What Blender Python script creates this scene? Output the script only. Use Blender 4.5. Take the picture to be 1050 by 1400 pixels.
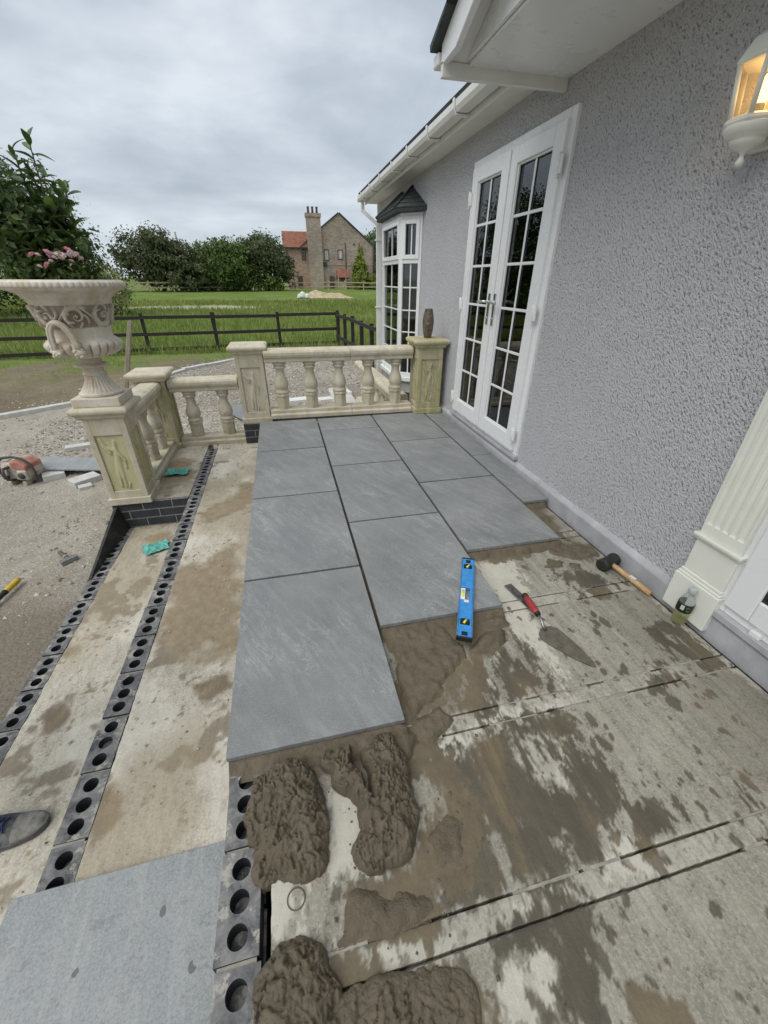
import bpy, bmesh, math, random
import numpy as np
from mathutils import Vector, Matrix, Euler

# ------------------------------------------------------------------ camera, sky, sun
for o in list(bpy.data.objects):
    bpy.data.objects.remove(o)
scene = bpy.context.scene
COL = scene.collection
F_PX, PITCH, YAW, ROLL = 548.08, 0.5263, -0.2342, 0.0059      # calibrated on the 600 x 900 slab grid (photo 1050 x 1400)
CAM = np.array([0.3204, -0.8005, 1.3192])

def cam_axes():
    cy, sy, cp, sp = math.cos(YAW), math.sin(YAW), math.cos(PITCH), math.sin(PITCH)
    fwd = np.array([-sy*cp, cy*cp, -sp]); right = np.array([cy, sy, 0.0]); up = np.cross(right, fwd)
    c, s = math.cos(ROLL), math.sin(ROLL)
    return c*right + s*up, -s*right + c*up, fwd
RIGHT, UP, FWD = cam_axes()

cam_data = bpy.data.cameras.new('camera')
cam = bpy.data.objects.new('camera', cam_data); COL.objects.link(cam)
cam_data.sensor_fit = 'VERTICAL'; cam_data.sensor_height = 24.0
cam_data.lens = F_PX/1400*24.0
cam_data.clip_start = 0.02; cam_data.clip_end = 6000
M = Matrix.Identity(4)
for i in range(3):
    M[i][0], M[i][1], M[i][2], M[i][3] = RIGHT[i], UP[i], -FWD[i], CAM[i]
cam.matrix_world = M
scene.camera = cam
scene.render.resolution_x, scene.render.resolution_y = 768, 1024

SUN_EL, SUN_AZ = math.radians(58), math.radians(238)            # azimuth clockwise from +Y: behind and left of the camera
world = bpy.data.worlds.new('World'); scene.world = world; world.use_nodes = True
wn = world.node_tree.nodes; wl = world.node_tree.links; wn.clear()
w_out = wn.new('ShaderNodeOutputWorld'); w_bg = wn.new('ShaderNodeBackground'); w_bg.inputs['Strength'].default_value = 0.1
sky = wn.new('ShaderNodeTexSky'); sky.sky_type = 'NISHITA'; sky.sun_disc = False
sky.sun_elevation = SUN_EL; sky.sun_rotation = SUN_AZ
tc = wn.new('ShaderNodeTexCoord'); sep = wn.new('ShaderNodeSeparateXYZ'); wl.new(tc.outputs['Generated'], sep.inputs[0])
def wmath(op, a, b=None, clamp=False):
    n = wn.new('ShaderNodeMath'); n.operation = op; n.use_clamp = clamp
    for i, v in enumerate((a, b)):
        if v is None: continue
        if isinstance(v, (int, float)): n.inputs[i].default_value = v
        else: wl.new(v, n.inputs[i])
    return n.outputs[0]
zc = wmath('ADD', wmath('MAXIMUM', sep.outputs[2], 0.0), 0.22)
comb = wn.new('ShaderNodeCombineXYZ')
wl.new(wmath('DIVIDE', sep.outputs[0], zc), comb.inputs[0]); wl.new(wmath('DIVIDE', sep.outputs[1], zc), comb.inputs[1])
def wnoise(scale, detail, rough, off, dist=0.0):
    mp = wn.new('ShaderNodeMapping'); mp.inputs['Location'].default_value = off; mp.inputs['Scale'].default_value = (1.0, 1.15, 1)
    wl.new(comb.outputs[0], mp.inputs[0])
    n = wn.new('ShaderNodeTexNoise'); n.inputs['Scale'].default_value = scale; n.inputs['Detail'].default_value = detail
    n.inputs['Roughness'].default_value = rough; n.inputs['Distortion'].default_value = dist
    wl.new(mp.outputs[0], n.inputs['Vector']); return n.outputs[0]
n1 = wnoise(1.15, 5, 0.52, (3.1, 1.7, 0), 0.25); n2 = wnoise(3.6, 4, 0.58, (7.4, 2.2, 0), 0.2)
mix = wmath('ADD', wmath('MULTIPLY', n1, 0.86), wmath('MULTIPLY', n2, 0.14))
ramp = wn.new('ShaderNodeValToRGB'); cr = ramp.color_ramp
cr.elements[0].position = 0.34; cr.elements[0].color = (0.285, 0.325, 0.38, 1)
cr.elements[1].position = 0.66; cr.elements[1].color = (0.60, 0.645, 0.69, 1)
e = cr.elements.new(0.5); e.color = (0.415, 0.46, 0.52, 1)
wl.new(mix, ramp.inputs[0])
vs = wn.new('ShaderNodeVectorMath'); vs.operation = 'SCALE'; vs.inputs['Scale'].default_value = 8.6
wl.new(ramp.outputs[0], vs.inputs[0])
# thin haze of the cloud deck toward the horizon
hz = wmath('POWER', wmath('SUBTRACT', 1.0, wmath('MAXIMUM', sep.outputs[2], 0.0), True), 7.0)
mixh = wn.new('ShaderNodeMix'); mixh.data_type = 'RGBA'
wl.new(wmath('MULTIPLY', hz, 0.75), mixh.inputs[0]); wl.new(vs.outputs[0], mixh.inputs[6]); mixh.inputs[7].default_value = (4.6, 5.1, 5.5, 1)
mixs = wn.new('ShaderNodeMix'); mixs.data_type = 'RGBA'; mixs.inputs[0].default_value = 0.93
wl.new(sky.outputs[0], mixs.inputs[6]); wl.new(mixh.outputs[2], mixs.inputs[7])
wl.new(mixs.outputs[2], w_bg.inputs[0]); wl.new(w_bg.outputs[0], w_out.inputs[0])

sun_data = bpy.data.lights.new('sun', 'SUN'); sun_data.energy = 1.5; sun_data.angle = math.radians(55); sun_data.color = (1.0, 0.965, 0.91)
sun = bpy.data.objects.new('sun', sun_data); COL.objects.link(sun)
sd = Vector((math.sin(SUN_AZ)*math.cos(SUN_EL), math.cos(SUN_AZ)*math.cos(SUN_EL), math.sin(SUN_EL)))
sun.rotation_euler = sd.to_track_quat('Z', 'Y').to_euler(); sun.location = sd*30
scene.view_settings.view_transform = 'Standard'; scene.view_settings.look = 'None'
scene.view_settings.gamma = 1.0; scene.view_settings.exposure = 0.62
scene.render.engine = 'CYCLES'
scene.cycles.max_bounces = 6; scene.cycles.diffuse_bounces = 3; scene.cycles.glossy_bounces = 3; scene.cycles.transmission_bounces = 6; scene.cycles.transparent_max_bounces = 8

# ------------------------------------------------------------------ pixels to places
def ray(px, py):
    return (px-525)/F_PX*RIGHT - (py-700)/F_PX*UP + FWD
def gz(px, py, z):                      # the point of a horizontal surface at height z under a photo pixel
    d = ray(px, py); return CAM + d*((z-CAM[2])/d[2])
def gy(px, py, y):
    d = ray(px, py); return CAM + d*((y-CAM[1])/d[1])

# ------------------------------------------------------------------ noise on arrays
def _h(i, j, s):
    v = np.sin(i*127.1 + j*311.7 + s*74.7)*43758.5453
    return v - np.floor(v)
def vnoise(x, y, s=0):
    xi, yi = np.floor(x), np.floor(y); fx, fy = x-xi, y-yi
    fx = fx*fx*(3-2*fx); fy = fy*fy*(3-2*fy)
    a, b, c, d = _h(xi, yi, s), _h(xi+1, yi, s), _h(xi, yi+1, s), _h(xi+1, yi+1, s)
    return (a*(1-fx)+b*fx)*(1-fy) + (c*(1-fx)+d*fx)*fy
def fbm(x, y, s=0, o=5, g=0.5):
    t = 0; a = 1; n = 0
    for k in range(o):
        t = t + a*vnoise(x*2**k, y*2**k, s+k*13); n += a; a *= g
    return t/n
def sstep(a, b, x):
    t = np.clip((x-a)/(b-a), 0, 1); return t*t*(3-2*t)
def poly_sd(P, x, y):
    """signed distance to polygon P (negative inside), arrays x, y"""
    P = np.asarray(P, float)[:, :2]; d = np.full(x.shape, 1e9); ins = np.zeros(x.shape, bool)
    for i in range(len(P)):
        a, b = P[i], P[(i+1) % len(P)]; e = b-a
        t = np.clip(((x-a[0])*e[0]+(y-a[1])*e[1])/(e@e+1e-12), 0, 1)
        d = np.minimum(d, np.hypot(x-a[0]-t*e[0], y-a[1]-t*e[1]))
        c = ((a[1] > y) != (b[1] > y)) & (x < (b[0]-a[0])*(y-a[1])/(b[1]-a[1]+1e-12)+a[0]); ins ^= c
    return np.where(ins, -d, d)

# ------------------------------------------------------------------ materials
class NT:
    def __init__(s, name):
        s.m = bpy.data.materials.new(name); s.m.use_nodes = True; s.n = s.m.node_tree.nodes; s.l = s.m.node_tree.links
        s.n.clear(); s.out = s.n.new('ShaderNodeOutputMaterial'); s.b = s.n.new('ShaderNodeBsdfPrincipled'); s.l.new(s.b.outputs[0], s.out.inputs[0])
        s.co = s.n.new('ShaderNodeTexCoord')
    def put(s, sock, v):
        if hasattr(v, 'is_linked') or hasattr(v, 'links'): s.l.new(v, sock)
        else: sock.default_value = v if not (isinstance(v, tuple) and len(v) == 3 and sock.type == 'RGBA') else (*v, 1)
    def coord(s, kind='Object', scale=(1, 1, 1), rot=(0, 0, 0), rnd=0.0):
        v = s.co.outputs[kind]
        if rnd:
            oi = s.n.new('ShaderNodeObjectInfo'); a = s.n.new('ShaderNodeVectorMath'); a.operation = 'SCALE'
            cb = s.n.new('ShaderNodeCombineXYZ')
            for i, k in enumerate((1.0, 3.7, 7.1)):
                mm = s.n.new('ShaderNodeMath'); mm.operation = 'MULTIPLY'; mm.inputs[1].default_value = k*rnd; s.l.new(oi.outputs['Random'], mm.inputs[0]); s.l.new(mm.outputs[0], cb.inputs[i])
            ad = s.n.new('ShaderNodeVectorMath'); ad.operation = 'ADD'; s.l.new(v, ad.inputs[0]); s.l.new(cb.outputs[0], ad.inputs[1]); v = ad.outputs[0]
        if any(rot) and tuple(scale) != (1, 1, 1):            # turn first, then stretch
            m0 = s.n.new('ShaderNodeMapping'); m0.inputs['Rotation'].default_value = rot; s.l.new(v, m0.inputs[0]); v = m0.outputs[0]; rot = (0, 0, 0)
        mp = s.n.new('ShaderNodeMapping'); mp.inputs['Scale'].default_value = scale; mp.inputs['Rotation'].default_value = rot
        s.l.new(v, mp.inputs[0]); return mp.outputs[0]
    def noise(s, vec, scale, detail=5, rough=0.55, dist=0.0):
        n = s.n.new('ShaderNodeTexNoise'); n.inputs['Scale'].default_value = scale; n.inputs['Detail'].default_value = detail
        n.inputs['Roughness'].default_value = rough; n.inputs['Distortion'].default_value = dist; s.l.new(vec, n.inputs['Vector']); return n.outputs[0]
    def voro(s, vec, scale, feat='F1', out=0, smooth=None):
        n = s.n.new('ShaderNodeTexVoronoi'); n.feature = feat; n.inputs['Scale'].default_value = scale; s.l.new(vec, n.inputs['Vector']); return n.outputs[out]
    def ramp(s, fac, *stops):
        r = s.n.new('ShaderNodeValToRGB'); el = r.color_ramp.elements
        while len(el) > 1: el.remove(el[-1])
        for i, (p, c) in enumerate(stops):
            q = el[0] if i == 0 else el.new(p)
            q.position = p; q.color = (*c, 1) if isinstance(c, tuple) else (c, c, c, 1)
        s.l.new(fac, r.inputs[0]); return r.outputs[0]
    def math(s, op, a, b=0.0, clamp=False):
        n = s.n.new('ShaderNodeMath'); n.operation = op; n.use_clamp = clamp; s.put(n.inputs[0], a); s.put(n.inputs[1], b); return n.outputs[0]
    def mix(s, fac, a, b, mode='MIX'):
        n = s.n.new('ShaderNodeMix'); n.data_type = 'RGBA'; n.blend_type = mode; n.clamp_factor = True
        s.put(n.inputs[0], fac); s.put(n.inputs[6], a); s.put(n.inputs[7], b); return n.outputs[2]
    def attr(s, name):
        n = s.n.new('ShaderNodeAttribute'); n.attribute_name = name; return n.outputs['Fac']
    def rand(s):
        return s.n.new('ShaderNodeObjectInfo').outputs['Random']
    def bump(s, h, strength=0.5, dist=0.01):
        n = s.n.new('ShaderNodeBump'); n.inputs['Strength'].default_value = strength; n.inputs['Distance'].default_value = dist
        s.l.new(h, n.inputs['Height'])
        s.l.new(n.outputs[0], s.b.inputs['Normal']); return n
    def fin(s, color=None, rough=None, metal=None, spec=None, **kw):
        if color is not None: s.put(s.b.inputs['Base Color'], color)
        if rough is not None: s.put(s.b.inputs['Roughness'], rough)
        if metal is not None: s.put(s.b.inputs['Metallic'], metal)
        if spec is not None: s.put(s.b.inputs['Specular IOR Level'], spec)
        for k, v in kw.items(): s.put(s.b.inputs[k], v)
        return s.m
MAT = {}
def simple(name, col, rough=0.5, metal=0.0, var=0.12, scale=12, bump=0.0, bscale=80, bdist=0.002, spec=0.5, rnd=1.0, dirt=None):
    t = NT(name); v = t.coord(rnd=rnd)
    n = t.noise(v, scale, 5, 0.6)
    lo = tuple(c*(1-var*1.6) for c in col); hi = tuple(min(1, c*(1+var)) for c in col)
    c = t.ramp(n, (0.3, lo), (0.7, hi))
    if dirt:
        dn = t.noise(v, scale*0.45, 6, 0.68, 0.3)
        c = t.mix(t.math('MULTIPLY', t.ramp(dn, (0.48, 0.0), (0.72, 1.0)), dirt[1]), c, dirt[0])
    if bump:
        t.bump(t.noise(v, bscale, 4, 0.6), bump, bdist)
    MAT[name] = t.fin(c, t.ramp(n, (0.2, max(0, rough-0.08)), (0.8, min(1, rough+0.08))), metal, spec)
    return MAT[name]

# ------------------------------------------------------------------ mesh helpers
def new_obj(name, me, mat=None, parent=None, loc=(0, 0, 0)):
    o = bpy.data.objects.new(name, me); COL.objects.link(o)
    if mat is not None:
        for m in (mat if isinstance(mat, (list, tuple)) else [mat]):
            me.materials.append(MAT[m] if isinstance(m, str) else m)
    o.parent = parent; o.location = loc
    return o
def np_mesh(name, V, Fq, attrs=None, smooth=True):
    me = bpy.data.meshes.new(name); V = np.asarray(V, np.float32); Fq = np.asarray(Fq, np.int32)
    me.vertices.add(len(V)); me.vertices.foreach_set('co', V.ravel())
    k = Fq.shape[1]; me.loops.add(Fq.size); me.loops.foreach_set('vertex_index', Fq.ravel())
    me.polygons.add(len(Fq)); me.polygons.foreach_set('loop_start', np.arange(0, Fq.size, k, dtype=np.int32))
    me.polygons.foreach_set('use_smooth', np.full(len(Fq), smooth))
    me.update(calc_edges=True)
    for n, a in (attrs or {}).items():
        at = me.attributes.new(n, 'FLOAT', 'POINT'); at.data.foreach_set('value', np.asarray(a, np.float32).ravel())
    return me
def grid_faces(nx, ny, close_x=False):
    i, j = np.meshgrid(np.arange(nx if close_x else nx-1), np.arange(ny-1), indexing='ij')
    i2 = (i+1) % nx
    return np.stack([i*ny+j, i2*ny+j, i2*ny+j+1, i*ny+j+1], -1).reshape(-1, 4)
class MB:
    """collects shapes; build() links them as one mesh object"""
    def __init__(s): s.v = []; s.f = []; s.sm = []
    def add(s, verts, faces, smooth=False):
        k = len(s.v); s.v += [tuple(map(float, p)) for p in verts]; s.f += [tuple(int(i)+k for i in f) for f in faces]; s.sm += [smooth]*len(faces); return s
    def box(s, a, b, rot=None, at=None):
        (x0, y0, z0), (x1, y1, z1) = a, b
        V = [(x0, y0, z0), (x1, y0, z0), (x1, y1, z0), (x0, y1, z0), (x0, y0, z1), (x1, y0, z1), (x1, y1, z1), (x0, y1, z1)]
        if rot is not None:
            R = Euler(rot).to_matrix(); c = Vector(at) if at is not None else Vector(((x0+x1)/2, (y0+y1)/2, (z0+z1)/2))
            V = [tuple(R @ (Vector(p)-c) + c) for p in V]
        return s.add(V, [(0, 3, 2, 1), (4, 5, 6, 7), (0, 1, 5, 4), (1, 2, 6, 5), (2, 3, 7, 6), (3, 0, 4, 7)])
    def prism(s, poly, d0, d1, axis):
        """poly: 2D points; extruded along axis 0/1/2 from d0 to d1"""
        n = len(poly)
        def P(p, d):
            return {0: (d, p[0], p[1]), 1: (p[0], d, p[1]), 2: (p[0], p[1], d)}[axis]
        V = [P(p, d0) for p in poly] + [P(p, d1) for p in poly]
        F = [tuple(range(n)), tuple(range(2*n-1, n-1, -1))] + [(i, n+i, n+(i+1) % n, (i+1) % n) for i in range(n)]
        return s.add(V, F)
    def frustum(s, a, b):
        """a, b: lists of equal length 3D loops"""
        n = len(a); V = list(a)+list(b)
        return s.add(V, [tuple(range(n-1, -1, -1)), tuple(range(n, 2*n))] + [(i, (i+1) % n, n+(i+1) % n, n+i) for i in range(n)])
    def lathe(s, prof, c=(0, 0, 0), seg=24, sx=1, sy=1, smooth=True, rot0=0.0, caps=True):
        V = []
        for r, z in prof:
            for k in range(seg):
                a = rot0+2*math.pi*k/seg; V.append((c[0]+r*math.cos(a)*sx, c[1]+r*math.sin(a)*sy, c[2]+z))
        F = [(i*seg+k, i*seg+(k+1) % seg, (i+1)*seg+(k+1) % seg, (i+1)*seg+k) for i in range(len(prof)-1) for k in range(seg)]
        s.add(V, F, smooth)
        if caps:
            n = len(s.v)-len(V); m = len(prof)-1
            s.f += [tuple(n+k for k in range(seg-1, -1, -1)), tuple(n+m*seg+k for k in range(seg))]; s.sm += [False, False]
        return s
    def tube(s, pts, r, seg=10, smooth=True):
        pts = [Vector(p) for p in pts]; n = len(pts); rr = r if isinstance(r, (list, tuple)) else [r]*n
        t0 = (pts[1]-pts[0]).normalized(); u = t0.orthogonal().normalized(); V = []
        for i, p in enumerate(pts):
            t = ((pts[min(i+1, n-1)]-pts[i]).normalized() + (pts[i]-pts[max(i-1, 0)]).normalized()).normalized()
            u = (u - t*u.dot(t)).normalized(); w = t.cross(u)
            for k in range(seg):
                a = 2*math.pi*k/seg; V.append(p + (u*math.cos(a)+w*math.sin(a))*rr[i])
        F = [(i*seg+k, i*seg+(k+1) % seg, (i+1)*seg+(k+1) % seg, (i+1)*seg+k) for i in range(n-1) for k in range(seg)]
        s.add(V, F, smooth); k0 = len(s.v)-len(V)
        s.f += [tuple(k0+k for k in range(seg-1, -1, -1)), tuple(k0+(n-1)*seg+k for k in range(seg))]; s.sm += [False, False]
        return s
    def mesh(s, name, origin=(0, 0, 0)):
        me = bpy.data.meshes.new(name); o = origin
        me.from_pydata([(p[0]-o[0], p[1]-o[1], p[2]-o[2]) for p in s.v], [], s.f); me.polygons.foreach_set('use_smooth', s.sm)
        bm = bmesh.new(); bm.from_mesh(me); bmesh.ops.recalc_face_normals(bm, faces=bm.faces[:]); bm.to_mesh(me); bm.free(); me.update(); return me
    def build(s, name, mat, parent=None, bevel=0.0, seg=2, origin=None):
        """vertices are in world space unless origin is given; the object sits at its parent's origin"""
        org = origin if origin is not None else (world_of(parent) if parent is not None else (0, 0, 0))
        o = new_obj(name, s.mesh(name, org), mat, parent)
        if bevel: bev(o, bevel, seg)
        return o
def bev(o, w, seg=2, angle=35):
    m = o.modifiers.new('bevel', 'BEVEL'); m.width = w; m.segments = seg; m.limit_method = 'ANGLE'; m.angle_limit = math.radians(angle)
    m.harden_normals = False
    return o
def world_of(o):
    p = Vector((0, 0, 0))
    while o is not None: p = p + o.location; o = o.parent
    return p
def tag(o, label, cat, group=None):
    o['label'] = label; o['category'] = cat
    if group: o['group'] = group
    return o
def thing(name, label, cat, loc=(0, 0, 0), group=None, rot=(0, 0, 0)):
    o = bpy.data.objects.new(name, None); COL.objects.link(o); o.location = loc; o.rotation_euler = rot; o.empty_display_size = 0.1
    return tag(o, label, cat, group)
def struct(o): o['kind'] = 'structure'; return o
def stuff(o): o['kind'] = 'stuff'; return o
def share(name, me, parent, loc, rot=(0, 0, 0), scale=(1, 1, 1)):
    o = bpy.data.objects.new(name, me); COL.objects.link(o); o.parent = parent; o.location = loc; o.rotation_euler = rot; o.scale = scale; return o
# ------------------------------------------------------------------ the materials of the place
def m_slab():
    t = NT('porcelain_slab'); v = t.coord(rnd=13.0)
    vs = t.coord(rnd=13.0, rot=(0, 0, math.radians(-27)), scale=(7.0, 1.1, 1))
    warp = t.noise(v, 2.2, 3, 0.5)
    vein = t.noise(vs, 3.4, 6, 0.66, 0.45); fine = t.noise(v, 230, 3, 0.75); cloud = t.noise(v, 3.0, 5, 0.6, 0.4); mid = t.noise(v, 26, 5, 0.65)
    c = t.ramp(cloud, (0.28, (0.150, 0.157, 0.157)), (0.72, (0.252, 0.257, 0.252)))
    c = t.mix(t.math('MULTIPLY', t.ramp(vein, (0.50, 0.0), (0.62, 1.0)), 0.22), c, (0.38, 0.39, 0.388))
    lines = t.math('MULTIPLY', t.ramp(t.noise(t.coord(rnd=13.0, rot=(0, 0, math.radians(-27)), scale=(6.0, 1.3, 1)), 3.0, 5, 0.6, 0.7), (0.515, 0.0), (0.535, 1.0), (0.55, 0.1), (0.585, 0.0), (0.60, 0.8), (0.62, 0.0)), t.ramp(warp, (0.42, 0.0), (0.62, 1.0)))
    c = t.mix(t.math('MULTIPLY', lines, 0.62), c, (0.47, 0.48, 0.475))
    c = t.mix(t.math('MULTIPLY', t.ramp(t.noise(vs, 1.3, 7, 0.62, 0.4), (0.38, 1.0), (0.48, 0.0)), 0.45), c, (0.15, 0.165, 0.17))
    c = t.mix(t.math('MULTIPLY', t.ramp(mid, (0.35, 1.0), (0.62, 0.0)), 0.30), c, (0.15, 0.16, 0.165))
    c = t.mix(t.math('MULTIPLY', t.ramp(fine, (0.42, 0.0), (0.66, 1.0)), 0.34), c, (0.40, 0.41, 0.405))
    c = t.mix(t.math('MULTIPLY', t.ramp(fine, (0.30, 1.0), (0.45, 0.0)), 0.30), c, (0.10, 0.105, 0.105))
    ht = t.math('ADD', t.math('MULTIPLY', fine, 0.35), vein)
    t.bump(ht, 0.18, 0.003)
    MAT['slab'] = t.fin(c, t.ramp(mid, (0.3, 0.42), (0.7, 0.58)), 0, 0.4)
    return t
m_slab()
def m_slab_dusty():
    t = NT('dusty_slab'); v = t.coord(rnd=5.0); vs = t.coord(rnd=5.0, scale=(9, 0.8, 1))
    st = t.noise(vs, 2.6, 6, 0.68, 0.15); fine = t.noise(v, 170, 4, 0.75); cl = t.noise(v, 4, 5, 0.6)
    c = t.ramp(cl, (0.3, (0.215, 0.235, 0.24)), (0.7, (0.30, 0.315, 0.315)))
    c = t.mix(t.math('MULTIPLY', t.ramp(st, (0.5, 0.0), (0.68, 1.0)), 0.45), c, (0.42, 0.43, 0.42))
    c = t.mix(t.math('MULTIPLY', t.ramp(fine, (0.44, 0.0), (0.64, 1.0)), 0.45), c, (0.43, 0.44, 0.43))
    c = t.mix(t.math('MULTIPLY', t.ramp(fine, (0.30, 1.0), (0.44, 0.0)), 0.5), c, (0.12, 0.125, 0.125))
    c = t.mix(t.math('MULTIPLY', t.ramp(t.noise(v, 30, 5, 0.75), (0.56, 0.0), (0.64, 1.0)), 0.35), c, (0.14, 0.145, 0.145))
    sp = t.voro(t.coord(scale=(1, 0.75, 1)), 12.0); sn = t.noise(v, 6, 2)
    spot = t.math('MULTIPLY', t.math('LESS_THAN', t.math('ADD', sp, t.math('MULTIPLY', t.noise(v, 40, 3), 0.10)), 0.17), t.math('GREATER_THAN', sn, 0.50))
    c = t.mix(t.math('MULTIPLY', spot, 0.75), c, (0.10, 0.095, 0.085))
    t.bump(fine, 0.12, 0.002)
    MAT['slab_dusty'] = t.fin(c, 0.62, 0, 0.35)
m_slab_dusty()
def m_render():
    t = NT('dashed_render'); v = t.coord(rot=(math.radians(35), 0, 0)); v0 = t.coord()
    vv = t.coord(rot=(math.radians(38), 0, 0), scale=(1, 1.0, 0.6))
    a = t.voro(vv, 95, 'F1'); b = t.noise(vv, 108, 3, 0.6, 0.0); big = t.noise(v0, 1.4, 4, 0.55); f = t.noise(v0, 380, 2, 0.5)
    brk = t.ramp(t.noise(v0, 70, 2, 0.5), (0.44, 0.0), (0.54, 1.0)); pits = t.math('MULTIPLY', t.ramp(b, (0.35, 1.0), (0.43, 0.0)), brk)
    h = t.math('ADD', t.math('SUBTRACT', t.ramp(b, (0.30, 0.0), (0.70, 0.75)), t.math('MULTIPLY', pits, 0.8)), t.math('MULTIPLY', a, -0.30))
    h = t.math('ADD', h, t.math('MULTIPLY', f, 0.10))
    t.bump(h, 1.0, 0.014)
    c = t.ramp(big, (0.3, (0.64, 0.64, 0.656)), (0.7, (0.69, 0.69, 0.706)))
    c = t.mix(t.math('MULTIPLY', pits, 0.55), c, (0.27, 0.27, 0.28))  # shade inside the pits is put into the colour, on top of the bump
    c = t.mix(t.math('MULTIPLY', t.ramp(b, (0.58, 0.0), (0.74, 1.0)), 0.25), c, (0.68, 0.68, 0.70))
    MAT['render'] = t.fin(c, 0.85, 0, 0.25)
m_render()
simple('plinth_paint', (0.44, 0.44, 0.455), 0.8, 0, 0.12, 9, 0.5, 160, 0.003, dirt=((0.30, 0.29, 0.26), 0.4))
simple('upvc', (0.80, 0.81, 0.80), 0.28, 0, 0.015, 5, 0, spec=0.5)
simple('upvc_aged', (0.76, 0.76, 0.72), 0.34, 0, 0.05, 6, 0, spec=0.5, dirt=((0.64, 0.63, 0.58), 0.18))
simple('cream_pvc', (0.76, 0.76, 0.68), 0.33, 0, 0.03, 6, spec=0.5, dirt=((0.58, 0.56, 0.47), 0.28))
simple('gasket', (0.02, 0.02, 0.02), 0.6)
simple('chrome', (0.62, 0.63, 0.64), 0.22, 1.0, 0.05)
simple('lead', (0.05, 0.055, 0.06), 0.7)
simple('roof_tile', (0.055, 0.068, 0.062), 0.75, 0, 0.3, 18, 0.6, 120, 0.003)
simple('roof_felt', (0.035, 0.045, 0.042), 0.8, 0, 0.3, 30, 0.5, 200, 0.002)
simple('interior', (0.16, 0.145, 0.13), 0.8)
simple('curtain', (0.60, 0.60, 0.62), 0.9, 0, 0.1)
def m_glass():
    t = NT('window_glass'); g = t.n.new('ShaderNodeBsdfGlossy'); g.inputs['Roughness'].default_value = 0.0; g.inputs['Color'].default_value = (0.9, 0.93, 0.95, 1)
    tr = t.n.new('ShaderNodeBsdfTransparent'); tr.inputs['Color'].default_value = (0.62, 0.65, 0.64, 1)
    fr = t.n.new('ShaderNodeFresnel'); fr.inputs['IOR'].default_value = 1.75
    ms = t.n.new('ShaderNodeMixShader'); t.l.new(fr.outputs[0], ms.inputs[0]); t.l.new(tr.outputs[0], ms.inputs[1]); t.l.new(g.outputs[0], ms.inputs[2]); t.l.new(ms.outputs[0], t.out.inputs[0])
    v = t.coord(); n = t.noise(v, 1.6, 2, 0.5); b = t.n.new('ShaderNodeBump'); b.inputs['Strength'].default_value = 0.05; b.inputs['Distance'].default_value = 0.02; t.l.new(n, b.inputs['Height']); t.l.new(b.outputs[0], g.inputs['Normal'])
    MAT['glass'] = t.m
m_glass()
def m_paint_concrete(name, base0, base1, pale, wetc, brown, streak):
    """concrete coloured by attributes painted on its grid: wet, mud, pale"""
    t = NT(name); v = t.coord('Object'); vs = t.coord('Object', scale=streak)
    a = t.noise(v, 3.4, 5, 0.66, 0.3); f = t.noise(v, 110, 2, 0.7); s = t.noise(vs, 34, 3, 0.65); g = t.noise(v, 18, 5, 0.7)
    c = t.ramp(a, (0.3, base0), (0.7, base1))
    c = t.mix(t.math('MULTIPLY', t.ramp(s, (0.38, 1.0), (0.55, 0.0)), 0.5), c, tuple(x*0.70 for x in base0))
    c = t.mix(t.math('MULTIPLY', t.ramp(g, (0.5, 0.0), (0.75, 1.0)), 0.45), c, tuple(x*0.62 for x in base0))
    c = t.mix(t.math('MULTIPLY', t.ramp(f, (0.45, 0.0), (0.7, 1.0)), 0.5), c, tuple(min(1, x*1.3) for x in base1))
    pit = t.noise(v, 52, 4, 0.75); c = t.mix(t.math('MULTIPLY', t.ramp(pit, (0.57, 0.0), (0.65, 1.0)), 0.65), c, tuple(x*0.5 for x in base0))
    c = t.mix(t.math('MULTIPLY', t.attr('pale'), t.ramp(g, (0.25, 1.0), (0.7, 0.65))), c, pale)
    wv = t.ramp(t.noise(t.coord('Object', scale=(1, 0.35, 1)), 7, 6, 0.7, 0.3), (0.32, tuple(x*0.75 for x in wetc)), (0.5, wetc), (0.68, tuple(x*k for x, k in zip(wetc, (1.75, 1.5, 1.2)))))
    wv = t.mix(t.math('MULTIPLY', t.ramp(s, (0.35, 1.0), (0.6, 0.0)), 0.4), wv, tuple(x*0.7 for x in wetc))
    c = t.mix(t.attr('wet'), c, wv)
    mv = t.ramp(g, (0.3, tuple(x*0.8 for x in brown)), (0.7, tuple(x*1.2 for x in brown)))
    c = t.mix(t.attr('mud'), c, mv)
    t.bump(t.math('ADD', t.math('MULTIPLY', g, 1.0), t.math('ADD', t.math('MULTIPLY', s, 0.5), t.math('MULTIPLY', f, 0.4))), 0.55, 0.006)
    r = t.math('SUBTRACT', 0.86, t.math('MULTIPLY', t.attr('wet'), 0.22))
    MAT[name] = t.fin(c, r, 0, 0.35)
m_paint_concrete('concrete', (0.222, 0.207, 0.166), (0.355, 0.338, 0.282), (0.56, 0.54, 0.46), (0.102, 0.091, 0.067), (0.140, 0.112, 0.071), (1.0, 0.05, 1.0))
m_paint_concrete('tread_concrete', (0.42, 0.385, 0.31), (0.58, 0.54, 0.44), (0.68, 0.65, 0.56), (0.205, 0.165, 0.11), (0.29, 0.235, 0.155), (1.0, 0.3, 1.0))
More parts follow.
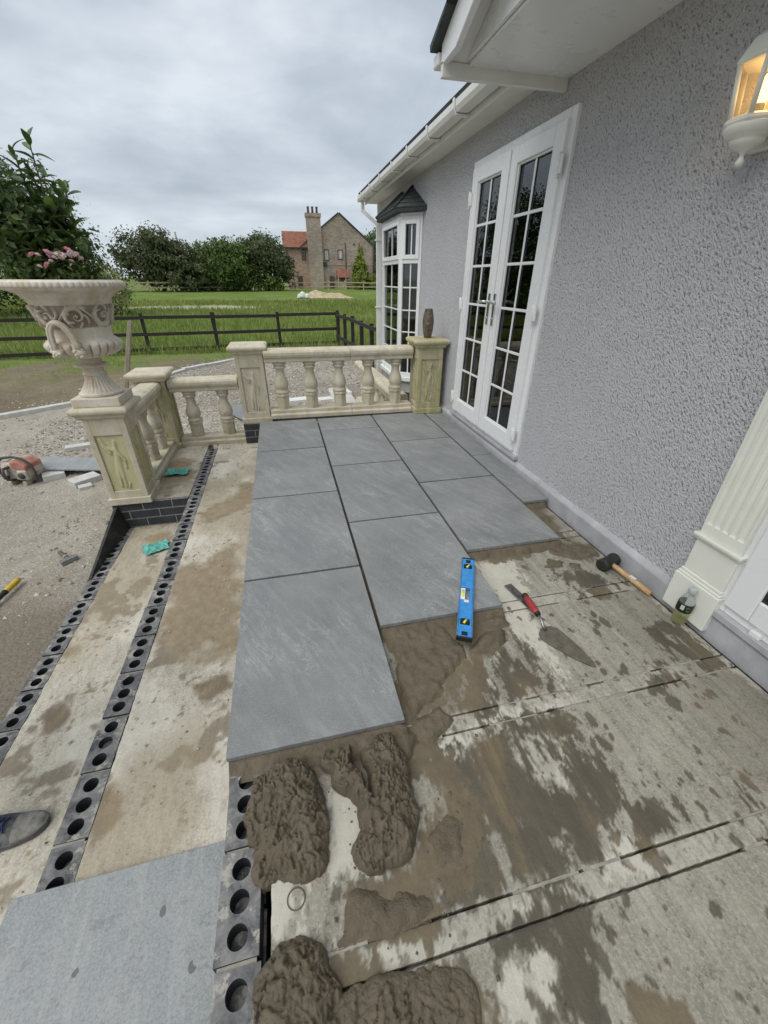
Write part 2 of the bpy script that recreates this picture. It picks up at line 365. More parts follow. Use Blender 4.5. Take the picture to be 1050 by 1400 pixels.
def m_mortar():
    t = NT('wet_mortar'); v = t.coord(); a = t.noise(v, 14, 6, 0.65, 0.3); f = t.noise(v, 170, 4, 0.7); l = t.noise(v, 48, 4, 0.55, 0.8)
    c = t.ramp(a, (0.3, (0.100, 0.081, 0.053)), (0.72, (0.162, 0.134, 0.091)))
    c = t.mix(t.math('MULTIPLY', t.ramp(f, (0.5, 0.0), (0.8, 1.0)), 0.25), c, (0.23, 0.2, 0.145))
    t.bump(t.math('ADD', l, t.math('MULTIPLY', f, 0.6)), 0.9, 0.007)
    MAT['mortar'] = t.fin(c, t.ramp(l, (0.3, 0.55), (0.7, 0.8)), 0, 0.4)
m_mortar()
def m_brick():
    t = NT('blue_brick'); v = t.coord(rnd=9.0); a = t.noise(v, 9, 5, 0.6); f = t.noise(v, 120, 4, 0.7); d = t.noise(v, 16, 6, 0.7, 0.4)
    c = t.ramp(a, (0.3, (0.026, 0.028, 0.033)), (0.7, (0.055, 0.058, 0.066)))
    geo = t.n.new('ShaderNodeNewGeometry'); sp = t.n.new('ShaderNodeSeparateXYZ'); t.l.new(geo.outputs['Normal'], sp.inputs[0])
    up = t.ramp(sp.outputs[2], (0.6, 0.0), (0.9, 1.0))
    dust = t.math('MULTIPLY', up, t.ramp(d, (0.36, 0.1), (0.6, 0.85)))
    c = t.mix(dust, c, (0.25, 0.245, 0.235))
    c = t.mix(t.math('MULTIPLY', t.math('MULTIPLY', up, t.ramp(t.noise(v, 14, 6, 0.75), (0.54, 0.0), (0.60, 1.0))), 0.8), c, (0.40, 0.375, 0.32))
    t.bump(f, 0.4, 0.003)
    MAT['brick'] = t.fin(c, 0.62, 0, 0.4)
m_brick()
def m_frame_brick(name, c0, c1):
    simple(name, c0, 0.85, 0, 0.2, 5, 0.5, 60, 0.01, rnd=9)
simple('joint_mortar', (0.33, 0.31, 0.27), 0.9, 0, 0.2, 20, 0.6, 120, 0.003)
def m_stone(name, lo, hi, grime, algae, amt):
    t = NT(name); v = t.coord(rnd=7.0); a = t.noise(v, 3.5, 6, 0.65, 0.3); g = t.noise(v, 8, 7, 0.72, 0.5); f = t.noise(v, 130, 4, 0.7)
    st = t.noise(t.coord(rnd=7.0, scale=(6, 6, 0.8)), 2.2, 5, 0.6)
    c = t.ramp(a, (0.3, lo), (0.7, hi))
    c = t.mix(t.math('MULTIPLY', t.ramp(g, (0.50, 0.0), (0.66, 1.0)), 0.62), c, grime)
    c = t.mix(t.math('MULTIPLY', t.ramp(st, (0.44, 0.0), (0.62, 1.0)), amt), c, algae)
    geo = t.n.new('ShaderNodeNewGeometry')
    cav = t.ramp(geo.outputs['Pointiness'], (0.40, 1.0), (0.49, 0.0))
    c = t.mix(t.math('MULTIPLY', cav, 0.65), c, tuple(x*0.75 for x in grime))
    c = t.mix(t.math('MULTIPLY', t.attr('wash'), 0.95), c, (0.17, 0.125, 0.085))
    t.bump(t.math('ADD', t.math('MULTIPLY', f, 0.5), g), 0.3, 0.004)
    MAT[name] = t.fin(c, 0.85, 0, 0.3)
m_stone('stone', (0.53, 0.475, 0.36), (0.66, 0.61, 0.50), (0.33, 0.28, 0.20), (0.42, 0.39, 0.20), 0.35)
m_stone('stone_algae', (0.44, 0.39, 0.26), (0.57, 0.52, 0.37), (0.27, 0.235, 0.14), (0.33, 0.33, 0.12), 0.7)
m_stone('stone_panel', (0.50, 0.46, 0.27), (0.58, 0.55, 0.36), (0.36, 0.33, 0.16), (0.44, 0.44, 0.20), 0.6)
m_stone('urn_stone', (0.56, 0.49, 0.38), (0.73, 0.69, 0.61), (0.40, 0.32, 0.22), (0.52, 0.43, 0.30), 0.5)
simple('black_timber', (0.028, 0.022, 0.019), 0.75, 0, 0.3, 14, 0.5, 60, 0.004)
simple('pale_timber', (0.46, 0.39, 0.27), 0.8, 0, 0.2, 8, 0.4, 40, 0.004)
simple('weathered_timber', (0.33, 0.29, 0.22), 0.8, 0, 0.2, 14, 0.5, 60, 0.003)
simple('handle_wood', (0.50, 0.33, 0.15), 0.55, 0, 0.18, 30, 0.2, 90, 0.001)
simple('black_rubber', (0.018, 0.018, 0.018), 0.6, 0, 0.3, 30, 0.4, 150, 0.002, dirt=((0.10, 0.09, 0.075), 0.35))
simple('steel', (0.36, 0.36, 0.36), 0.38, 1.0, 0.2, 40, dirt=((0.16, 0.14, 0.11), 0.6))
simple('dirty_steel', (0.17, 0.15, 0.12), 0.55, 0.35, 0.25, 30, 0.4, 140, 0.001, dirt=((0.19, 0.165, 0.125), 0.8))
simple('red_grip', (0.34, 0.035, 0.03), 0.5, 0, 0.2, 40, dirt=((0.13, 0.08, 0.06), 0.4))
simple('level_blue', (0.04, 0.27, 0.66), 0.42, 0, 0.12, 40, dirt=((0.16, 0.30, 0.46), 0.3))
simple('level_rail', (0.06, 0.22, 0.48), 0.5, 0, 0.2, 60, dirt=((0.25, 0.30, 0.32), 0.7))
simple('vial', (0.62, 0.74, 0.10), 0.15, 0, 0.05, spec=0.8)
simple('print_white', (0.74, 0.74, 0.72), 0.5)
simple('print_black', (0.012, 0.014, 0.013), 0.5)
simple('print_green', (0.10, 0.30, 0.12), 0.5)
simple('saw_body', (0.47, 0.42, 0.35), 0.8, 0, 0.2, 20, dirt=((0.55, 0.50, 0.42), 0.5))
simple('saw_red', (0.42, 0.17, 0.12), 0.7, 0, 0.2, 20, dirt=((0.50, 0.42, 0.35), 0.85))
simple('saw_dark', (0.06, 0.055, 0.05), 0.7, 0, 0.3, 30, dirt=((0.26, 0.23, 0.19), 0.5))
simple('yellow_grip', (0.62, 0.42, 0.03), 0.5, 0, 0.12, 30, dirt=((0.35, 0.27, 0.10), 0.4))
simple('teal_cloth', (0.13, 0.44, 0.37), 0.9, 0, 0.18, 30, 0.5, 300, 0.001)
simple('paving_offcut', (0.55, 0.545, 0.52), 0.8, 0, 0.1, 20, 0.4, 120, 0.002, dirt=((0.42, 0.40, 0.35), 0.5))
simple('kerb_concrete', (0.58, 0.57, 0.53), 0.88, 0, 0.12, 12, 0.5, 100, 0.003, dirt=((0.36, 0.33, 0.27), 0.5))
simple('render_brown', (0.23, 0.20, 0.165), 0.45, 0, 0.2, 26, 0.3, 90, 0.003)
def m_house_brick(name, c0, c1, mort, sc):
    t = NT(name); v = t.coord('Object', rot=(math.radians(90), 0, 0))
    b = t.n.new('ShaderNodeTexBrick'); b.inputs['Scale'].default_value = sc; b.inputs['Color1'].default_value = (*c0, 1); b.inputs['Color2'].default_value = (*c1, 1)
    b.inputs['Mortar'].default_value = (*mort, 1); b.inputs['Mortar Size'].default_value = 0.022; b.inputs['Brick Width'].default_value = 0.9; b.inputs['Row Height'].default_value = 0.3
    t.l.new(v, b.inputs['Vector'])
    n = t.noise(t.coord(), 0.35, 5, 0.7, 0.4)
    c = t.mix(t.math('MULTIPLY', t.ramp(n, (0.42, 0.0), (0.62, 1.0)), 0.5), b.outputs[0], tuple(x*0.62 for x in c0))
    c = t.mix(t.math('MULTIPLY', t.ramp(t.noise(t.coord(), 3.5, 6, 0.75), (0.5, 0.0), (0.7, 1.0)), 0.45), c, tuple(min(1, x*1.35) for x in c1))
    t.bump(b.outputs['Fac'], -0.5, 0.02)
    MAT[name] = t.fin(c, 0.9, 0, 0.2)
m_house_brick('old_brick', (0.33, 0.215, 0.165), (0.46, 0.32, 0.25), (0.46, 0.39, 0.33), 2.2)
m_house_brick('grey_brick', (0.31, 0.25, 0.205), (0.47, 0.385, 0.32), (0.46, 0.40, 0.34), 2.2)
simple('pantile', (0.30, 0.125, 0.08), 0.85, 0, 0.35, 3.0, 0.5, 12, 0.05)
simple('dark_frame', (0.10, 0.05, 0.035), 0.6)
simple('dark_pane', (0.05, 0.055, 0.06), 0.12, 0, 0.2, 3, spec=0.8)
simple('light_pane', (0.42, 0.43, 0.40), 0.2)
simple('soil', (0.09, 0.065, 0.045), 0.95, 0, 0.3, 30, 0.8, 60, 0.01)
simple('sand', (0.50, 0.39, 0.26), 0.95, 0, 0.2, 3, 0.8, 8, 0.05)
simple('white_sack', (0.72, 0.72, 0.70), 0.7)
def m_leaf(name, lo, mid, hi, trans=0.25, rough=0.5):
    t = NT(name); a = t.attr('tint'); c = t.ramp(a, (0.0, lo), (0.5, mid), (1.0, hi))
    t.fin(c, rough, 0, 0.35)
    d = t.n.new('ShaderNodeBsdfTranslucent'); t.l.new(t.mix(0.5, c, tuple(min(1, x*1.4) for x in hi)), d.inputs[0])
    ms = t.n.new('ShaderNodeMixShader'); ms.inputs[0].default_value = trans; t.l.new(t.b.outputs[0], ms.inputs[1]); t.l.new(d.outputs[0], ms.inputs[2]); t.l.new(ms.outputs[0], t.out.inputs[0])
    MAT[name] = t.m
m_leaf('leaf_dark', (0.026, 0.046, 0.014), (0.060, 0.098, 0.028), (0.11, 0.165, 0.048))
m_leaf('leaf_olive', (0.052, 0.065, 0.030), (0.096, 0.116, 0.050), (0.155, 0.175, 0.078))
m_leaf('leaf_mid', (0.05, 0.085, 0.02), (0.10, 0.155, 0.036), (0.165, 0.235, 0.065))
m_leaf('leaf_yellow', (0.10, 0.14, 0.02), (0.20, 0.25, 0.04), (0.34, 0.38, 0.08))
m_leaf('leaf_cream', (0.16, 0.20, 0.06), (0.34, 0.37, 0.16), (0.55, 0.54, 0.30))
m_leaf('grass_blade', (0.10, 0.15, 0.028), (0.20, 0.265, 0.055), (0.34, 0.37, 0.12), 0.3, 0.6)
def m_obj_leaf(name, lo, hi, rough=0.35):
    t = NT(name); v = t.coord(rnd=3.0); n = t.noise(v, 25, 3); c = t.ramp(t.rand(), (0.0, lo), (0.65, tuple((a+b)/2*0.8 for a, b in zip(lo, hi))), (1.0, hi))
    c = t.mix(t.math('MULTIPLY', n, 0.3), c, hi)
    t.fin(c, rough, 0, 0.5)
    d = t.n.new('ShaderNodeBsdfTranslucent'); t.l.new(c, d.inputs[0])
    ms = t.n.new('ShaderNodeMixShader'); ms.inputs[0].default_value = 0.25; t.l.new(t.b.outputs[0], ms.inputs[1]); t.l.new(d.outputs[0], ms.inputs[2]); t.l.new(ms.outputs[0], t.out.inputs[0])
    MAT[name] = t.m
m_obj_leaf('big_leaf', (0.035, 0.068, 0.018), (0.15, 0.24, 0.055))
simple('bark', (0.10, 0.08, 0.058), 0.9, 0, 0.3, 20, 0.7, 40, 0.01)
simple('petal', (0.80, 0.36, 0.42), 0.6, 0, 0.2, 20)
simple('petal_pale', (0.80, 0.62, 0.60), 0.6, 0, 0.15, 20)
simple('denim', (0.03, 0.045, 0.09), 0.9, 0, 0.2, 40, 0.4, 300, 0.001)
simple('skin', (0.55, 0.34, 0.25), 0.55)
simple('shirt', (0.08, 0.09, 0.10), 0.9)
simple('hair', (0.06, 0.04, 0.025), 0.7)
simple('shoe_navy', (0.085, 0.09, 0.105), 0.85, 0, 0.3, 40, 0.5, 200, 0.001, dirt=((0.27, 0.26, 0.225), 0.9))
simple('shoe_toe', (0.25, 0.24, 0.21), 0.8, 0, 0.3, 40, 0.4, 150, 0.001, dirt=((0.36, 0.34, 0.29), 0.6))
simple('shoe_sole', (0.10, 0.10, 0.095), 0.85, 0, 0.2, 40, dirt=((0.30, 0.28, 0.24), 0.6))
simple('lace', (0.02, 0.035, 0.14), 0.85)

def m_lamp():
    t = NT('bulb'); e = t.n.new('ShaderNodeEmission'); e.inputs[0].default_value = (1.0, 0.66, 0.28, 1); e.inputs[1].default_value = 3.0; t.l.new(e.outputs[0], t.out.inputs[0]); MAT['bulb'] = t.m
    t = NT('lamp_glass'); tr = t.n.new('ShaderNodeBsdfTransparent'); tr.inputs[0].default_value = (0.92, 0.86, 0.76, 1)
    rf = t.n.new('ShaderNodeBsdfTranslucent'); rf.inputs[0].default_value = (0.85, 0.72, 0.5, 1)
    g = t.n.new('ShaderNodeBsdfGlossy'); g.inputs['Roughness'].default_value = 0.15
    v = t.coord(); n = t.noise(v, 90, 3); b = t.n.new('ShaderNodeBump'); b.inputs['Strength'].default_value = 0.6; b.inputs['Distance'].default_value = 0.004; t.l.new(n, b.inputs['Height']); t.l.new(b.outputs[0], g.inputs['Normal'])
    m1 = t.n.new('ShaderNodeMixShader'); m1.inputs[0].default_value = 0.14; t.l.new(tr.outputs[0], m1.inputs[1]); t.l.new(rf.outputs[0], m1.inputs[2])
    m2 = t.n.new('ShaderNodeMixShader'); m2.inputs[0].default_value = 0.07; t.l.new(m1.outputs[0], m2.inputs[1]); t.l.new(g.outputs[0], m2.inputs[2]); t.l.new(m2.outputs[0], t.out.inputs[0]); MAT['lamp_glass'] = t.m
m_lamp()
def m_bottle():
    t = NT('clear_plastic'); g = t.n.new('ShaderNodeBsdfGlossy'); g.inputs['Roughness'].default_value = 0.06; tr = t.n.new('ShaderNodeBsdfTransparent'); tr.inputs[0].default_value = (0.93, 0.95, 0.94, 1)
    lw = t.n.new('ShaderNodeLayerWeight'); lw.inputs[0].default_value = 0.25; fr = t.n.new('ShaderNodeMath'); fr.operation = 'MULTIPLY'; fr.inputs[1].default_value = 0.5; t.l.new(lw.outputs['Facing'], fr.inputs[0]); df = t.n.new('ShaderNodeBsdfDiffuse'); df.inputs[0].default_value = (0.7, 0.74, 0.72, 1)
    m1 = t.n.new('ShaderNodeMixShader'); m1.inputs[0].default_value = 0.10; t.l.new(tr.outputs[0], m1.inputs[1]); t.l.new(df.outputs[0], m1.inputs[2])
    ms = t.n.new('ShaderNodeMixShader'); t.l.new(fr.outputs[0], ms.inputs[0]); t.l.new(m1.outputs[0], ms.inputs[1]); t.l.new(g.outputs[0], ms.inputs[2]); t.l.new(ms.outputs[0], t.out.inputs[0]); MAT['clear_plastic'] = t.m
    t = NT('pale_drink'); tr = t.n.new('ShaderNodeBsdfTransparent'); tr.inputs[0].default_value = (0.93, 0.90, 0.58, 1); df = t.n.new('ShaderNodeBsdfTranslucent'); df.inputs[0].default_value = (0.80, 0.76, 0.36, 1); m1 = t.n.new('ShaderNodeMixShader'); m1.inputs[0].default_value = 0.35; t.l.new(tr.outputs[0], m1.inputs[1]); t.l.new(df.outputs[0], m1.inputs[2]); t.l.new(m1.outputs[0], t.out.inputs[0]); MAT['pale_drink'] = t.m
m_bottle()
def m_clothes():
    t = NT('worker_clothes'); sp = t.n.new('ShaderNodeSeparateXYZ'); t.l.new(t.co.outputs['Object'], sp.inputs[0]); n = t.noise(t.coord(), 30, 4)
    c = t.ramp(sp.outputs[2], (0.0, (0.03, 0.045, 0.09)), (0.5, (0.03, 0.045, 0.09))); sh = t.math('GREATER_THAN', sp.outputs[2], 0.98); c = t.mix(sh, c, (0.08, 0.09, 0.10)); c = t.mix(t.math('GREATER_THAN', sp.outputs[2], 1.5), c, (0.55, 0.34, 0.25))
    hy = t.math('GREATER_THAN', t.math('ABSOLUTE', t.math('SUBTRACT', sp.outputs[1], 0.114)), 0.20); c = t.mix(t.math('MULTIPLY', hy, t.math('LESS_THAN', sp.outputs[2], 0.90)), c, (0.55, 0.34, 0.25)); t.bump(n, 0.4, 0.01); MAT['worker_clothes'] = t.fin(c, 0.85)
m_clothes()
simple('vase_glaze', (0.13, 0.105, 0.075), 0.22, 0, 0.4, 30, 0.3, 60, 0.004, spec=0.6)
simple('bottle_cap', (0.42, 0.47, 0.47), 0.4)
simple('board_dark', (0.022, 0.022, 0.022), 0.7, 0, 0.3, 20, dirt=((0.20, 0.19, 0.17), 0.3))
# ------------------------------------------------------------------ ground: hardcore, gravel, rough grass and the field beyond
rng = np.random.default_rng(7)
def ground_z(x, y):
    z = -0.6 + 0.6*sstep(25, 66, y) + 0.0*x
    near = np.exp(-((np.maximum(np.abs(x+1)-6, 0))**2+(np.maximum(np.abs(y-5)-8, 0))**2)/9)
    z = z + near*(0.035*(fbm(x*1.3, y*1.3, 3, 4)-0.5) + 0.022*(fbm(x*7, y*7, 5, 4)-0.5))
    z = z + 0.055*np.exp(-((x+1.3)/0.35)**2)*sstep(3.0, 1.4, y)      # soil banked against the lowest step
    far = sstep(12, 16, y)
    return z + far*0.16*(fbm(x*0.25, y*0.25, 9, 3)-0.5)
KERB = np.array([(-9.0, 4.3), (-4.1, 6.54), (-3.31, 7.14), (-2.21, 9.95), (-1.2, 11.37), (0.4, 12.3), (3.2, 12.6)])
def kerb_side(x, y):                     # > 0 beyond the kerb line (towards the field)
    kx = np.interp(y, KERB[:, 1], KERB[:, 0]); ky = np.interp(x, KERB[:, 0], KERB[:, 1])
    return y-ky
def grass_amount(x, y):
    k = kerb_side(x, y); n = fbm(x*0.9, y*0.9, 21, 5)
    g = sstep(9.3, 12.3, y + (n-0.5)*6.0)*sstep(0.2, 0.5, k)
    g = np.maximum(g*0.9, sstep(12.4, 13.4, y + (n-0.5)*1.2))
    return np.where(y < 4.5, 0, g)*np.where(x < -40, 1, 1)
def nonuni(a0, a1, step, lo, hi, grow=1.16):
    c = list(np.arange(a0, a1+1e-6, step)); s = step
    while c[-1] < hi: s *= grow; c.append(c[-1]+s)
    s = step
    while c[0] > lo: s *= grow; c.insert(0, c[0]-s)
    return np.array(c)
gxs = nonuni(-6.0, 2.4, 0.045, -1600, 1600); gys = nonuni(-1.2, 9.5, 0.045, -1600, 1600, 1.13)
GX, GY = np.meshgrid(gxs, gys, indexing='ij')
GZ = ground_z(GX, GY)
inside = (GX > -1.1) & (GY < 3.75) & (GX < 9)                       # under the patio and house
GZ = np.where(inside, -0.68, GZ)
g_grass = grass_amount(GX, GY)
pale = sstep(0.06, -0.02, np.abs(((GX+6.5)/7.0)**2+((GY-33.5)/2.2)**2-0.5)-0.45+(fbm(GX*0.8, GY*0.5, 31, 4)-0.5)*0.7)
damp = sstep(0.40, 0.58, fbm(GX*0.9+3, GY*0.9, 41, 4))*sstep(2.2, 1.2, GY)*sstep(-2.6, -1.3, GX)*0.85 + 0.6*sstep(0.5, 0.66, fbm(GX*0.7, GY*0.7, 44, 4))
GV = np.stack([GX, GY, GZ], -1).reshape(-1, 3)
gme = np_mesh('ground', GV, grid_faces(len(gxs), len(gys)), dict(grass=g_grass, soil=sstep(-0.05, 0.35, kerb_side(GX, GY)+(fbm(GX*3, GY*3, 71, 4)-0.5)*0.7)*(GY > 4.5), chalk=pale, damp=np.clip(damp, 0, 1)))
def m_ground():
    t = NT('ground'); v = t.coord(); a = t.noise(v, 1.2, 6, 0.65, 0.3); g = t.noise(v, 11, 6, 0.7); f = t.noise(v, 70, 5, 0.75); vo = t.voro(v, 42); vo2 = t.voro(v, 90, out=1)
    vc = t.n.new('ShaderNodeSeparateColor'); t.l.new(vo2, vc.inputs[0])
    c = t.ramp(a, (0.3, (0.33, 0.295, 0.235)), (0.7, (0.47, 0.43, 0.36)))
    c = t.mix(t.math('MULTIPLY', t.ramp(g, (0.45, 0.0), (0.7, 1.0)), 0.5), c, (0.24, 0.205, 0.155))
    c = t.mix(t.math('MULTIPLY', t.ramp(vc.outputs[0], (0.75, 0.0), (1.0, 1.0)), 0.6), c, (0.60, 0.58, 0.53))
    c = t.mix(t.math('MULTIPLY', t.attr('damp'), 0.65), c, (0.165, 0.135, 0.098))
    fld = t.ramp(t.noise(v, 0.22, 6, 0.7, 0.3), (0.3, (0.10, 0.155, 0.032)), (0.55, (0.17, 0.235, 0.05)), (0.75, (0.26, 0.29, 0.095)))
    fld = t.mix(t.math('MULTIPLY', t.ramp(t.noise(v, 3.5, 5, 0.75), (0.4, 0.0), (0.65, 1.0)), 0.4), fld, (0.08, 0.125, 0.026))
    gm = t.math('MULTIPLY', t.attr('grass'), t.ramp(t.math('ADD', g, t.attr('grass')), (0.55, 0.0), (1.15, 1.0)))
    dirt = t.mix(t.math('MULTIPLY', t.attr('soil'), t.ramp(g, (0.35, 0.95), (0.7, 0.6))), c, t.ramp(a, (0.35, (0.15, 0.115, 0.07)), (0.65, (0.20, 0.17, 0.09))))
    c = t.mix(gm, dirt, fld)
    c = t.mix(t.math('MULTIPLY', t.attr('chalk'), 0.8), c, (0.52, 0.47, 0.36))
    t.bump(t.math('ADD', t.math('ADD', g, t.math('MULTIPLY', f, 0.7)), t.math('MULTIPLY', vo, -0.5)), 0.9, 0.02)
    MAT['ground'] = t.fin(c, 0.95, 0, 0.2)
m_ground()
ground = struct(new_obj('ground', gme, 'ground'))

# loose stones lying on the hardcore: small, uncountable
def stone_field(name, pts, sizes, mats, seed):
    r = np.random.default_rng(seed); n = len(pts)
    base = np.array([(1, 0, 0), (-1, 0, 0), (0, 1, 0), (0, -1, 0), (0, 0, 1), (0, 0, -1)], float)
    tri = np.array([(0, 2, 4), (2, 1, 4), (1, 3, 4), (3, 0, 4), (2, 0, 5), (1, 2, 5), (3, 1, 5), (0, 3, 5)])
    V = base[None]*(sizes[:, None, None]*r.uniform(0.45, 1.0, (n, 6, 1)))*np.array([1, 1, 0.6]); a = r.uniform(0, 6.28, n); tl = r.uniform(-0.5, 0.5, n)
    ca, sa = np.cos(a)[:, None], np.sin(a)[:, None]
    x, y, z = V[..., 0], V[..., 1], V[..., 2]; z = z + x*tl[:, None]*0.5
    V = np.stack([x*ca-y*sa, x*sa+y*ca, z], -1) + pts[:, None, :]
    tint = np.repeat(r.random(n), 6)
    me = np_mesh(name, V.reshape(-1, 3), (tri[None]+np.arange(n)[:, None, None]*6).reshape(-1, 3), dict(tint=tint), smooth=False)
    return stuff(new_obj(name, me, mats))
def m_stones():
    t = NT('loose_stone'); c = t.ramp(t.attr('tint'), (0.0, (0.15, 0.125, 0.095)), (0.35, (0.33, 0.295, 0.24)), (0.7, (0.43, 0.40, 0.34)), (1.0, (0.62, 0.60, 0.56)))
    t.bump(t.noise(t.coord(), 120, 3), 0.3, 0.003); MAT['loose_stone'] = t.fin(c, 0.9, 0, 0.2)
m_stones()
def scatter(n, x0, x1, y0, y1, keep):
    x = rng.uniform(x0, x1, n); y = rng.uniform(y0, y1, n); k = keep(x, y) > rng.random(n); return x[k], y[k]
def stones_in(name, label, n, box, keep, smin, smax, seed):
    x, y = scatter(n, *box, keep); s = smin + (smax-smin)*rng.random(len(x))**3.2
    o = stone_field(name, np.stack([x, y, ground_z(x, y)+s*0.12], -1), s, 'loose_stone', seed); return tag(o, label, 'gravel')
patio_clear = lambda x, y: np.where((x > -1.2) & (y < 4.05), 0, 1)
stones_in('gravel', 'loose grey and buff stones strewn over the trodden hardcore', 16000, (-5.5, -1.2, 0.2, 6.5),
          lambda x, y: patio_clear(x, y)*np.where(kerb_side(x, y) < 0, 1, 0.1)*sstep(0.30, 0.75, fbm(x*0.9, y*0.9, 77, 4)), 0.005, 0.030, 1)
stones_in('gravel', 'grey crushed gravel spread behind the balustrade', 42000, (-3.2, 2.3, 4.0, 12.0),
          lambda x, y: patio_clear(x, y)*np.where(kerb_side(x, y) < 0, 1, 0)*np.where((x > 1.2) & (y < 7.0), 0.0, 1), 0.010, 0.034, 2)
stones_in('gravel', 'pale rubble scattered through the bare soil by the kerb', 6000, (-9, 0.5, 6.3, 12.6),
          lambda x, y: np.where(kerb_side(x, y) > 0.1, 1, 0)*sstep(2.6, 0.2, kerb_side(x, y)), 0.010, 0.040, 3)

# ------------------------------------------------------------------ concrete, painted in numpy: damp, mud and laitance with shapes of their own
def px_poly(pts, z): return [gz(a, b, z)[:2] for a, b in pts]
ZC = -0.055
WET = [px_poly(p, ZC) for p in (
    [(668, 905), (698, 872), (727, 886), (752, 920), (768, 946), (700, 962), (655, 972)],
    [(600, 1030), (650, 1006), (690, 992), (726, 974), (778, 968), (786, 1012), (816, 1042), (850, 1078), (858, 1108), (824, 1130), (828, 1176), (764, 1200), (700, 1216), (650, 1230), (600, 1250), (590, 1180), (600, 1100)],
    [(640, 1268), (816, 1230), (824, 1268), (804, 1320), (816, 1358), (796, 1420), (758, 1420), (764, 1320), (753, 1285), (726, 1285), (722, 1315), (673, 1311)],
    [(858, 1118), (895, 1085), (926, 1116), (914, 1146), (878, 1157)],
    [(1000, 1062), (1010, 1070), (1040, 1105), (1030, 1118), (1008, 1092)],
    [(760, 790), (800, 775), (860, 800), (800, 815)], [(880, 860), (960, 830), (1010, 905), (900, 935)])]
MUD = [px_poly(p, ZC) for p in (
    [(520, 850), (690, 832), (700, 872), (668, 905), (655, 960), (600, 1005), (560, 1020), (552, 985)],
    [(572, 1030), (620, 1035), (650, 1090), (655, 1150), (610, 1235), (480, 1222), (560, 1195), (588, 1130)],
    [(470, 1205), (610, 1225), (612, 1256), (567, 1286), (460, 1298)],
    [(860, 1352), (895, 1346), (934, 1368), (958, 1410), (850, 1410)],
    [(748, 744), (782, 740), (815, 746), (824, 762), (796, 769), (752, 756)], [(812, 801), (838, 804), (832, 816), (816, 812)],
    [(645, 752), (700, 742), (760, 736), (745, 752), (690, 770), (655, 775)],
    [(726, 688), (757, 708), (768, 732), (740, 735)], [(365, 1290), (480, 1300), (640, 1340), (700, 1420), (360, 1420)],
    [(310, 1038), (560, 990), (600, 1010), (590, 1060), (460, 1060), (350, 1060)])]
PALE = [px_poly(p, ZC) for p in (
    [(566, 1025), (650, 985), (668, 960), (650, 925), (670, 920), (700, 968), (790, 955), (770, 975), (660, 1010), (615, 1060)],
    [(640, 765), (700, 755), (720, 800), (740, 850), (770, 900), (775, 950), (740, 905), (690, 850), (660, 800)],
    [(690, 1000), (775, 1005), (785, 1080), (760, 1090), (700, 1040)], [(370, 1185), (420, 1180), (430, 1260), (470, 1290), (420, 1300), (368, 1290)],
    [(450, 1095), (500, 1085), (515, 1200), (460, 1200)], [(700, 1205), (770, 1190), (770, 1235), (705, 1255)],
    [(690, 1310), (760, 1285), (762, 1400), (670, 1420)], [(820, 1160), (870, 1150), (935, 1140), (930, 1160), (830, 1200)],
    [(890, 805), (925, 828), (965, 850), (1015, 900), (1050, 930), (1050, 945), (1000, 918), (945, 872), (900, 832)],
    [(440, 1290), (620, 1270), (640, 1310), (520, 1330)], [(580, 1070), (620, 1075), (625, 1110), (590, 1120)])]
sp_r = np.random.default_rng(5)
SPOTS = [(sp_r.uniform(0.55, 1.98), sp_r.uniform(-1.0, 1.2), abs(sp_r.normal(0, 0.0065))+0.0035, sp_r.uniform(0.9, 2.0), sp_r.uniform(-0.4, 0.4)) for _ in range(460)]
for P_w in WET+MUD[:3]:                                            # droplets thrown round the damp patches
    P_w = np.asarray(P_w)
    for a_, b_ in zip(P_w, np.roll(P_w, -1, 0)):
        for _ in range(int(np.hypot(*(b_-a_))*45)+1):
            q_ = a_+(b_-a_)*sp_r.random()+sp_r.normal(0, 0.028, 2); SPOTS.append((q_[0], q_[1], abs(sp_r.normal(0, 0.004))+0.0035, sp_r.uniform(0.9, 2.6), sp_r.uniform(-0.4, 0.4)))
def paint_patio(x, y):
    xs, ys = x, y*0.45                                   # everything was brushed along the planks
    n = (fbm(xs*16, ys*16, 2, 6, 0.66)-0.5); n2 = fbm(xs*60, ys*44, 8, 4, 0.68)-0.5
    wet = np.zeros_like(x); mud = np.zeros_like(x); pal = np.zeros_like(x)
    for P in WET: wet = np.maximum(wet, sstep(0.008, -0.010, poly_sd(P, x, y) + n*0.19 + n2*0.09))
    for P in MUD: mud = np.maximum(mud, sstep(0.006, -0.008, poly_sd(P, x, y) + n*0.14 + n2*0.06))
    for P in PALE: pal = np.maximum(pal, sstep(0.008, -0.008, poly_sd(P, x, y) + n*0.17 + n2*0.11))
    for (cx, cy, r, el, sh) in SPOTS:
        if cy < y.min()-0.06 or cy > y.max()+0.06: continue
        d = np.hypot((x-cx-sh*(y-cy))/r, (y-cy)/(r*el)); wet = np.maximum(wet, 0.9*sstep(1.08, 0.92, d+n*2.2))
    strip = np.zeros_like(x)
    for s0 in (-2.045, -1.545, -1.045, -0.55, -0.055, 0.445, 0.945, 1.445): strip = np.maximum(strip, sstep(0.05, 0.028, np.abs(y-s0-0.031)))
    pal = np.maximum(pal, 0.45*strip*sstep(-0.1, 0.15, n2+n))
    hol = sstep(0.10, 0.17, n)*0.9
    wet = wet*(1-hol)*(1-0.75*pal*sstep(-0.15, 0.1, n2+n)); mud = mud*(1-hol*0.6)
    wet = np.maximum(wet, 0.35*sstep(0.52, 0.68, fbm(x*2.2+4, y*1.4, 61, 5)))
    return np.clip(wet, 0, 1), np.clip(mud*0.92, 0, 1), np.clip(pal*(1-mud), 0, 1)*0.9
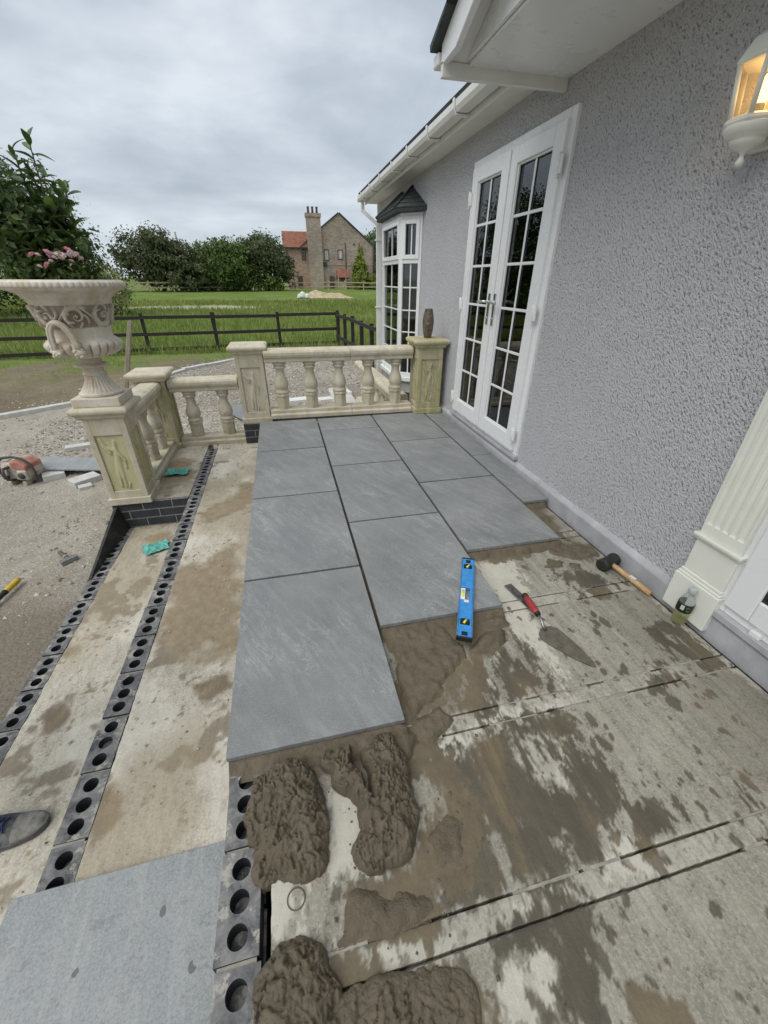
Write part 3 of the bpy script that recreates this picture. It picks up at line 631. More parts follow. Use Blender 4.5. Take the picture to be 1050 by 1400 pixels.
def slab_grid(name, mat, x0, x1, y0, y1, z, paint, step, rough, parent, depth=0.12, edge=0.003):
    nx = max(2, int((x1-x0)/step)+1); ny = max(2, int((y1-y0)/step)+1)
    xs = np.linspace(x0, x1, nx); ys = np.linspace(y0, y1, ny); X, Y = np.meshgrid(xs, ys, indexing='ij')
    Zt = z + rough*(fbm(X*9, Y*9, 15, 6, 0.62)-0.5)
    ej = (fbm(X*30, Y*30, 19, 3)-0.5)*2*edge                      # arrises crumbled
    bx = np.zeros_like(X); by = np.zeros_like(X); by[:, 0] = 1; by[:, -1] = -1; bx[0] = 1; bx[-1] = -1
    X2 = X + np.abs(ej)*bx; Y2 = Y + np.abs(ej)*by; Zt = Zt - 0.0015*(np.abs(bx)+np.abs(by) > 0)
    w, m, p = paint(X, Y)
    V = np.stack([X2, Y2, Zt], -1).reshape(-1, 3); Fq = grid_faces(nx, ny)
    idx = np.arange(nx*ny).reshape(nx, ny)
    ring = np.concatenate([idx[:, 0], idx[-1, 1:], idx[-2::-1, -1], idx[0, -2:0:-1]])
    low = V[ring].copy(); low[:, 2] = z-depth; k = len(V); n = len(ring); V = np.concatenate([V, V[ring], low]); a = np.arange(n); b = (a+1) % n
    Fq = np.concatenate([Fq, np.stack([k+b, k+a, k+n+a, k+n+b], -1)])
    ext = lambda q: np.concatenate([q.ravel(), q.ravel()[ring], q.ravel()[ring]])
    org = world_of(parent); V = V-np.array(org)
    return new_obj(name, np_mesh(name, V, Fq, dict(wet=ext(w), mud=ext(m), pale=ext(p))), mat, parent)
base = thing('patio_base', '', '', (1.05, 0.5, -0.2)); del base['label'], base['category']; struct(base)
GAP = 0.0033
strips = [-2.045, -1.545, -1.045, -0.55, -0.055, 0.445, 0.945, 1.445]
yprev = -2.6
for i, s0 in enumerate(strips):
    near = s0 < 1.2 and s0 > -1.2
    slab_grid('concrete_panel', 'concrete', 0.135, 1.995, yprev+GAP, s0-GAP, ZC, paint_patio, 0.0055 if near else 0.04, 0.004, base)
    slab_grid('beam_strip', 'concrete', 0.135, 1.995, s0+GAP, s0+0.062-GAP, ZC+0.001, paint_patio, 0.0055 if near else 0.04, 0.003, base)
    yprev = s0+0.062
slab_grid('concrete_panel', 'concrete', 0.135, 1.995, yprev+GAP, 4.0, ZC, paint_patio, 0.04, 0.003, base)
MB().box((0.14, -2.6, -0.6), (1.99, 4.0, -0.085)).build('footing', 'joint_mortar', base)
jf = random.Random(23); jm = MB()                                    # grout still sitting in stretches of the plank joints
for s0 in strips[2:7]:
    for yj in (s0, s0+0.062):
        x = 0.15
        while x < 1.97:
            l = jf.uniform(0.03, 0.22); 
            if jf.random() < 0.5: jm.box((x, yj-0.006, -0.09), (min(x+l, 1.98), yj+0.006, ZC-jf.uniform(0.001, 0.005)))
            x += l+jf.uniform(0.0, 0.08)
stuff(jm.build('joint_grout', 'joint_mortar', base))

def tread_paint(polys_wet, polys_mud, z):
    W = [px_poly(p, z) for p in polys_wet]; Mu = [px_poly(p, z) for p in polys_mud]
    def f(x, y):
        n = fbm(x*9, y*9, 2, 5, 0.6)-0.5; n2 = fbm(x*30, y*30, 8, 4)-0.5
        w = np.zeros_like(x); m = np.zeros_like(x)
        for P in W: w = np.maximum(w, sstep(0.02, -0.02, poly_sd(P, x, y)+n*0.10+n2*0.03))
        for P in Mu: m = np.maximum(m, sstep(0.07, -0.07, poly_sd(P, x, y)+n*0.30+n2*0.05))
        w = np.maximum(w, 0.75*sstep(0.64, 0.70, fbm(x*5, y*5, 33, 5, 0.62)))
        w = np.maximum(w, 0.8*sstep(0.715, 0.74, fbm(x*26, y*26, 35, 4, 0.6)))
        m = np.maximum(m, 0.55*sstep(0.5, 0.7, fbm(x*2, y*1.2, 37, 4)))
        p = 0.6*sstep(0.52, 0.66, fbm(x*4, y*4, 39, 5))
        return np.clip(w, 0, 1), np.clip(m, 0, 1), p*(1-m)*(1-w)
    return f
ZB, ZA = -0.275, -0.50
tB = thing('step_tread', '', '', (-0.25, 1.0, ZB)); del tB['label'], tB['category']; struct(tB)
slab_grid('tread_concrete', 'tread_concrete', -0.482, 0.004, -2.0, 3.95, ZB, tread_paint(
    [[(262, 935), (316, 918), (318, 935), (280, 965)], [(128, 1085), (150, 1075), (170, 1090), (160, 1130), (130, 1150), (110, 1140)], [(270, 702), (320, 690), (330, 700), (285, 715)], [(300, 1090), (312, 1090), (312, 1110), (300, 1110)]],
    [[(232, 795), (250, 770), (332, 745), (332, 890), (250, 905), (205, 880)], [(285, 690), (345, 655), (345, 700), (270, 715)]], ZB), 0.008, 0.014, tB, 0.3, 0.004)
slab_grid('tread_concrete', 'tread_concrete', -0.98, -0.59, 2.50, 3.95, ZB, tread_paint([], [[(190, 650), (250, 620), (270, 650), (230, 680)]], ZB), 0.015, 0.010, tB, 0.3, 0.004)
tA = thing('step_tread', '', '', (-0.83, 1.0, ZA)); del tA['label'], tA['category']; struct(tA)
slab_grid('tread_concrete', 'tread_concrete', -1.066, -0.59, -2.0, 2.46, ZA, tread_paint(
    [[(50, 985), (62, 968), (90, 960), (97, 972), (80, 998), (58, 1000)], [(122, 992), (136, 990), (130, 1000)], [(0, 1220), (20, 1215), (18, 1240), (0, 1250)]],
    [[(195, 735), (232, 728), (235, 745), (200, 752)], [(55, 870), (115, 860), (105, 890), (80, 905)]], ZA), 0.008, 0.014, tA, 0.2, 0.004)
MB().box((-0.478, -2.0, -0.66), (0.0, 3.9, ZB-0.3)).build('footing', 'joint_mortar', tB)

# ------------------------------------------------------------------ perforated blue engineering bricks
def brick_mesh(name, holes=True, fill=None):
    L, Wd, H = 0.215, 0.1025, 0.065; mb = MB(); hx, hy = Wd/2, L/2
    mb.add([(-hx, -hy, -H), (hx, -hy, -H), (hx, hy, -H), (-hx, hy, -H), (-hx, -hy, 0), (hx, -hy, 0), (hx, hy, 0), (-hx, hy, 0)],
           [(0, 3, 2, 1), (0, 1, 5, 4), (1, 2, 6, 5), (2, 3, 7, 6), (3, 0, 4, 7)] + ([] if holes else [(4, 5, 6, 7)]))
    if holes:
        for c in range(3):
            y0 = -hy + L*c/3; y1 = -hy + L*(c+1)/3; cy = (c-1)*0.066; N = 20; V = []
            for k in range(N):
                a = 2*math.pi*(k+0.5)/N; ca, sa = math.cos(a), math.sin(a); V.append((0.0245*ca, cy+0.0245*sa, 0))
            for k in range(N):
                a = 2*math.pi*(k+0.5)/N; ca, sa = math.cos(a), math.sin(a)
                t = min(hx/abs(ca) if abs(ca) > 1e-6 else 9, ((y1-cy)/sa if sa > 0 else (y0-cy)/sa) if abs(sa) > 1e-6 else 9); V.append((ca*t, cy+sa*t, 0))
            dp = 0.058 if not fill or fill[c] is None else fill[c]
            V += [(p[0], p[1], -dp) for p in V[:N]]
            Fc = [(k, N+k, N+(k+1) % N, (k+1) % N) for k in range(N)] + [((k+1) % N, 2*N+(k+1) % N, 2*N+k, k) for k in range(N)] + [tuple(2*N+k for k in range(N))]
            # corners of the cell
            cs = len(V); V += [(hx, y1, 0), (-hx, y1, 0), (-hx, y0, 0), (hx, y0, 0)]
            for q, (sx, sy) in enumerate(((1, 1), (-1, 1), (-1, -1), (1, -1))):
                best = None
                for k in range(N):
                    p, r_ = V[N+k], V[N+(k+1) % N]; cx_, cy_ = V[cs+q][0], V[cs+q][1]
                    onx = abs(abs(p[0])-hx) < 1e-6; rnx = abs(abs(r_[0])-hx) < 1e-6
                    if onx != rnx and p[0]*sx > 0 and (p[1]-cy)*sy > 0: best = k
                if best is not None: Fc.append((N+best, cs+q, N+(best+1) % N))
            mb.add(V, Fc)
    me = mb.mesh(name); me.materials.append(MAT['brick']); return me
BR = [brick_mesh('brick'), brick_mesh('brick', True, (None, 0.03, None)), brick_mesh('brick', True, (0.02, None, 0.045))]
BRS = brick_mesh('brick', False)
br = random.Random(3)
def brick_row(x, y0, y1, ztop, courses, label, first_clear=False):
    n = int(round((y1-y0)/0.225)); t = thing('brick_edging', label, 'brick edging', (x, (y0+y1)/2, ztop-0.075*courses))
    org = world_of(t)
    for c in range(courses):
        for k in range(n):
            y = y0 + 0.225*(k+0.5) + (0.1125 if c % 2 else 0)
            if c % 2 and k == n-1: continue
            me = (BR[0] if br.random() < 0.75 else BR[br.randrange(1, 3)]) if c == 0 else BRS
            share('brick', me, t, (x-org[0]+br.uniform(-0.003, 0.003), y-org[1], ztop-0.075*c-org[2]+br.uniform(-0.003, 0.001)), (br.uniform(-0.006, 0.006), br.uniform(-0.006, 0.006), br.uniform(-0.012, 0.012)))
    MB().box((x-0.044, y0, ztop-0.075*courses-0.02), (x+0.044, y1, ztop-0.064)).build('bed_joint', 'joint_mortar', t)
    for k in range(n-1):     # perpends in the top course
        y = y0+0.225*(k+1); MB().box((x-0.046, y-0.0048, ztop-0.05), (x+0.046+br.uniform(-0.004, 0.004), y+0.0048, ztop-0.004-br.random()*0.008)).build('perpend_joint', 'joint_mortar', t)
    return t
brick_row(0.060, -1.807, 0.218, -0.050, 3, 'row of holed blue bricks edging the top level beside the mortar heaps')
brick_row(0.060, 0.22, 3.60, -0.058, 3, 'holed blue brick row under the edge of the laid grey slabs')
brick_row(-0.535, -1.57, 3.60, ZB, 3, 'long row of holed blue bricks between the two concrete treads')
brick_row(-1.118, -1.59, 2.46, ZA, 1, 'row of holed blue bricks edging the lowest tread beside bare soil')
def brick_face(name, label, x0, x1, y, ztop, courses, cap_holes=False):
    t = thing(name, label, 'brick wall', ((x0+x1)/2, y+0.05, ztop-0.075*courses)); org = world_of(t)
    for c in range(courses):
        xs = x0 - (0.1125 if c % 2 else 0.0); z = ztop-0.075*c
        while xs < x1-0.02:
            a, b = max(xs, x0), min(xs+0.215, x1)
            if b-a > 0.03:
                MB().box((a, y, z-0.065), (b, y+0.1025, z)).build('brick', 'brick', t, 0.002, 1)
            xs += 0.225
    MB().box((x0+0.004, y+0.006, ztop-0.075*courses), (x1-0.004, y+0.098, ztop-0.003)).build('bed_joint', 'joint_mortar', t)
    return t
brick_face('brick_wall', 'dark blue brick wall of three courses under the urn pillar', -1.172, -0.592, 2.465, ZB-0.002, 4)
brick_face('brick_wall', 'stub of dark blue brickwork under the pillar at the slab corner', -0.185, 0.006, 3.665, -0.052, 3)
MB().box((-0.18, 3.77, -0.6), (0.3, 4.0, -0.058)).build('footing', 'joint_mortar', tB)

# ------------------------------------------------------------------ laid paving
pv = thing('patio_paving', '', '', (1.0, 1.8, 0)); del pv['label'], pv['category']; struct(pv)
pr = random.Random(11)
def lay(x0, x1, y0, y1, tilt=0.0012, thick=0.02, z=0.0):
    me = MB().box((x0, y0, z-thick), (x1, y1, z)).mesh('slab', ((x0+x1)/2, (y0+y1)/2, z))
    o = new_obj('slab', me, 'slab', pv, Vector(((x0+x1)/2, (y0+y1)/2, z+pr.uniform(-0.0008, 0.0008)))-world_of(pv))
    o.rotation_euler = (pr.uniform(-tilt, tilt), pr.uniform(-tilt, tilt), 0); bev(o, 0.0016, 1); return o
FAR = 3.545; P_, L_ = 0.605, 0.8955; J = 0.015
for c, o0, last in ((0, 0.0, 4), (1, 0.4446, 4), (2, 0.8908, 3)):
    for k in range(last):
        a, b = o0+k*L_, min(o0+(k+1)*L_-J, FAR)
        lay(c*P_, (c+1)*P_-J, a, b)
lay(1.819, 2.004, 1.335, 2.187); lay(1.819, 2.006, 2.195, 3.065); lay(1.819, 2.006, 3.072, 3.49)
# mortar bed: a real bed under the slabs that squeezes out at the open fronts
fronts = [(0.006, 0.598, 0.0), (0.605, 1.20, 0.4446), (1.21, 1.81, 0.8908), (1.80, 1.99, 1.335)]
BLOB = [(px_poly([(640, 880), (660, 862), (690, 858), (698, 880), (670, 895), (645, 898)], ZC), 0.035), (px_poly([(655, 850), (692, 838), (700, 858), (672, 868)], ZC), 0.028),
        (px_poly([(525, 860), (600, 850), (640, 900), (600, 960), (566, 985), (550, 960)], ZC), 0.018), (px_poly([(560, 985), (600, 960), (625, 985), (580, 1030)], ZC), 0.020),
        (px_poly([(748, 764), (775, 768), (770, 780), (745, 776)], ZC), 0.022), (px_poly([(775, 768), (797, 770), (795, 780), (778, 778)], ZC), 0.018),
        (px_poly([(745, 742), (815, 746), (824, 762), (796, 769), (752, 756)], ZC), 0.010), (px_poly([(712, 742), (728, 738), (735, 752), (716, 756)], ZC), 0.022),
        (px_poly([(320, 1036), (555, 988), (575, 1010), (560, 1040), (470, 1050), (360, 1056)], ZC), 0.026), (px_poly([(480, 1205), (600, 1225), (605, 1250), (560, 1280), (465, 1290)], ZC), 0.012),
        (px_poly([(738, 700), (750, 706), (752, 716), (742, 712)], ZC), 0.016), (px_poly([(585, 1150), (600, 1110), (640, 1120), (630, 1180), (600, 1200)], ZC), 0.008)]
def bed_h(X, Y):
    h = np.full(X.shape, -0.01); n = fbm(X*14, Y*14, 51, 5)-0.5; n2 = fbm(X*45, Y*45, 57, 4)-0.5
    for a, b, y0 in fronts:
        inx = sstep(a-0.012, a+0.004, X)*sstep(b+0.012, b-0.004, X)
        d = Y-(y0-0.012)+n*0.05; h = np.maximum(h, np.where(inx > 0.5, -0.01+0.043*sstep(-0.055, 0.02, d), -0.01))
    for P, H in BLOB:
        d = poly_sd(P, X, Y)+n*0.06; h = np.maximum(h, -0.01+(H+0.01)*sstep(0.012, -0.035, d)+np.where(d < 0, n2*0.012, 0))
    under = np.zeros(X.shape, bool)
    for a, b, y0 in fronts: under |= (X > a-0.01) & (X < b+0.01) & (Y > y0)
    out = np.where(under, np.clip(h, -0.01, 0.0335), h+np.where(h > 0.0, n2*0.010, 0))
    jt = np.zeros(X.shape, bool)                                   # joints are raked out down to the bed
    for xj in (0.598, 1.203, 1.812): jt |= np.abs(X-xj) < 0.012
    for xa, xb, y0 in fronts:
        for k in (1, 2): jt |= (X > xa) & (X < xb) & (np.abs(Y-(y0+k*L_-0.006)) < 0.012)
    return np.where(jt & under, np.minimum(out, 0.002), out)
xs = np.arange(0.004, 1.996, 0.008); ys = np.arange(-0.62, 1.75, 0.008); X, Y = np.meshgrid(xs, ys, indexing='ij'); H = bed_h(X, Y)
Fq = grid_faces(len(xs), len(ys)); keep = (H.ravel()[Fq] > -0.006).any(1); 
V = np.stack([X, Y, ZC+H], -1).reshape(-1, 3)-np.array(world_of(pv))
def compact(V, Fq):
    u, inv = np.unique(Fq, return_inverse=True); return V[u], inv.reshape(Fq.shape)
V2, F2 = compact(V, Fq[keep]); stuff(new_obj('mortar_bed', np_mesh('mortar_bed', V2, F2), 'mortar', pv))
MB().box((0.112, 1.6, ZC), (1.99, 3.53, -0.048)).build('bedding', 'mortar', pv)
MB().box((1.815, 1.345, ZC+0.002), (1.99, 1.62, -0.0215)).build('bedding', 'mortar', pv)
# ------------------------------------------------------------------ mortar heaps
def heap(label, lobes, box, lump, seed, slots=()):
    xs = np.arange(box[0], box[1], 0.003); ys = np.arange(box[2], box[3], 0.003); X, Y = np.meshgrid(xs, ys, indexing='ij')
    wx = X + (fbm(X*11, Y*11, seed, 4)-0.5)*0.06; wy = Y + (fbm(X*11, Y*11, seed+9, 4)-0.5)*0.06
    h = np.full(X.shape, -0.02)
    for cx, cy, rx, ry, H, rot in lobes:
        c, s = math.cos(rot), math.sin(rot); u = ((wx-cx)*c+(wy-cy)*s)/rx; v = (-(wx-cx)*s+(wy-cy)*c)/ry; d = np.sqrt(u*u+v*v)
        h = np.maximum(h, np.where(d < 1, H*np.sqrt(np.maximum(0, 1-d**2.4)), -0.02-0.05*(d-1)))
    for cx, cy, rx, ry, H, rot in slots:
        c, s = math.cos(rot), math.sin(rot); u = ((wx-cx)*c+(wy-cy)*s)/rx; v = (-(wx-cx)*s+(wy-cy)*c)/ry
        h = h - H*np.exp(-(u*u+v*v)**2)
    r1 = 1-np.abs(2*fbm(wx*15, wy*12, seed+3, 6, 0.62)-1); r2 = fbm(X*85, Y*85, seed+5, 4, 0.7)-0.5; r3 = 1-np.abs(2*fbm(wx*34, wy*24, seed+13, 4, 0.6)-1)
    amp = np.clip(h/0.03, 0, 1); z = h + amp*(lump*(r1-0.75)*0.8 + lump*0.75*r2 - lump*0.45*sstep(0.86, 0.98, r3))
    hx = (fbm(X*22, Y*22, seed+21, 4)-0.5)*0.020*amp; hy = (fbm(X*22, Y*22, seed+27, 4)-0.5)*0.020*amp     # overhanging lumps
    V = np.stack([X+hx, Y+hy, ZC+z], -1).reshape(-1, 3); Fq = grid_faces(len(xs), len(ys)); keep = (z.ravel()[Fq] > -0.004).any(1)
    V2, F2 = compact(V, Fq[keep]); c = V2.mean(0); c[2] = ZC
    o = new_obj('mortar_heap', np_mesh('mortar_heap', V2-c, F2), 'mortar', None, c); return tag(o, label, 'mortar heap', 'heaps of wet mortar')
heap('oval heap of brown mortar slumped over the edge of the holed bricks', [(0.20, -0.185, 0.105, 0.165, 0.085, 0.12), (0.115, -0.15, 0.055, 0.10, 0.035, 0), (0.13, -0.26, 0.05, 0.07, 0.025, 0)], (0.03, 0.36, -0.42, 0.06), 0.03, 101)
heap('crescent shaped mortar heap with a dark slot through it', [(0.475, -0.19, 0.10, 0.175, 0.095, -0.1), (0.38, -0.11, 0.055, 0.10, 0.075, 0.15), (0.41, -0.31, 0.07, 0.06, 0.055, 0.3), (0.335, -0.055, 0.06, 0.035, 0.04, 0)], (0.26, 0.63, -0.45, 0.06), 0.03, 131,
     [(0.415, -0.11, 0.014, 0.075, 0.09, 0.12)])
heap('broad flat mortar spread below the round cup mark', [(0.19, -0.56, 0.10, 0.13, 0.055, 0.2), (0.36, -0.62, 0.15, 0.075, 0.024, 0.2), (0.16, -0.70, 0.12, 0.12, 0.05, 0), (0.48, -0.63, 0.10, 0.06, 0.016, 0.1), (0.35, -0.78, 0.22, 0.10, 0.03, 0)], (0.10, 0.70, -0.95, -0.36), 0.028, 171)
# faint ring left by a cup
tag(MB().lathe([(0.0205, 0), (0.0235, 0.0016), (0.0225, 0.002), (0.0205, 0.0016)], tuple(gz(405, 1229, ZC+0.001)), 28, caps=False).build('cup_ring', 'mortar', None), 'thin round mortar ring left by a cup on pale concrete', 'cup mark')
# ------------------------------------------------------------------ loose slab lying on the upper tread
s0 = gz(304, 1160, ZB+0.022); lo = MB().box((-0.612, -0.89, -0.02), (0.0, 0.0, 0)).mesh('paving_slab')
ls = new_obj('paving_slab', lo, 'slab_dusty', None, (-0.018, s0[1]+0.02, ZB+0.024)); bev(ls, 0.002, 1); ls.rotation_euler = (0, 0, 0.012)
tag(ls, 'dusty loose grey slab lying over the brick row on the tread', 'paving slab')

# crumbs of mortar and grit dropped over bricks, treads and concrete
cr_r = np.random.default_rng(17)
def crumbs(label, n, x0, x1, y0, y1, z, smax, seed, cx=None):
    x = cr_r.uniform(x0, x1, n); y = cr_r.uniform(y0, y1, n) if cx is None else np.clip(cr_r.normal(cx[1], cx[2], n), y0, y1)
    if cx is not None: x = np.clip(cr_r.normal(cx[0], cx[2], n), x0, x1)
    s_ = 0.0012+smax*0.7*cr_r.random(n)**4
    tag(stone_field('mortar_crumbs', np.stack([x, y, np.full(n, z)+s_*0.15], -1), s_, 'mortar' if cx is not None else 'loose_stone', seed), label, 'crumbs')
crumbs('grit strewn over the lower tread', 500, -1.06, -0.6, -0.8, 2.4, ZA+0.004, 0.010, 31)
crumbs('grit strewn over the upper tread', 600, -0.47, -0.02, 0.0, 3.5, ZB+0.004, 0.010, 32)
crumbs('mortar crumbs dropped around the heaps', 420, 0.14, 1.2, -0.9, 0.4, ZC+0.001, 0.011, 33, (0.5, -0.25, 0.22))
# ------------------------------------------------------------------ cast stone balustrade
def seg_d(x, y, a, b):
    ax, ay = a; bx, by = b; ex, ey = bx-ax, by-ay; t = np.clip(((x-ax)*ex+(y-ay)*ey)/(ex*ex+ey*ey+1e-9), 0, 1); return np.hypot(x-ax-t*ex, y-ay-t*ey)
def relief_mesh(w, h, flip=1, depth=0.011):
    """a robed winged figure in low relief; local x across, z up, facing -y"""
    xs = np.linspace(0, w, 46); zs = np.linspace(0, h, 90); X, Z = np.meshgrid(xs, zs, indexing='ij'); u = (X/w-0.5)*2*flip; v = Z/h
    def blob(a, b, r0, r1=None):
        r1 = r0 if r1 is None else r1; d = seg_d(u*0.45, v, (a[0]*0.45, a[1]), (b[0]*0.45, b[1])); t = np.clip((v-a[1])/(b[1]-a[1]+1e-6), 0, 1); r = r0+(r1-r0)*t
        return np.sqrt(np.clip(1-(d/r)**2, 0, 1))
    hgt = np.zeros_like(X)
    for q in (blob((0.15, 0.83), (0.17, 0.86), 0.062), blob((0.05, 0.52), (0.12, 0.76), 0.10, 0.075), blob((-0.25, 0.28), (0.02, 0.52), 0.085, 0.11), blob((-0.30, 0.10), (-0.22, 0.30), 0.05, 0.07), blob((0.02, 0.08), (0.02, 0.48), 0.045, 0.09),
              blob((0.2, 0.72), (0.55, 0.55), 0.035), blob((0.55, 0.55), (0.50, 0.42), 0.03), blob((0.0, 0.74), (-0.50, 0.80), 0.038), blob((-0.50, 0.80), (-0.75, 0.93), 0.05), blob((-0.30, 0.70), (-0.72, 0.84), 0.04), blob((0.25, 0.05), (0.35, 0.12), 0.03)):
        hgt = np.maximum(hgt, q)
    folds = 0.12*np.sin((u*9+v*14))*(hgt > 0.2)*(v < 0.6)
    hgt = hgt*(1+folds); edge = np.minimum.reduce([X/0.012, (w-X)/0.012, Z/0.012, (h-Z)/0.012]).clip(0, 1)
    Yd = -depth*hgt*edge - 0.0012*(fbm(X*60, Z*60, 4, 3)-0.5)*edge
    V = np.stack([X-w/2, Yd, Z], -1).reshape(-1, 3); return np_mesh('relief_panel', V, grid_faces(46, 90))
REL = {}
for k, m in (('a', 'stone'), ('b', 'stone_algae'), ('c', 'stone_panel')):
    REL[k] = relief_mesh(0.19, 0.455); REL[k].materials.append(MAT[m])
def pillar(label, x, y, z, mat='stone', rel='a', relsides=((0, -1), (1, 0)), H=0.79, tint_cap=None, w=0.29):
    t = thing('stone_pillar', label, 'pillar', (x, y, z), 'cast stone pillars of the balustrade'); h = w/2
    # shaft with four recessed panels: corners, rails and the sunk ground
    zb, z0, z1, zt = 0.055, 0.115, 0.575, H-0.075; pw = 0.097
    sh = MB(); c = h-0.006
    sh.box((x-h-0.012, y-h-0.012, z), (x+h+0.012, y+h+0.012, z+zb))
    for sx in (-1, 1):
        for sy in (-1, 1):
            a = (x+sx*pw, y+sy*pw); b = (x+sx*c, y+sy*c); sh.box((min(a[0], b[0]), min(a[1], b[1]), z+zb), (max(a[0], b[0]), max(a[1], b[1]), z+zt))
    for lo, hi in ((zb, z0), (z1, zt)):
        sh.box((x-pw-0.001, y-c+0.0006, z+lo), (x+pw+0.001, y+c-0.0006, z+hi)); sh.box((x-c+0.0006, y-pw-0.001, z+lo+0.0005), (x+c-0.0006, y+pw+0.001, z+hi-0.0005))
    sh.box((x-c+0.016, y-c+0.016, z+z0-0.002), (x+c-0.016, y+c-0.016, z+z1+0.002))
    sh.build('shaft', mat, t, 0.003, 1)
    for (dx, dy) in relsides:
        o = bpy.data.objects.new('relief_panel', REL[rel]); COL.objects.link(o); o.parent = t
        o.location = (dx*(c-0.0135), dy*(c-0.0135), z0+0.002); o.rotation_euler = (0, 0, math.atan2(dx, -dy))
    q = 0.0; prof = [(h+0.004, zt-0.012), (h+0.016, zt), (h+0.016, zt+0.012), (h+0.030, zt+0.024), (h+0.044, zt+0.034), (h+0.047, zt+0.052), (h+0.040, zt+0.066), (h+0.018, zt+0.075)]
    cap = MB(); cap.lathe([(r*math.sqrt(2), zz) for r, zz in prof], (x, y, z), 4, smooth=False, rot0=math.pi/4)
    cap.build('cap', tint_cap or mat, t, 0.004, 2)
    return t
pillar('cream stone pillar carrying the planted urn', -1.018, 2.600, ZB, 'stone', 'c', ((0, -1), (1, 0)))
pillar('greenish stone pillar at the corner behind the urn pillar', -1.012, 3.835, ZB, 'stone_algae', 'b', ((0, -1), (1, 0)), tint_cap='stone')
pillar('weathered stone pillar standing on black brickwork at the slab corner', -0.030, 3.835, -0.05, 'stone', 'a', ((0, -1), (-1, 0), (1, 0)))
pillar('algae stained stone pillar against the grey wall under the brown vase', 1.848, 3.632, 0.002, 'stone_algae', 'b', ((0, -1), (-1, 0)), H=0.775)
BP = [(0.050, 0), (0.050, 0.004)]
def baluster_mesh():
    mb = MB()
    hexp = [(0.066, 0.0), (0.068, 0.03), (0.068, 0.125), (0.078, 0.14), (0.078, 0.155), (0.070, 0.165)]
    mb.lathe([(r, z) for r, z in hexp], (0, 0, 0), 6, smooth=False, rot0=math.pi/6)
    prof = [(0.060, 0.160), (0.072, 0.170), (0.074, 0.185), (0.060, 0.200), (0.058, 0.206), (0.068, 0.222), (0.073, 0.250), (0.070, 0.280), (0.060, 0.310), (0.048, 0.340), (0.042, 0.370), (0.043, 0.395), (0.050, 0.418), (0.062, 0.428), (0.062, 0.438), (0.052, 0.444), (0.060, 0.452), (0.068, 0.468), (0.068, 0.485)]
    mb.lathe(prof, (0, 0, 0), 28)
    for k in range(6):         # sunk panels on the hexagonal foot: raised frames
        a = math.pi/3*k+math.pi/3; ca, sa = math.cos(a), math.sin(a); r = 0.068*math.cos(math.pi/6)
        for (w0, w1, h0, h1) in ((-0.024, -0.015, 0.02, 0.118), (0.015, 0.024, 0.02, 0.118), (-0.015, 0.015, 0.108, 0.118)):
            V = []
            for d in (-0.001, 0.003):
                for (w_, h_) in ((w0, h0), (w1, h0), (w1, h1), (w0, h1)): V.append(((r+d)*ca-w_*sa, (r+d)*sa+w_*ca, h_))
            mb.add(V, [(0, 1, 2, 3), (7, 6, 5, 4), (0, 4, 5, 1), (1, 5, 6, 2), (2, 6, 7, 3), (3, 7, 4, 0)])
    return mb.mesh('baluster')
BAL = {}
for m in ('stone', 'stone_algae'):
    BAL[m] = baluster_mesh(); BAL[m].materials.append(MAT[m])
RAILP = [(-0.075, 0.575), (0.075, 0.575), (0.080, 0.585), (0.080, 0.612), (0.095, 0.628), (0.102, 0.648), (0.102, 0.672), (0.090, 0.692), (0.060, 0.702), (-0.060, 0.702), (-0.090, 0.692), (-0.102, 0.672), (-0.102, 0.648), (-0.095, 0.628), (-0.080, 0.612), (-0.080, 0.585)]
PLP = [(-0.105, 0.0), (0.105, 0.0), (0.105, 0.04), (0.085, 0.052), (0.085, 0.088), (-0.085, 0.088), (-0.085, 0.052), (-0.105, 0.04)]
def balustrade(label, p0, p1, z, spots, splits=(), mat='stone', spin=0.0):
    p0 = Vector((*p0, z)); p1 = Vector((*p1, z)); L = (p1-p0).length; ang = math.atan2(p1.y-p0.y, p1.x-p0.x)
    t = thing('balustrade', label, 'balustrade', tuple(p0), 'lengths of stone balustrade', (0, 0, ang))
    cuts = [0, *splits, L]
    for a, b in zip(cuts, cuts[1:]):
        r_ = MB().prism(RAILP, a+0.0015, b-0.0015, 0).build('handrail', mat, t, 0.003, 1, origin=(0, 0, 0))
        MB().prism(PLP, a+0.0015, b-0.0015, 0).build('plinth', mat, t, 0.003, 1, origin=(0, 0, 0))
    for s in spots: share('baluster', BAL[mat], t, (s, 0, 0.0885), (0, 0, br.uniform(-0.2, 0.2)))
    return t
balustrade('stone balustrade of five balusters between the brick based pillar and the wall pillar', (0.120, 3.735), (1.692, 3.70), -0.004, [0.145, 0.455, 0.765, 1.085, 1.395], (0.885,))
balustrade('short low balustrade of two balusters between corner pillar and brick based pillar', (-0.862, 3.83), (-0.180, 3.83), ZB, [0.17, 0.50])
balustrade('short balustrade running back from the urn pillar', (-1.005, 2.748), (-1.005, 3.688), ZB, [0.16, 0.45, 0.76])
balustrade('further balustrade standing on lower ground before the bay window', (1.66, 3.98), (1.60, 6.4), -0.60, [0.2+0.31*i for i in range(7)], (1.2,))
tag(MB().box((1.10, 4.25, -0.60), (1.48, 7.3, -0.545)).build('concrete_plinth', 'kerb_concrete', None, 0.006), 'pale concrete strip foundation beside the further balustrade', 'foundation')

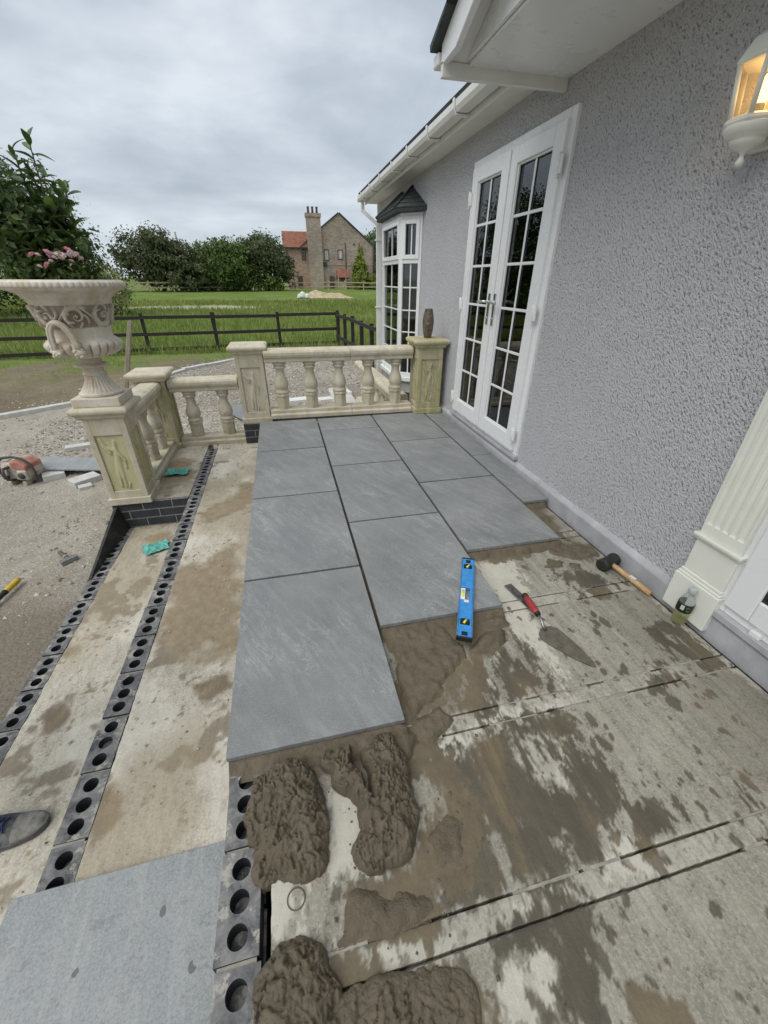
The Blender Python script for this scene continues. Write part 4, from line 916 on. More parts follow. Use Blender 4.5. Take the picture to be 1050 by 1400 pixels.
# ------------------------------------------------------------------ the urn
ux, uy, uz = -1.018, 2.602, ZB+0.79
urn = thing('stone_urn', 'large ornate pale stone urn with scroll frieze and ring handles', 'urn', (ux, uy, uz))
MB().box((ux-0.155, uy-0.155, uz+0.0005), (ux+0.155, uy+0.155, uz+0.062)).build('base_block', 'urn_stone', urn, 0.006)
def lathe_np(name, prof, seg, fn, mat, parent, res=None):
    prof = np.array(prof, float)
    if res:
        d = np.r_[0, np.cumsum(np.hypot(*np.diff(prof, axis=0).T))]; s = np.linspace(0, d[-1], res); prof = np.stack([np.interp(s, d, prof[:, 0]), np.interp(s, d, prof[:, 1])], -1)
        for _ in range(2): prof[1:-1] = (prof[:-2]+2*prof[1:-1]+prof[2:])/4
    a = np.linspace(0, 2*np.pi, seg, endpoint=False); A, R = np.meshgrid(a, prof[:, 0], indexing='ij'); _, Zz = np.meshgrid(a, prof[:, 1], indexing='ij')
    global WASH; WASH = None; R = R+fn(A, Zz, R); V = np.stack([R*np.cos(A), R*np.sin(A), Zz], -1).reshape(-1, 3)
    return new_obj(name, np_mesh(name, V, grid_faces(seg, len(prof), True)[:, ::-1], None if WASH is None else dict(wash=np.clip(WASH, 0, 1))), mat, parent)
# foot: fluted flare, knop and collar
lathe_np('foot', [(0.0, 0.062), (0.135, 0.062), (0.140, 0.068), (0.140, 0.080), (0.128, 0.086), (0.122, 0.092), (0.095, 0.125), (0.075, 0.165), (0.068, 0.195), (0.075, 0.200), (0.079, 0.206), (0.075, 0.214), (0.066, 0.218), (0.064, 0.245), (0.070, 0.250), (0.108, 0.258), (0.110, 0.264), (0.100, 0.272), (0.072, 0.285), (0.065, 0.300), (0.064, 0.325), (0.0, 0.33)], 144,
         lambda A, Z, R: np.where((Z > 0.092) & (Z < 0.195), 0.010*np.abs(np.cos(A*13))**0.6-0.007, 0), 'urn_stone', urn, 150)
def urn_body(A, Z, R):
    g = np.zeros_like(Z)
    gad = sstep(0.325, 0.345, Z)*sstep(0.435, 0.405, Z); g += gad*(0.022*np.abs(np.cos(A*13))**0.45-0.012)        # gadroons
    v = (Z-0.515)/(0.655-0.515); band = sstep(0.0, 0.06, v)*sstep(1.0, 0.94, v)
    n = 8; u = (A/(2*np.pi)*n) % 1.0; k = np.floor(A/(2*np.pi)*n); flip = np.where(k % 2 == 0, 1, -1)
    cx, cy = u-0.5, (v-0.5)*flip; asp = 1.25; r = np.hypot(cx*asp, cy); th = np.arctan2(cy, cx*asp)
    sp = np.cos(th*1.0 - np.log(np.maximum(r, 0.02))*4.2); scroll = sstep(0.25, 0.85, sp)*sstep(0.58, 0.50, r)*sstep(0.03, 0.07, r)
    leafs = sstep(0.2, 0.8, np.cos(th*5+r*16))*sstep(0.66, 0.5, r)*sstep(0.22, 0.32, r)
    ros = sstep(0.09, 0.05, r); stem = sstep(0.10, 0.03, np.abs(v-0.5-0.42*np.sin(A*n/2)))
    hgt = np.maximum.reduce([scroll, leafs*0.75, ros, stem*0.9]); hgt = hgt*(0.75+0.5*fbm(A*60, Z*160, 5, 3))
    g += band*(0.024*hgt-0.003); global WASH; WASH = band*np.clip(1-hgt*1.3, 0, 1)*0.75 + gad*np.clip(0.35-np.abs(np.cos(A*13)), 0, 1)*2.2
    rim = sstep(0.744, 0.752, Z)*sstep(0.784, 0.776, Z)*(R > 0.30); g += rim*(0.010*np.abs(np.sin(A*30))**0.6)            # egg moulding
    g += 0.0012*(fbm(A*14, Z*30, 8, 4)-0.5)
    return g
prof = [(0.0, 0.315), (0.065, 0.318), (0.120, 0.322), (0.170, 0.338), (0.205, 0.365), (0.222, 0.395), (0.224, 0.415), (0.214, 0.432), (0.196, 0.442), (0.186, 0.452), (0.184, 0.480), (0.188, 0.510), (0.197, 0.550), (0.208, 0.600), (0.222, 0.645), (0.240, 0.680), (0.272, 0.715), (0.303, 0.728), (0.322, 0.732), (0.334, 0.740), (0.341, 0.760), (0.338, 0.780), (0.326, 0.790), (0.300, 0.792), (0.285, 0.780), (0.270, 0.755), (0.240, 0.735), (0.0, 0.735)]
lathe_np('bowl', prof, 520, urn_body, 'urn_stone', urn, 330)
tag(MB().lathe([(0.0, 0.730), (0.255, 0.738), (0.262, 0.75), (0.20, 0.765), (0.0, 0.772)], (ux, uy, uz), 32, caps=False).build('potting_soil', 'soil', None), 'dark potting soil filling the stone urn', 'soil')
for sgn in (-1, 1):      # two ring handles on masks
    ang = math.radians(-96) if sgn > 0 else math.radians(84)
    d = Vector((math.cos(ang), math.sin(ang), 0)); s_ = Vector((-d.y, d.x, 0)); mb = MB(); pts = []
    for k in range(19):
        a = math.pi*k/18; pts.append(Vector((ux, uy, uz)) + d*(0.222+0.030*math.sin(a)) + s_*(0.070*math.cos(a)) + Vector((0, 0, 0.385+0.172*math.sin(a)**0.8)))
    mb.tube(pts, 0.0185, 10)
    for off in (-0.007, 0.007):
        mb.tube([p+s_*off*1.2+d*0.010 for p in pts], 0.010, 8)
    h_ = mb.build('handle', 'urn_stone', urn)
    rm = random.Random(4)
    for e_ in (-0.066, 0.066):
        mk = MB(); c = Vector((ux, uy, uz))+d*0.218+s_*e_+Vector((0, 0, 0.375))
        mk.lathe([(0.0, -0.032), (0.022, -0.024), (0.034, -0.008), (0.034, 0.010), (0.022, 0.026), (0.0, 0.032)], tuple(c), 14, caps=False)
        for q in range(16):
            o_ = Vector((rm.uniform(-1, 1), rm.uniform(-1, 1), rm.uniform(-1, 0.6))).normalized()*0.030; rr = rm.uniform(0.008, 0.013)
            mk.lathe([(0.0, -rr), (rr*0.8, -rr*0.5), (rr, 0), (rr*0.8, rr*0.5), (0.0, rr)], tuple(c+o_+d*0.006), 8, caps=False)
        mk.build('handle_mask', 'urn_stone', h_, origin=world_of(urn))
# ------------------------------------------------------------------ the bungalow
XW = 2.05
bung = thing('bungalow', 'grey rendered bungalow with white french doors, bay window and gabled porch', 'house', (XW, 2.0, -0.06))
Y0, Y1, ZT = -3.2, 6.78, 2.62
holes = [(1.868, 3.205, 0.112, 2.145), (-0.93, 0.152, 0.10, 2.12), (4.62, 5.88, 0.20, 1.96)]
def wall_mesh():
    ys = sorted({Y0, Y1, *[h[0] for h in holes], *[h[1] for h in holes]}); zs = sorted({-0.005, ZT, *[h[2] for h in holes], *[h[3] for h in holes]})
    mb = MB(); xa, xb = XW, XW+0.24
    inh = lambda y, z: any(h[0] < y < h[1] and h[2] < z < h[3] for h in holes)
    for a, b in zip(ys, ys[1:]):
        for c, d in zip(zs, zs[1:]):
            if inh((a+b)/2, (c+d)/2): continue
            mb.add([(xa, a, c), (xa, b, c), (xa, b, d), (xa, a, d)], [(0, 3, 2, 1)]); mb.add([(xb, a, c), (xb, b, c), (xb, b, d), (xb, a, d)], [(0, 1, 2, 3)])
    for (a, b, c, d) in holes:
        mb.add([(xa, a, c), (xa, b, c), (xa, b, d), (xa, a, d), (xb, a, c), (xb, b, c), (xb, b, d), (xb, a, d)], [(0, 1, 5, 4), (1, 2, 6, 5), (2, 3, 7, 6), (3, 0, 4, 7)])
    # far and near end walls, back wall
    mb.box((xb, Y1-0.24, -0.005), (9.0, Y1, ZT)); mb.box((xb, Y0, -0.005), (9.0, Y0+0.24, ZT)); mb.box((8.76, Y0+0.24, -0.005), (9.0, Y1-0.24, ZT))
    mb.add([(xa, Y1, -0.005), (xb, Y1, -0.005), (xb, Y1, ZT), (xa, Y1, ZT)], [(0, 1, 2, 3)]); mb.add([(xa, Y0, -0.005), (xb, Y0, -0.005), (xb, Y0, ZT), (xa, Y0, ZT)], [(0, 1, 2, 3)])
    mb.add([(xa, Y0, -0.005), (xb, Y0, -0.005), (xb, Y1, -0.005), (xa, Y1, -0.005)], [(0, 1, 2, 3)])
    return mb
wo = wall_mesh(); 
def raw_build(mb, name, mat, parent):
    me = bpy.data.meshes.new(name); o = world_of(parent); me.from_pydata([(p[0]-o[0], p[1]-o[1], p[2]-o[2]) for p in mb.v], [], mb.f); me.update()
    return new_obj(name, me, mat, parent)
raw_build(wo, 'wall', 'render', bung)
PL = [(XW-0.028, -0.075), (XW+0.2, -0.075), (XW+0.2, 0.070), (XW+0.01, 0.070), (XW-0.022, 0.042), (XW-0.028, 0.034)]
MB().prism(PL, Y0, Y1, 1).build('plinth', 'plinth_paint', bung, 0.003, 1)
MB().box((XW+0.02, Y0+0.02, -0.65), (8.95, Y1-0.02, -0.076)).build('foundation', 'joint_mortar', bung)
MB().box((XW+0.25, Y0+0.25, 0.06), (8.75, Y1-0.25, 0.10)).build('room_floor', 'interior', bung)
MB().box((XW+0.25, Y0+0.25, 2.45), (8.75, Y1-0.25, 2.48)).build('room_ceiling', 'interior', bung)
MB().box((6.0, Y0+0.25, 0.10), (6.1, Y1-0.25, 2.45)).build('partition', 'interior', bung)
for yy in (1.2, 4.1): MB().box((XW+0.25, yy, 0.10), (6.0, yy+0.1, 2.45)).build('partition', 'interior', bung)
# --- french doors
DY0, DY1, DZ0, DZ1 = 1.862, 3.212, 0.105, 2.152
def frame_rect(mb, x0, x1, y0, y1, z0, z1, w, wb=None):
    wb = w if wb is None else wb
    mb.box((x0, y0, z0), (x1, y0+w, z1)); mb.box((x0, y1-w, z0), (x1, y1, z1)); mb.box((x0, y0+w, z0), (x1, y1-w, z0+wb)); mb.box((x0, y0+w, z1-w), (x1, y1-w, z1)); return mb
fr = frame_rect(MB(), XW-0.022, XW+0.07, DY0, DY1, DZ0, DZ1, 0.058, 0.045).build('door_frame', 'upvc', bung, 0.004, 2)
MB().box((XW-0.040, DY0-0.01, DZ0-0.030), (XW+0.05, DY1+0.01, DZ0-0.001)).build('threshold', 'plinth_paint', bung, 0.004)
def leaf(y0, y1, hinge_at_low):
    z0, z1 = DZ0+0.030, DZ1-0.050; st, bt, tp = 0.108, 0.118, 0.100
    mb = MB(); xa, xb = XW-0.046, XW+0.03
    mb.box((xa, y0, z0), (xb, y0+st, z1)); mb.box((xa, y1-st, z0), (xb, y1, z1)); mb.box((xa, y0+st, z0), (xb, y1-st, z0+bt)); mb.box((xa, y0+st, z1-tp), (xb, y1-st, z1))
    lf = mb.build('door_leaf', 'upvc', bung, 0.005, 2)
    gy0, gy1, gz0, gz1 = y0+st, y1-st, z0+bt, z1-tp
    bd = frame_rect(MB(), xa+0.012, xb-0.008, gy0-0.001, gy1+0.001, gz0-0.001, gz1+0.001, 0.012); bd.build('glazing_bead', 'upvc', lf, 0.004, 1)
    MB().box((XW-0.014, gy0+0.006, gz0+0.006), (XW-0.010, gy1-0.006, gz1-0.006)).build('pane', 'glass', lf)
    ym = (gy0+gy1)/2; bw = 0.0095
    MB().box((XW-0.024, ym-bw, gz0+0.01), (XW-0.0155, ym+bw, gz1-0.01)).build('glazing_bar', 'upvc', lf, 0.003, 1)
    for k in range(1, 6):
        z = gz0+(gz1-gz0)*k/6; MB().box((XW-0.0235, gy0+0.01, z-bw), (XW-0.0150, gy1-0.01, z+bw)).build('glazing_bar', 'upvc', lf, 0.003, 1)
    frame_rect(MB(), XW-0.020, XW-0.0148, gy0+0.010, gy1-0.010, gz0+0.010, gz1-0.010, 0.006).build('gasket', 'gasket', lf)
    # flag hinges on the outer stile
    yh = y0 if hinge_at_low else y1; s = -1 if hinge_at_low else 1
    for zh in (0.27, 1.12, 1.90):
        hb = MB(); hb.lathe([(0.0085, -0.055), (0.0085, 0.055)], (xa-0.012, yh+s*0.004, zh), 12); hb.box((xa-0.012, yh-0.03, zh-0.045), (xa-0.001, yh+0.03, zh+0.045))
        hb.lathe([(0.0105, -0.062), (0.0105, -0.055)], (xa-0.012, yh+s*0.004, zh), 12); hb.build('hinge', 'upvc', lf, 0.002, 1)
    yk = y1-0.045 if hinge_at_low else y0+0.045; sg = -1 if hinge_at_low else 1
    hd = MB(); hd.box((xa-0.010, yk-0.016, 0.995), (xa, yk+0.016, 1.225)); hd.tube([(xa-0.008, yk, 1.165), (xa-0.045, yk, 1.165), (xa-0.055, yk+sg*0.012, 1.165), (xa-0.055, yk+sg*0.115, 1.160)], [0.011, 0.011, 0.011, 0.009], 12)
    hd.lathe([(0.009, -0.008), (0.009, 0.008)], (xa-0.011, yk, 1.045), 12); hd.build('handle', 'chrome', lf, 0.003, 2)
    return lf
ymid = 2.545
leaf(DY0+0.046, ymid-0.002, True); leaf(ymid+0.002, DY1-0.046, False)
MB().box((XW-0.056, ymid-0.022, DZ0+0.04), (XW-0.0465, ymid+0.022, DZ1-0.06)).build('meeting_bar', 'upvc', bung, 0.004)
# curtains hanging inside
def curtain(y0, y1, x, z0, z1, amp=0.018, freq=55):
    ys = np.linspace(y0, y1, int((y1-y0)*160)+2); V = []; n = len(ys)
    for z in (z0, z1):
        for y in ys: V.append((x+amp*math.sin(y*freq), y, z))
    mb = MB(); mb.add(V, [(i, i+1, n+i+1, n+i) for i in range(n-1)], True); return mb
curtain(2.60, 3.18, XW+0.20, 1.62, 2.13).build('net_curtain', 'curtain', bung)
curtain(2.98, 3.18, XW+0.16, 0.14, 2.13, 0.03, 40).build('net_curtain', 'curtain', bung)
curtain(2.30, 2.47, XW+0.16, 0.14, 2.13, 0.03, 40).build('net_curtain', 'interior', bung)
# --- front door at the near end with fluted pilaster
FY0, FY1 = -0.93, 0.160
frame_rect(MB(), XW-0.020, XW+0.07, FY0, FY1, 0.095, 2.12, 0.060).build('door_frame', 'upvc', bung, 0.004)
fl = frame_rect(MB(), XW-0.034, XW+0.03, FY0+0.05, FY1-0.05, 0.135, 2.07, 0.105).build('door_leaf', 'upvc', bung, 0.006)
frame_rect(MB(), XW-0.024, XW+0.0, FY0+0.153, FY1-0.153, 0.238, 1.967, 0.014).build('gasket', 'gasket', fl)
MB().box((XW-0.016, FY0+0.16, 0.245), (XW-0.012, FY1-0.16, 1.96)).build('pane', 'glass', fl)
MB().box((XW-0.045, FY0-0.05, 0.062), (XW+0.05, FY1-0.002, 0.0945)).build('threshold', 'plinth_paint', bung, 0.004)
MB().box((XW-0.040, -0.06, 0.0955), (XW-0.0205, -0.02, 0.118)).build('drain_cover', 'upvc', bung, 0.002)
def pilaster(yc):
    w = 0.094; p = MB()
    p.box((XW-0.052, yc-w-0.014, -0.035), (XW-0.0005, yc+w+0.014, 0.150)); p.box((XW-0.047, yc-w-0.009, 0.150), (XW-0.001, yc+w+0.009, 0.163)); p.box((XW-0.041, yc-w-0.004, 0.163), (XW-0.0015, yc+w+0.004, 0.178))
    p.box((XW-0.034, yc-w, 0.178), (XW-0.002, yc+w, 0.338)); p.box((XW-0.044, yc-w-0.008, 0.338), (XW-0.001, yc+w+0.008, 0.350)); p.box((XW-0.052, yc-w-0.014, 0.350), (XW-0.0005, yc+w+0.014, 0.366))
    pil = p.build('pilaster', 'cream_pvc', bung, 0.004, 2)
    prof = [(yc-w+0.002, XW-0.001), (yc-w+0.002, XW-0.038)]; nf = 5; fw = 0.027; pitch = (2*w-0.004-0.014)/nf
    for k in range(nf):
        c = yc-w+0.009+pitch*(k+0.5)
        for q in range(9):
            a = math.pi*q/8; prof.append((c-fw/2*math.cos(a), XW-0.038+0.011*math.sin(a)))
    prof += [(yc+w-0.002, XW-0.038), (yc+w-0.002, XW-0.001)]
    mb = MB(); poly = [(x, y) for (y, x) in prof]; mb.prism(poly, 0.418, 2.02, 2); mb.build('fluted_shaft', 'cream_pvc', pil, origin=world_of(bung))
    MB().box((XW-0.038, yc-w+0.0022, 0.366), (XW-0.0012, yc+w-0.0022, 0.420)).build('shaft_foot', 'cream_pvc', pil, 0.002, origin=world_of(bung))
    MB().box((XW-0.060, yc-w-0.012, 2.02), (XW-0.0005, yc+w+0.012, 2.10)).build('capital', 'cream_pvc', pil, 0.006, origin=world_of(bung))
pilaster(0.227); pilaster(-1.02)
MB().box((XW-0.10, -1.16, 2.10), (XW-0.0006, 0.38, 2.28)).build('door_head', 'cream_pvc', bung, 0.006)
# --- bay window
A_, B_, C_, D_ = Vector((XW, 4.60, 0)), Vector((1.838, 4.795, 0)), Vector((1.838, 5.700, 0)), Vector((XW, 5.895, 0))
bz0, bz1, tr = 0.155, 1.955, 1.512
bayw = MB(); bayw.prism([(XW+0.02, 4.61), (1.846, 4.80), (1.846, 5.695), (XW+0.02, 5.885)], -0.06, 0.095, 2); bayb = bayw.build('bay_base', 'render', bung)
MB().prism([(XW+0.01, 4.555), (1.80, 4.775), (1.80, 5.72), (XW+0.01, 5.94)], 0.096, 0.154, 2).build('bay_sill', 'upvc', bung, 0.006)
MB().prism([(XW+0.01, 4.595), (1.836, 4.793), (1.836, 5.702), (XW+0.01, 5.90)], bz1, 2.01, 2).build('bay_head', 'upvc', bung, 0.004)
def facet(P, Q, splits, opener):
    L = (Q-P).length; d = (Q-P).normalized(); nrm = Vector((d.y, -d.x, 0)); nrm = nrm if nrm.x < 0 else -nrm
    def bx(mb, u0, u1, z0, z1, d0, d1):
        V = []
        for z in (z0, z1):
            for (u, k) in ((u0, d0), (u1, d0), (u1, d1), (u0, d1)): p = P+d*u+nrm*k; V.append((p.x, p.y, z))
        mb.add(V, [(0, 3, 2, 1), (4, 5, 6, 7), (0, 1, 5, 4), (1, 2, 6, 5), (2, 3, 7, 6), (3, 0, 4, 7)]); return mb
    fw = 0.042; mb = MB()
    bx(mb, 0, fw, bz0, bz1, -0.05, 0.010); bx(mb, L-fw, L, bz0, bz1, -0.05, 0.010)
    for z0, z1 in ((bz0, bz0+0.055), (bz1-0.045, bz1), (tr-0.028, tr+0.028)): bx(mb, fw, L-fw, z0, z1, -0.048, 0.009)
    fo = mb.build('bay_frame', 'upvc', bung, 0.003, 1)
    parts = [0.0]+splits+[L]
    for s in splits:
        m2 = MB(); bx(m2, s-0.02, s+0.02, bz0+0.056, bz1-0.046, -0.047, 0.008); m2.build('mullion', 'upvc', fo, 0.003, 1, origin=world_of(bung))
    edges = [fw] + [v for s in splits for v in (s-0.02, s+0.02)] + [L-fw]
    for a, b in zip(edges[::2], edges[1::2]):
        for (z0, z1, rows, op) in ((bz0+0.055, tr-0.028, 5, False), (tr+0.028, bz1-0.045, 1, opener)):
            if op:
                m2 = MB(); wv = 0.034
                bx(m2, a-0.012, a+wv, z0-0.012, z1+0.012, 0.0, 0.022); bx(m2, b-wv, b+0.012, z0-0.012, z1+0.012, 0.0, 0.022); bx(m2, a+wv, b-wv, z0-0.012, z0+wv, 0.0, 0.022); bx(m2, a+wv, b-wv, z1-wv, z1+0.012, 0.0, 0.022)
                m2.build('top_light', 'upvc', fo, 0.004, 1, origin=world_of(bung)); ga, gb, g0, g1 = a+wv, b-wv, z0+wv, z1-wv
            else: ga, gb, g0, g1 = a, b, z0, z1
            bx(MB(), ga, gb, g0, g1, -0.022, -0.018).build('pane', 'glass', fo, origin=world_of(bung))
            bx(MB(), (ga+gb)/2-0.0075, (ga+gb)/2+0.0075, g0, g1, -0.0175, -0.008).build('glazing_bar', 'upvc', fo, origin=world_of(bung))
            for r in range(1, rows):
                z = g0+(g1-g0)*r/rows; bx(MB(), ga, gb, z-0.0075, z+0.0075, -0.0172, -0.0078).build('glazing_bar', 'upvc', fo, origin=world_of(bung))
facet(A_, B_, [], True); facet(B_, C_, [], True); facet(C_, D_, [], True)
def bayroof():
    e = [Vector((XW-0.002, 4.475, 2.02)), Vector((1.755, 4.745, 2.02)), Vector((1.755, 5.75, 2.02)), Vector((XW-0.002, 6.02, 2.02))]
    r0, r1 = Vector((XW-0.002, 5.03, 2.262)), Vector((XW-0.002, 5.46, 2.262))
    core = MB(); core.add([*e, r0, r1], [(0, 1, 4), (1, 2, 5, 4), (2, 3, 5), (3, 2, 1, 0), (0, 4, 5, 3)]); ro = core.build('bay_roof', 'roof_tile', bung)
    def quad(p, q, s, t): return (p, q, s, t)
    for (a, b, c, d) in ((e[0], e[1], r0, r0), (e[1], e[2], r1, r0), (e[2], e[3], r1, r1)):
        n = (b-a).cross(d-a); n = n.normalized(); n = n if n.z > 0 else -n
        for k in range(5):
            t0, t1 = k/5, (k+1)/5+0.012
            P = [a.lerp(d, t0), b.lerp(c, t0), b.lerp(c, min(t1, 1)), a.lerp(d, min(t1, 1))]
            lo = [p+n*0.002 for p in P]; hi = [P[0]+n*0.016, P[1]+n*0.016, P[2]+n*0.006, P[3]+n*0.006]
            m = MB(); m.frustum(lo, hi); m.build('slate', 'roof_tile', ro, origin=world_of(bung))
    for a, b in ((e[1], r0), (e[2], r1)): MB().tube([a+Vector((-0.008, 0, 0.012)), b+Vector((-0.012, 0, 0.016))], 0.017, 8).build('hip_tile', 'roof_felt', ro, origin=world_of(bung))
    MB().prism([(p.x, p.y) for p in e], 1.985, 2.021, 2).build('bay_fascia', 'roof_felt', ro, 0.005, origin=world_of(bung))
bayroof()
# --- eaves: soffit, fascia, gutter with brackets, downpipe, roof
EY0, EY1 = 2.10, 7.02
MB().box((1.865, EY0, 2.352), (XW+0.02, EY1, 2.366)).build('soffit', 'upvc_aged', bung, 0.002, 1)
fs = MB().box((1.845, EY0, 2.335), (1.864, EY1, 2.470)).build('fascia', 'upvc_aged', bung, 0.003, 1)
def gutter_prof(xc, z):
    o = [(xc-0.056, z+0.034), (xc-0.060, z+0.036), (xc-0.060, z-0.006), (xc-0.046, z-0.034), (xc+0.040, z-0.034), (xc+0.052, z-0.010), (xc+0.052, z+0.036), (xc+0.048, z+0.036), (xc+0.048, z-0.008), (xc+0.038, z-0.030), (xc-0.044, z-0.030), (xc-0.056, z-0.004)]; return o
gu = MB().prism(gutter_prof(1.788, 2.405), EY0+0.01, EY1+0.02, 1).build('gutter', 'upvc_aged', bung, 0.0015, 1)
MB().box((1.727, EY1+0.021, 2.370), (1.842, EY1+0.030, 2.442)).build('gutter_end', 'upvc_aged', gu, origin=world_of(bung))
for yb_ in np.arange(2.35, 7.0, 0.62):
    outer = [(1.7245, 2.444), (1.7245, 2.398), (1.740, 2.3665), (1.830, 2.3665), (1.8435, 2.394), (1.8435, 2.36), (1.83, 2.352), (1.736, 2.358), (1.716, 2.394), (1.716, 2.450)]
    MB().prism(outer, yb_-0.016, yb_+0.016, 1).build('gutter_bracket', 'upvc_aged', gu, origin=world_of(bung))
def dp(pts): return MB().tube(pts, 0.034, 8, False)
d_ = MB(); 
for a, b in (((1.79, 6.93, 2.372), (1.79, 6.93, 2.235)), ((1.79, 6.93, 2.25), (2.005, 6.80, 2.06)), ((2.005, 6.80, 2.08), (2.005, 6.80, -0.55))): d_.tube([a, b], 0.036, 4, False)
dpo = d_.build('downpipe', 'upvc_aged', bung, 0.006)
for z in (1.86, 0.9, 0.1): MB().box((1.962, 6.755, z-0.012), (2.06, 6.845, z+0.012)).build('pipe_clip', 'upvc_aged', dpo, 0.003, origin=world_of(bung))
MB().box((1.995, 6.776, 0.075), (2.052, 6.80, 2.345)).build('corner_bead', 'upvc_aged', bung, 0.003)
roof = MB(); roof.add([(1.76, EY0-4.6, 2.452), (5.5, EY0-4.6, 3.75), (5.5, 7.06, 3.75), (1.76, 7.06, 2.452), (9.24, EY0-4.6, 2.452), (9.24, 7.06, 2.452)], [(0, 1, 2, 3), (1, 4, 5, 2)])
ro = roof.build('roof', 'roof_tile', bung); so = ro.modifiers.new('thick', 'SOLIDIFY'); so.thickness = 0.035; so.offset = 1
MB().prism([(1.9, 2.48), (9.1, 2.48), (5.5, 3.72)], 6.70, 6.775, 1).build('gable_wall', 'render', bung)
# --- gabled porch canopy
PY0, PY1 = -0.96, 2.07; PYC = (PY0+PY1)/2; SL = 0.385
por = MB().box((1.447, PY0, 2.2965), (XW-0.001, PY1-0.030, 2.311)).build('porch_soffit', 'upvc', bung, 0.001, 1)
MB().box((1.300, PY1-0.030, 2.245), (XW-0.001, PY1, 2.306)).build('porch_beam', 'upvc_aged', por, 0.002, 1, origin=world_of(bung))
MB().box((1.300, PY0-0.03, 2.245), (XW-0.001, PY0, 2.306)).build('porch_beam', 'upvc_aged', por, 0.002, 1, origin=world_of(bung))
gz0_ = 2.3115
MB().prism([(PY0+0.02, gz0_), (PY1-0.03, gz0_), (PYC, gz0_+SL*(PYC-PY0-0.03))], 1.428, 1.446, 0).build('gable_panel', 'upvc', por, origin=world_of(bung))
for s, ya in ((1, PY1), (-1, PY0)):
    top = gz0_+SL*abs(ya-PYC); b0 = 2.300
    pol = [(ya, b0-0.005), (ya, b0+0.075), (PYC, top+0.085), (PYC, top-0.065), (ya-s*0.20, b0-0.005)]
    MB().prism(pol if s > 0 else pol[::-1], 1.300, 1.334, 0).build('barge_board', 'upvc', por, 0.003, 1, origin=world_of(bung))
    pol2 = [(ya-s*0.02, b0+0.006), (ya-s*0.02, b0+0.070), (PYC, top+0.080), (PYC, top+0.040)]
    MB().prism(pol2 if s > 0 else pol2[::-1], 1.335, 1.444, 0).build('barge_soffit', 'upvc_aged', por, origin=world_of(bung))
    e0 = Vector((0, ya+s*0.055, b0+0.058)); rd = Vector((0, PYC, top+0.088)); dn = (rd-e0)
    for k in range(7):
        p = e0+dn*(k/7); q = e0+dn*((k+1)/7+0.02); up = Vector((0, s*0.36, 0.93))
        m = MB(); loop = lambda x: [Vector((x, p.y, p.z)), Vector((x, p.y, p.z))+up*0.030, Vector((x, q.y, q.z))+up*0.010, Vector((x, q.y, q.z))]
        m.frustum(loop(1.255), loop(2.3)); m.build('roof_tile', 'roof_tile', por, origin=world_of(bung))
    MB().box((1.285, ya+s*0.012 if s > 0 else ya-0.085, 2.300), (2.04, ya+0.085 if s > 0 else ya-0.012, 2.352)).build('porch_gutter', 'upvc_aged', por, 0.008, 2, origin=world_of(bung))
# --- lit half lantern on the wall
lx, ly = 1.955, 0.700
lan = thing('wall_lantern', 'lit cream half lantern on the grey wall beside the front door', 'wall lamp', (lx, ly, 1.665))
LZ = 1.665; rb, rt, z0, z1 = 0.066, 0.088, LZ+0.125, LZ+0.262
def hexpt(r, k, z): a = math.radians(60*k+30); return Vector((lx+r*math.cos(a), ly+r*math.sin(a), z))
MB().lathe([(0.0, 0.0), (0.011, 0.004), (0.014, 0.014), (0.010, 0.024), (0.007, 0.032), (0.012, 0.042), (0.03, 0.05), (0.048, 0.062), (0.052, 0.072), (0.05, 0.076), (0.068, 0.084), (0.078, 0.098), (0.080, 0.108), (0.076, 0.112)], (lx, ly, LZ), 24).build('bowl', 'cream_pvc', lan)
MB().lathe([(0.080, 0.111), (0.086, 0.118), (0.080, 0.128), (0.070, 0.134)], (lx, ly, LZ), 6, smooth=False, rot0=math.radians(30)).build('base_ring', 'cream_pvc', lan, 0.002)
MB().lathe([(0.101, 0.262), (0.105, 0.270), (0.098, 0.280), (0.075, 0.322), (0.045, 0.342), (0.030, 0.365), (0.012, 0.380), (0.014, 0.390), (0.0, 0.402)], (lx, ly, LZ), 6, smooth=False, rot0=math.radians(30)).build('cap', 'cream_pvc', lan, 0.003)
for k in range(6):
    MB().tube([hexpt(rb+0.004, k, z0-0.002), hexpt(rt+0.004, k, z1+0.004)], 0.0085, 6).build('rib', 'cream_pvc', lan)
    g = MB(); a, b, c, d = hexpt(rb-0.002, k, z0), hexpt(rb-0.002, k+1, z0), hexpt(rt-0.002, k+1, z1), hexpt(rt-0.002, k, z1); g.add([a, b, c, d], [(0, 1, 2, 3)]); g.build('lamp_pane', 'lamp_glass', lan)
MB().box((lx+0.07, ly-0.055, LZ+0.05), (XW+0.002, ly+0.055, LZ+0.25)).build('back_plate', 'cream_pvc', lan, 0.006)
MB().lathe([(0.016, 0.112), (0.016, 0.160), (0.014, 0.165)], (lx, ly, LZ), 16).build('lamp_holder', 'saw_dark', lan)
MB().lathe([(0.012, 0.160), (0.018, 0.175), (0.022, 0.195), (0.018, 0.215), (0.008, 0.236), (0.0, 0.240)], (lx, ly, LZ), 20).build('bulb', 'bulb', lan)
lamp = bpy.data.lights.new('lantern_light', 'POINT'); lamp.energy = 0.4; lamp.color = (1.0, 0.62, 0.26); lamp.shadow_soft_size = 0.03
lo_ = bpy.data.objects.new('lantern_light', lamp); COL.objects.link(lo_); lo_.parent = lan; lo_.location = (0, -0.036, 0.205)
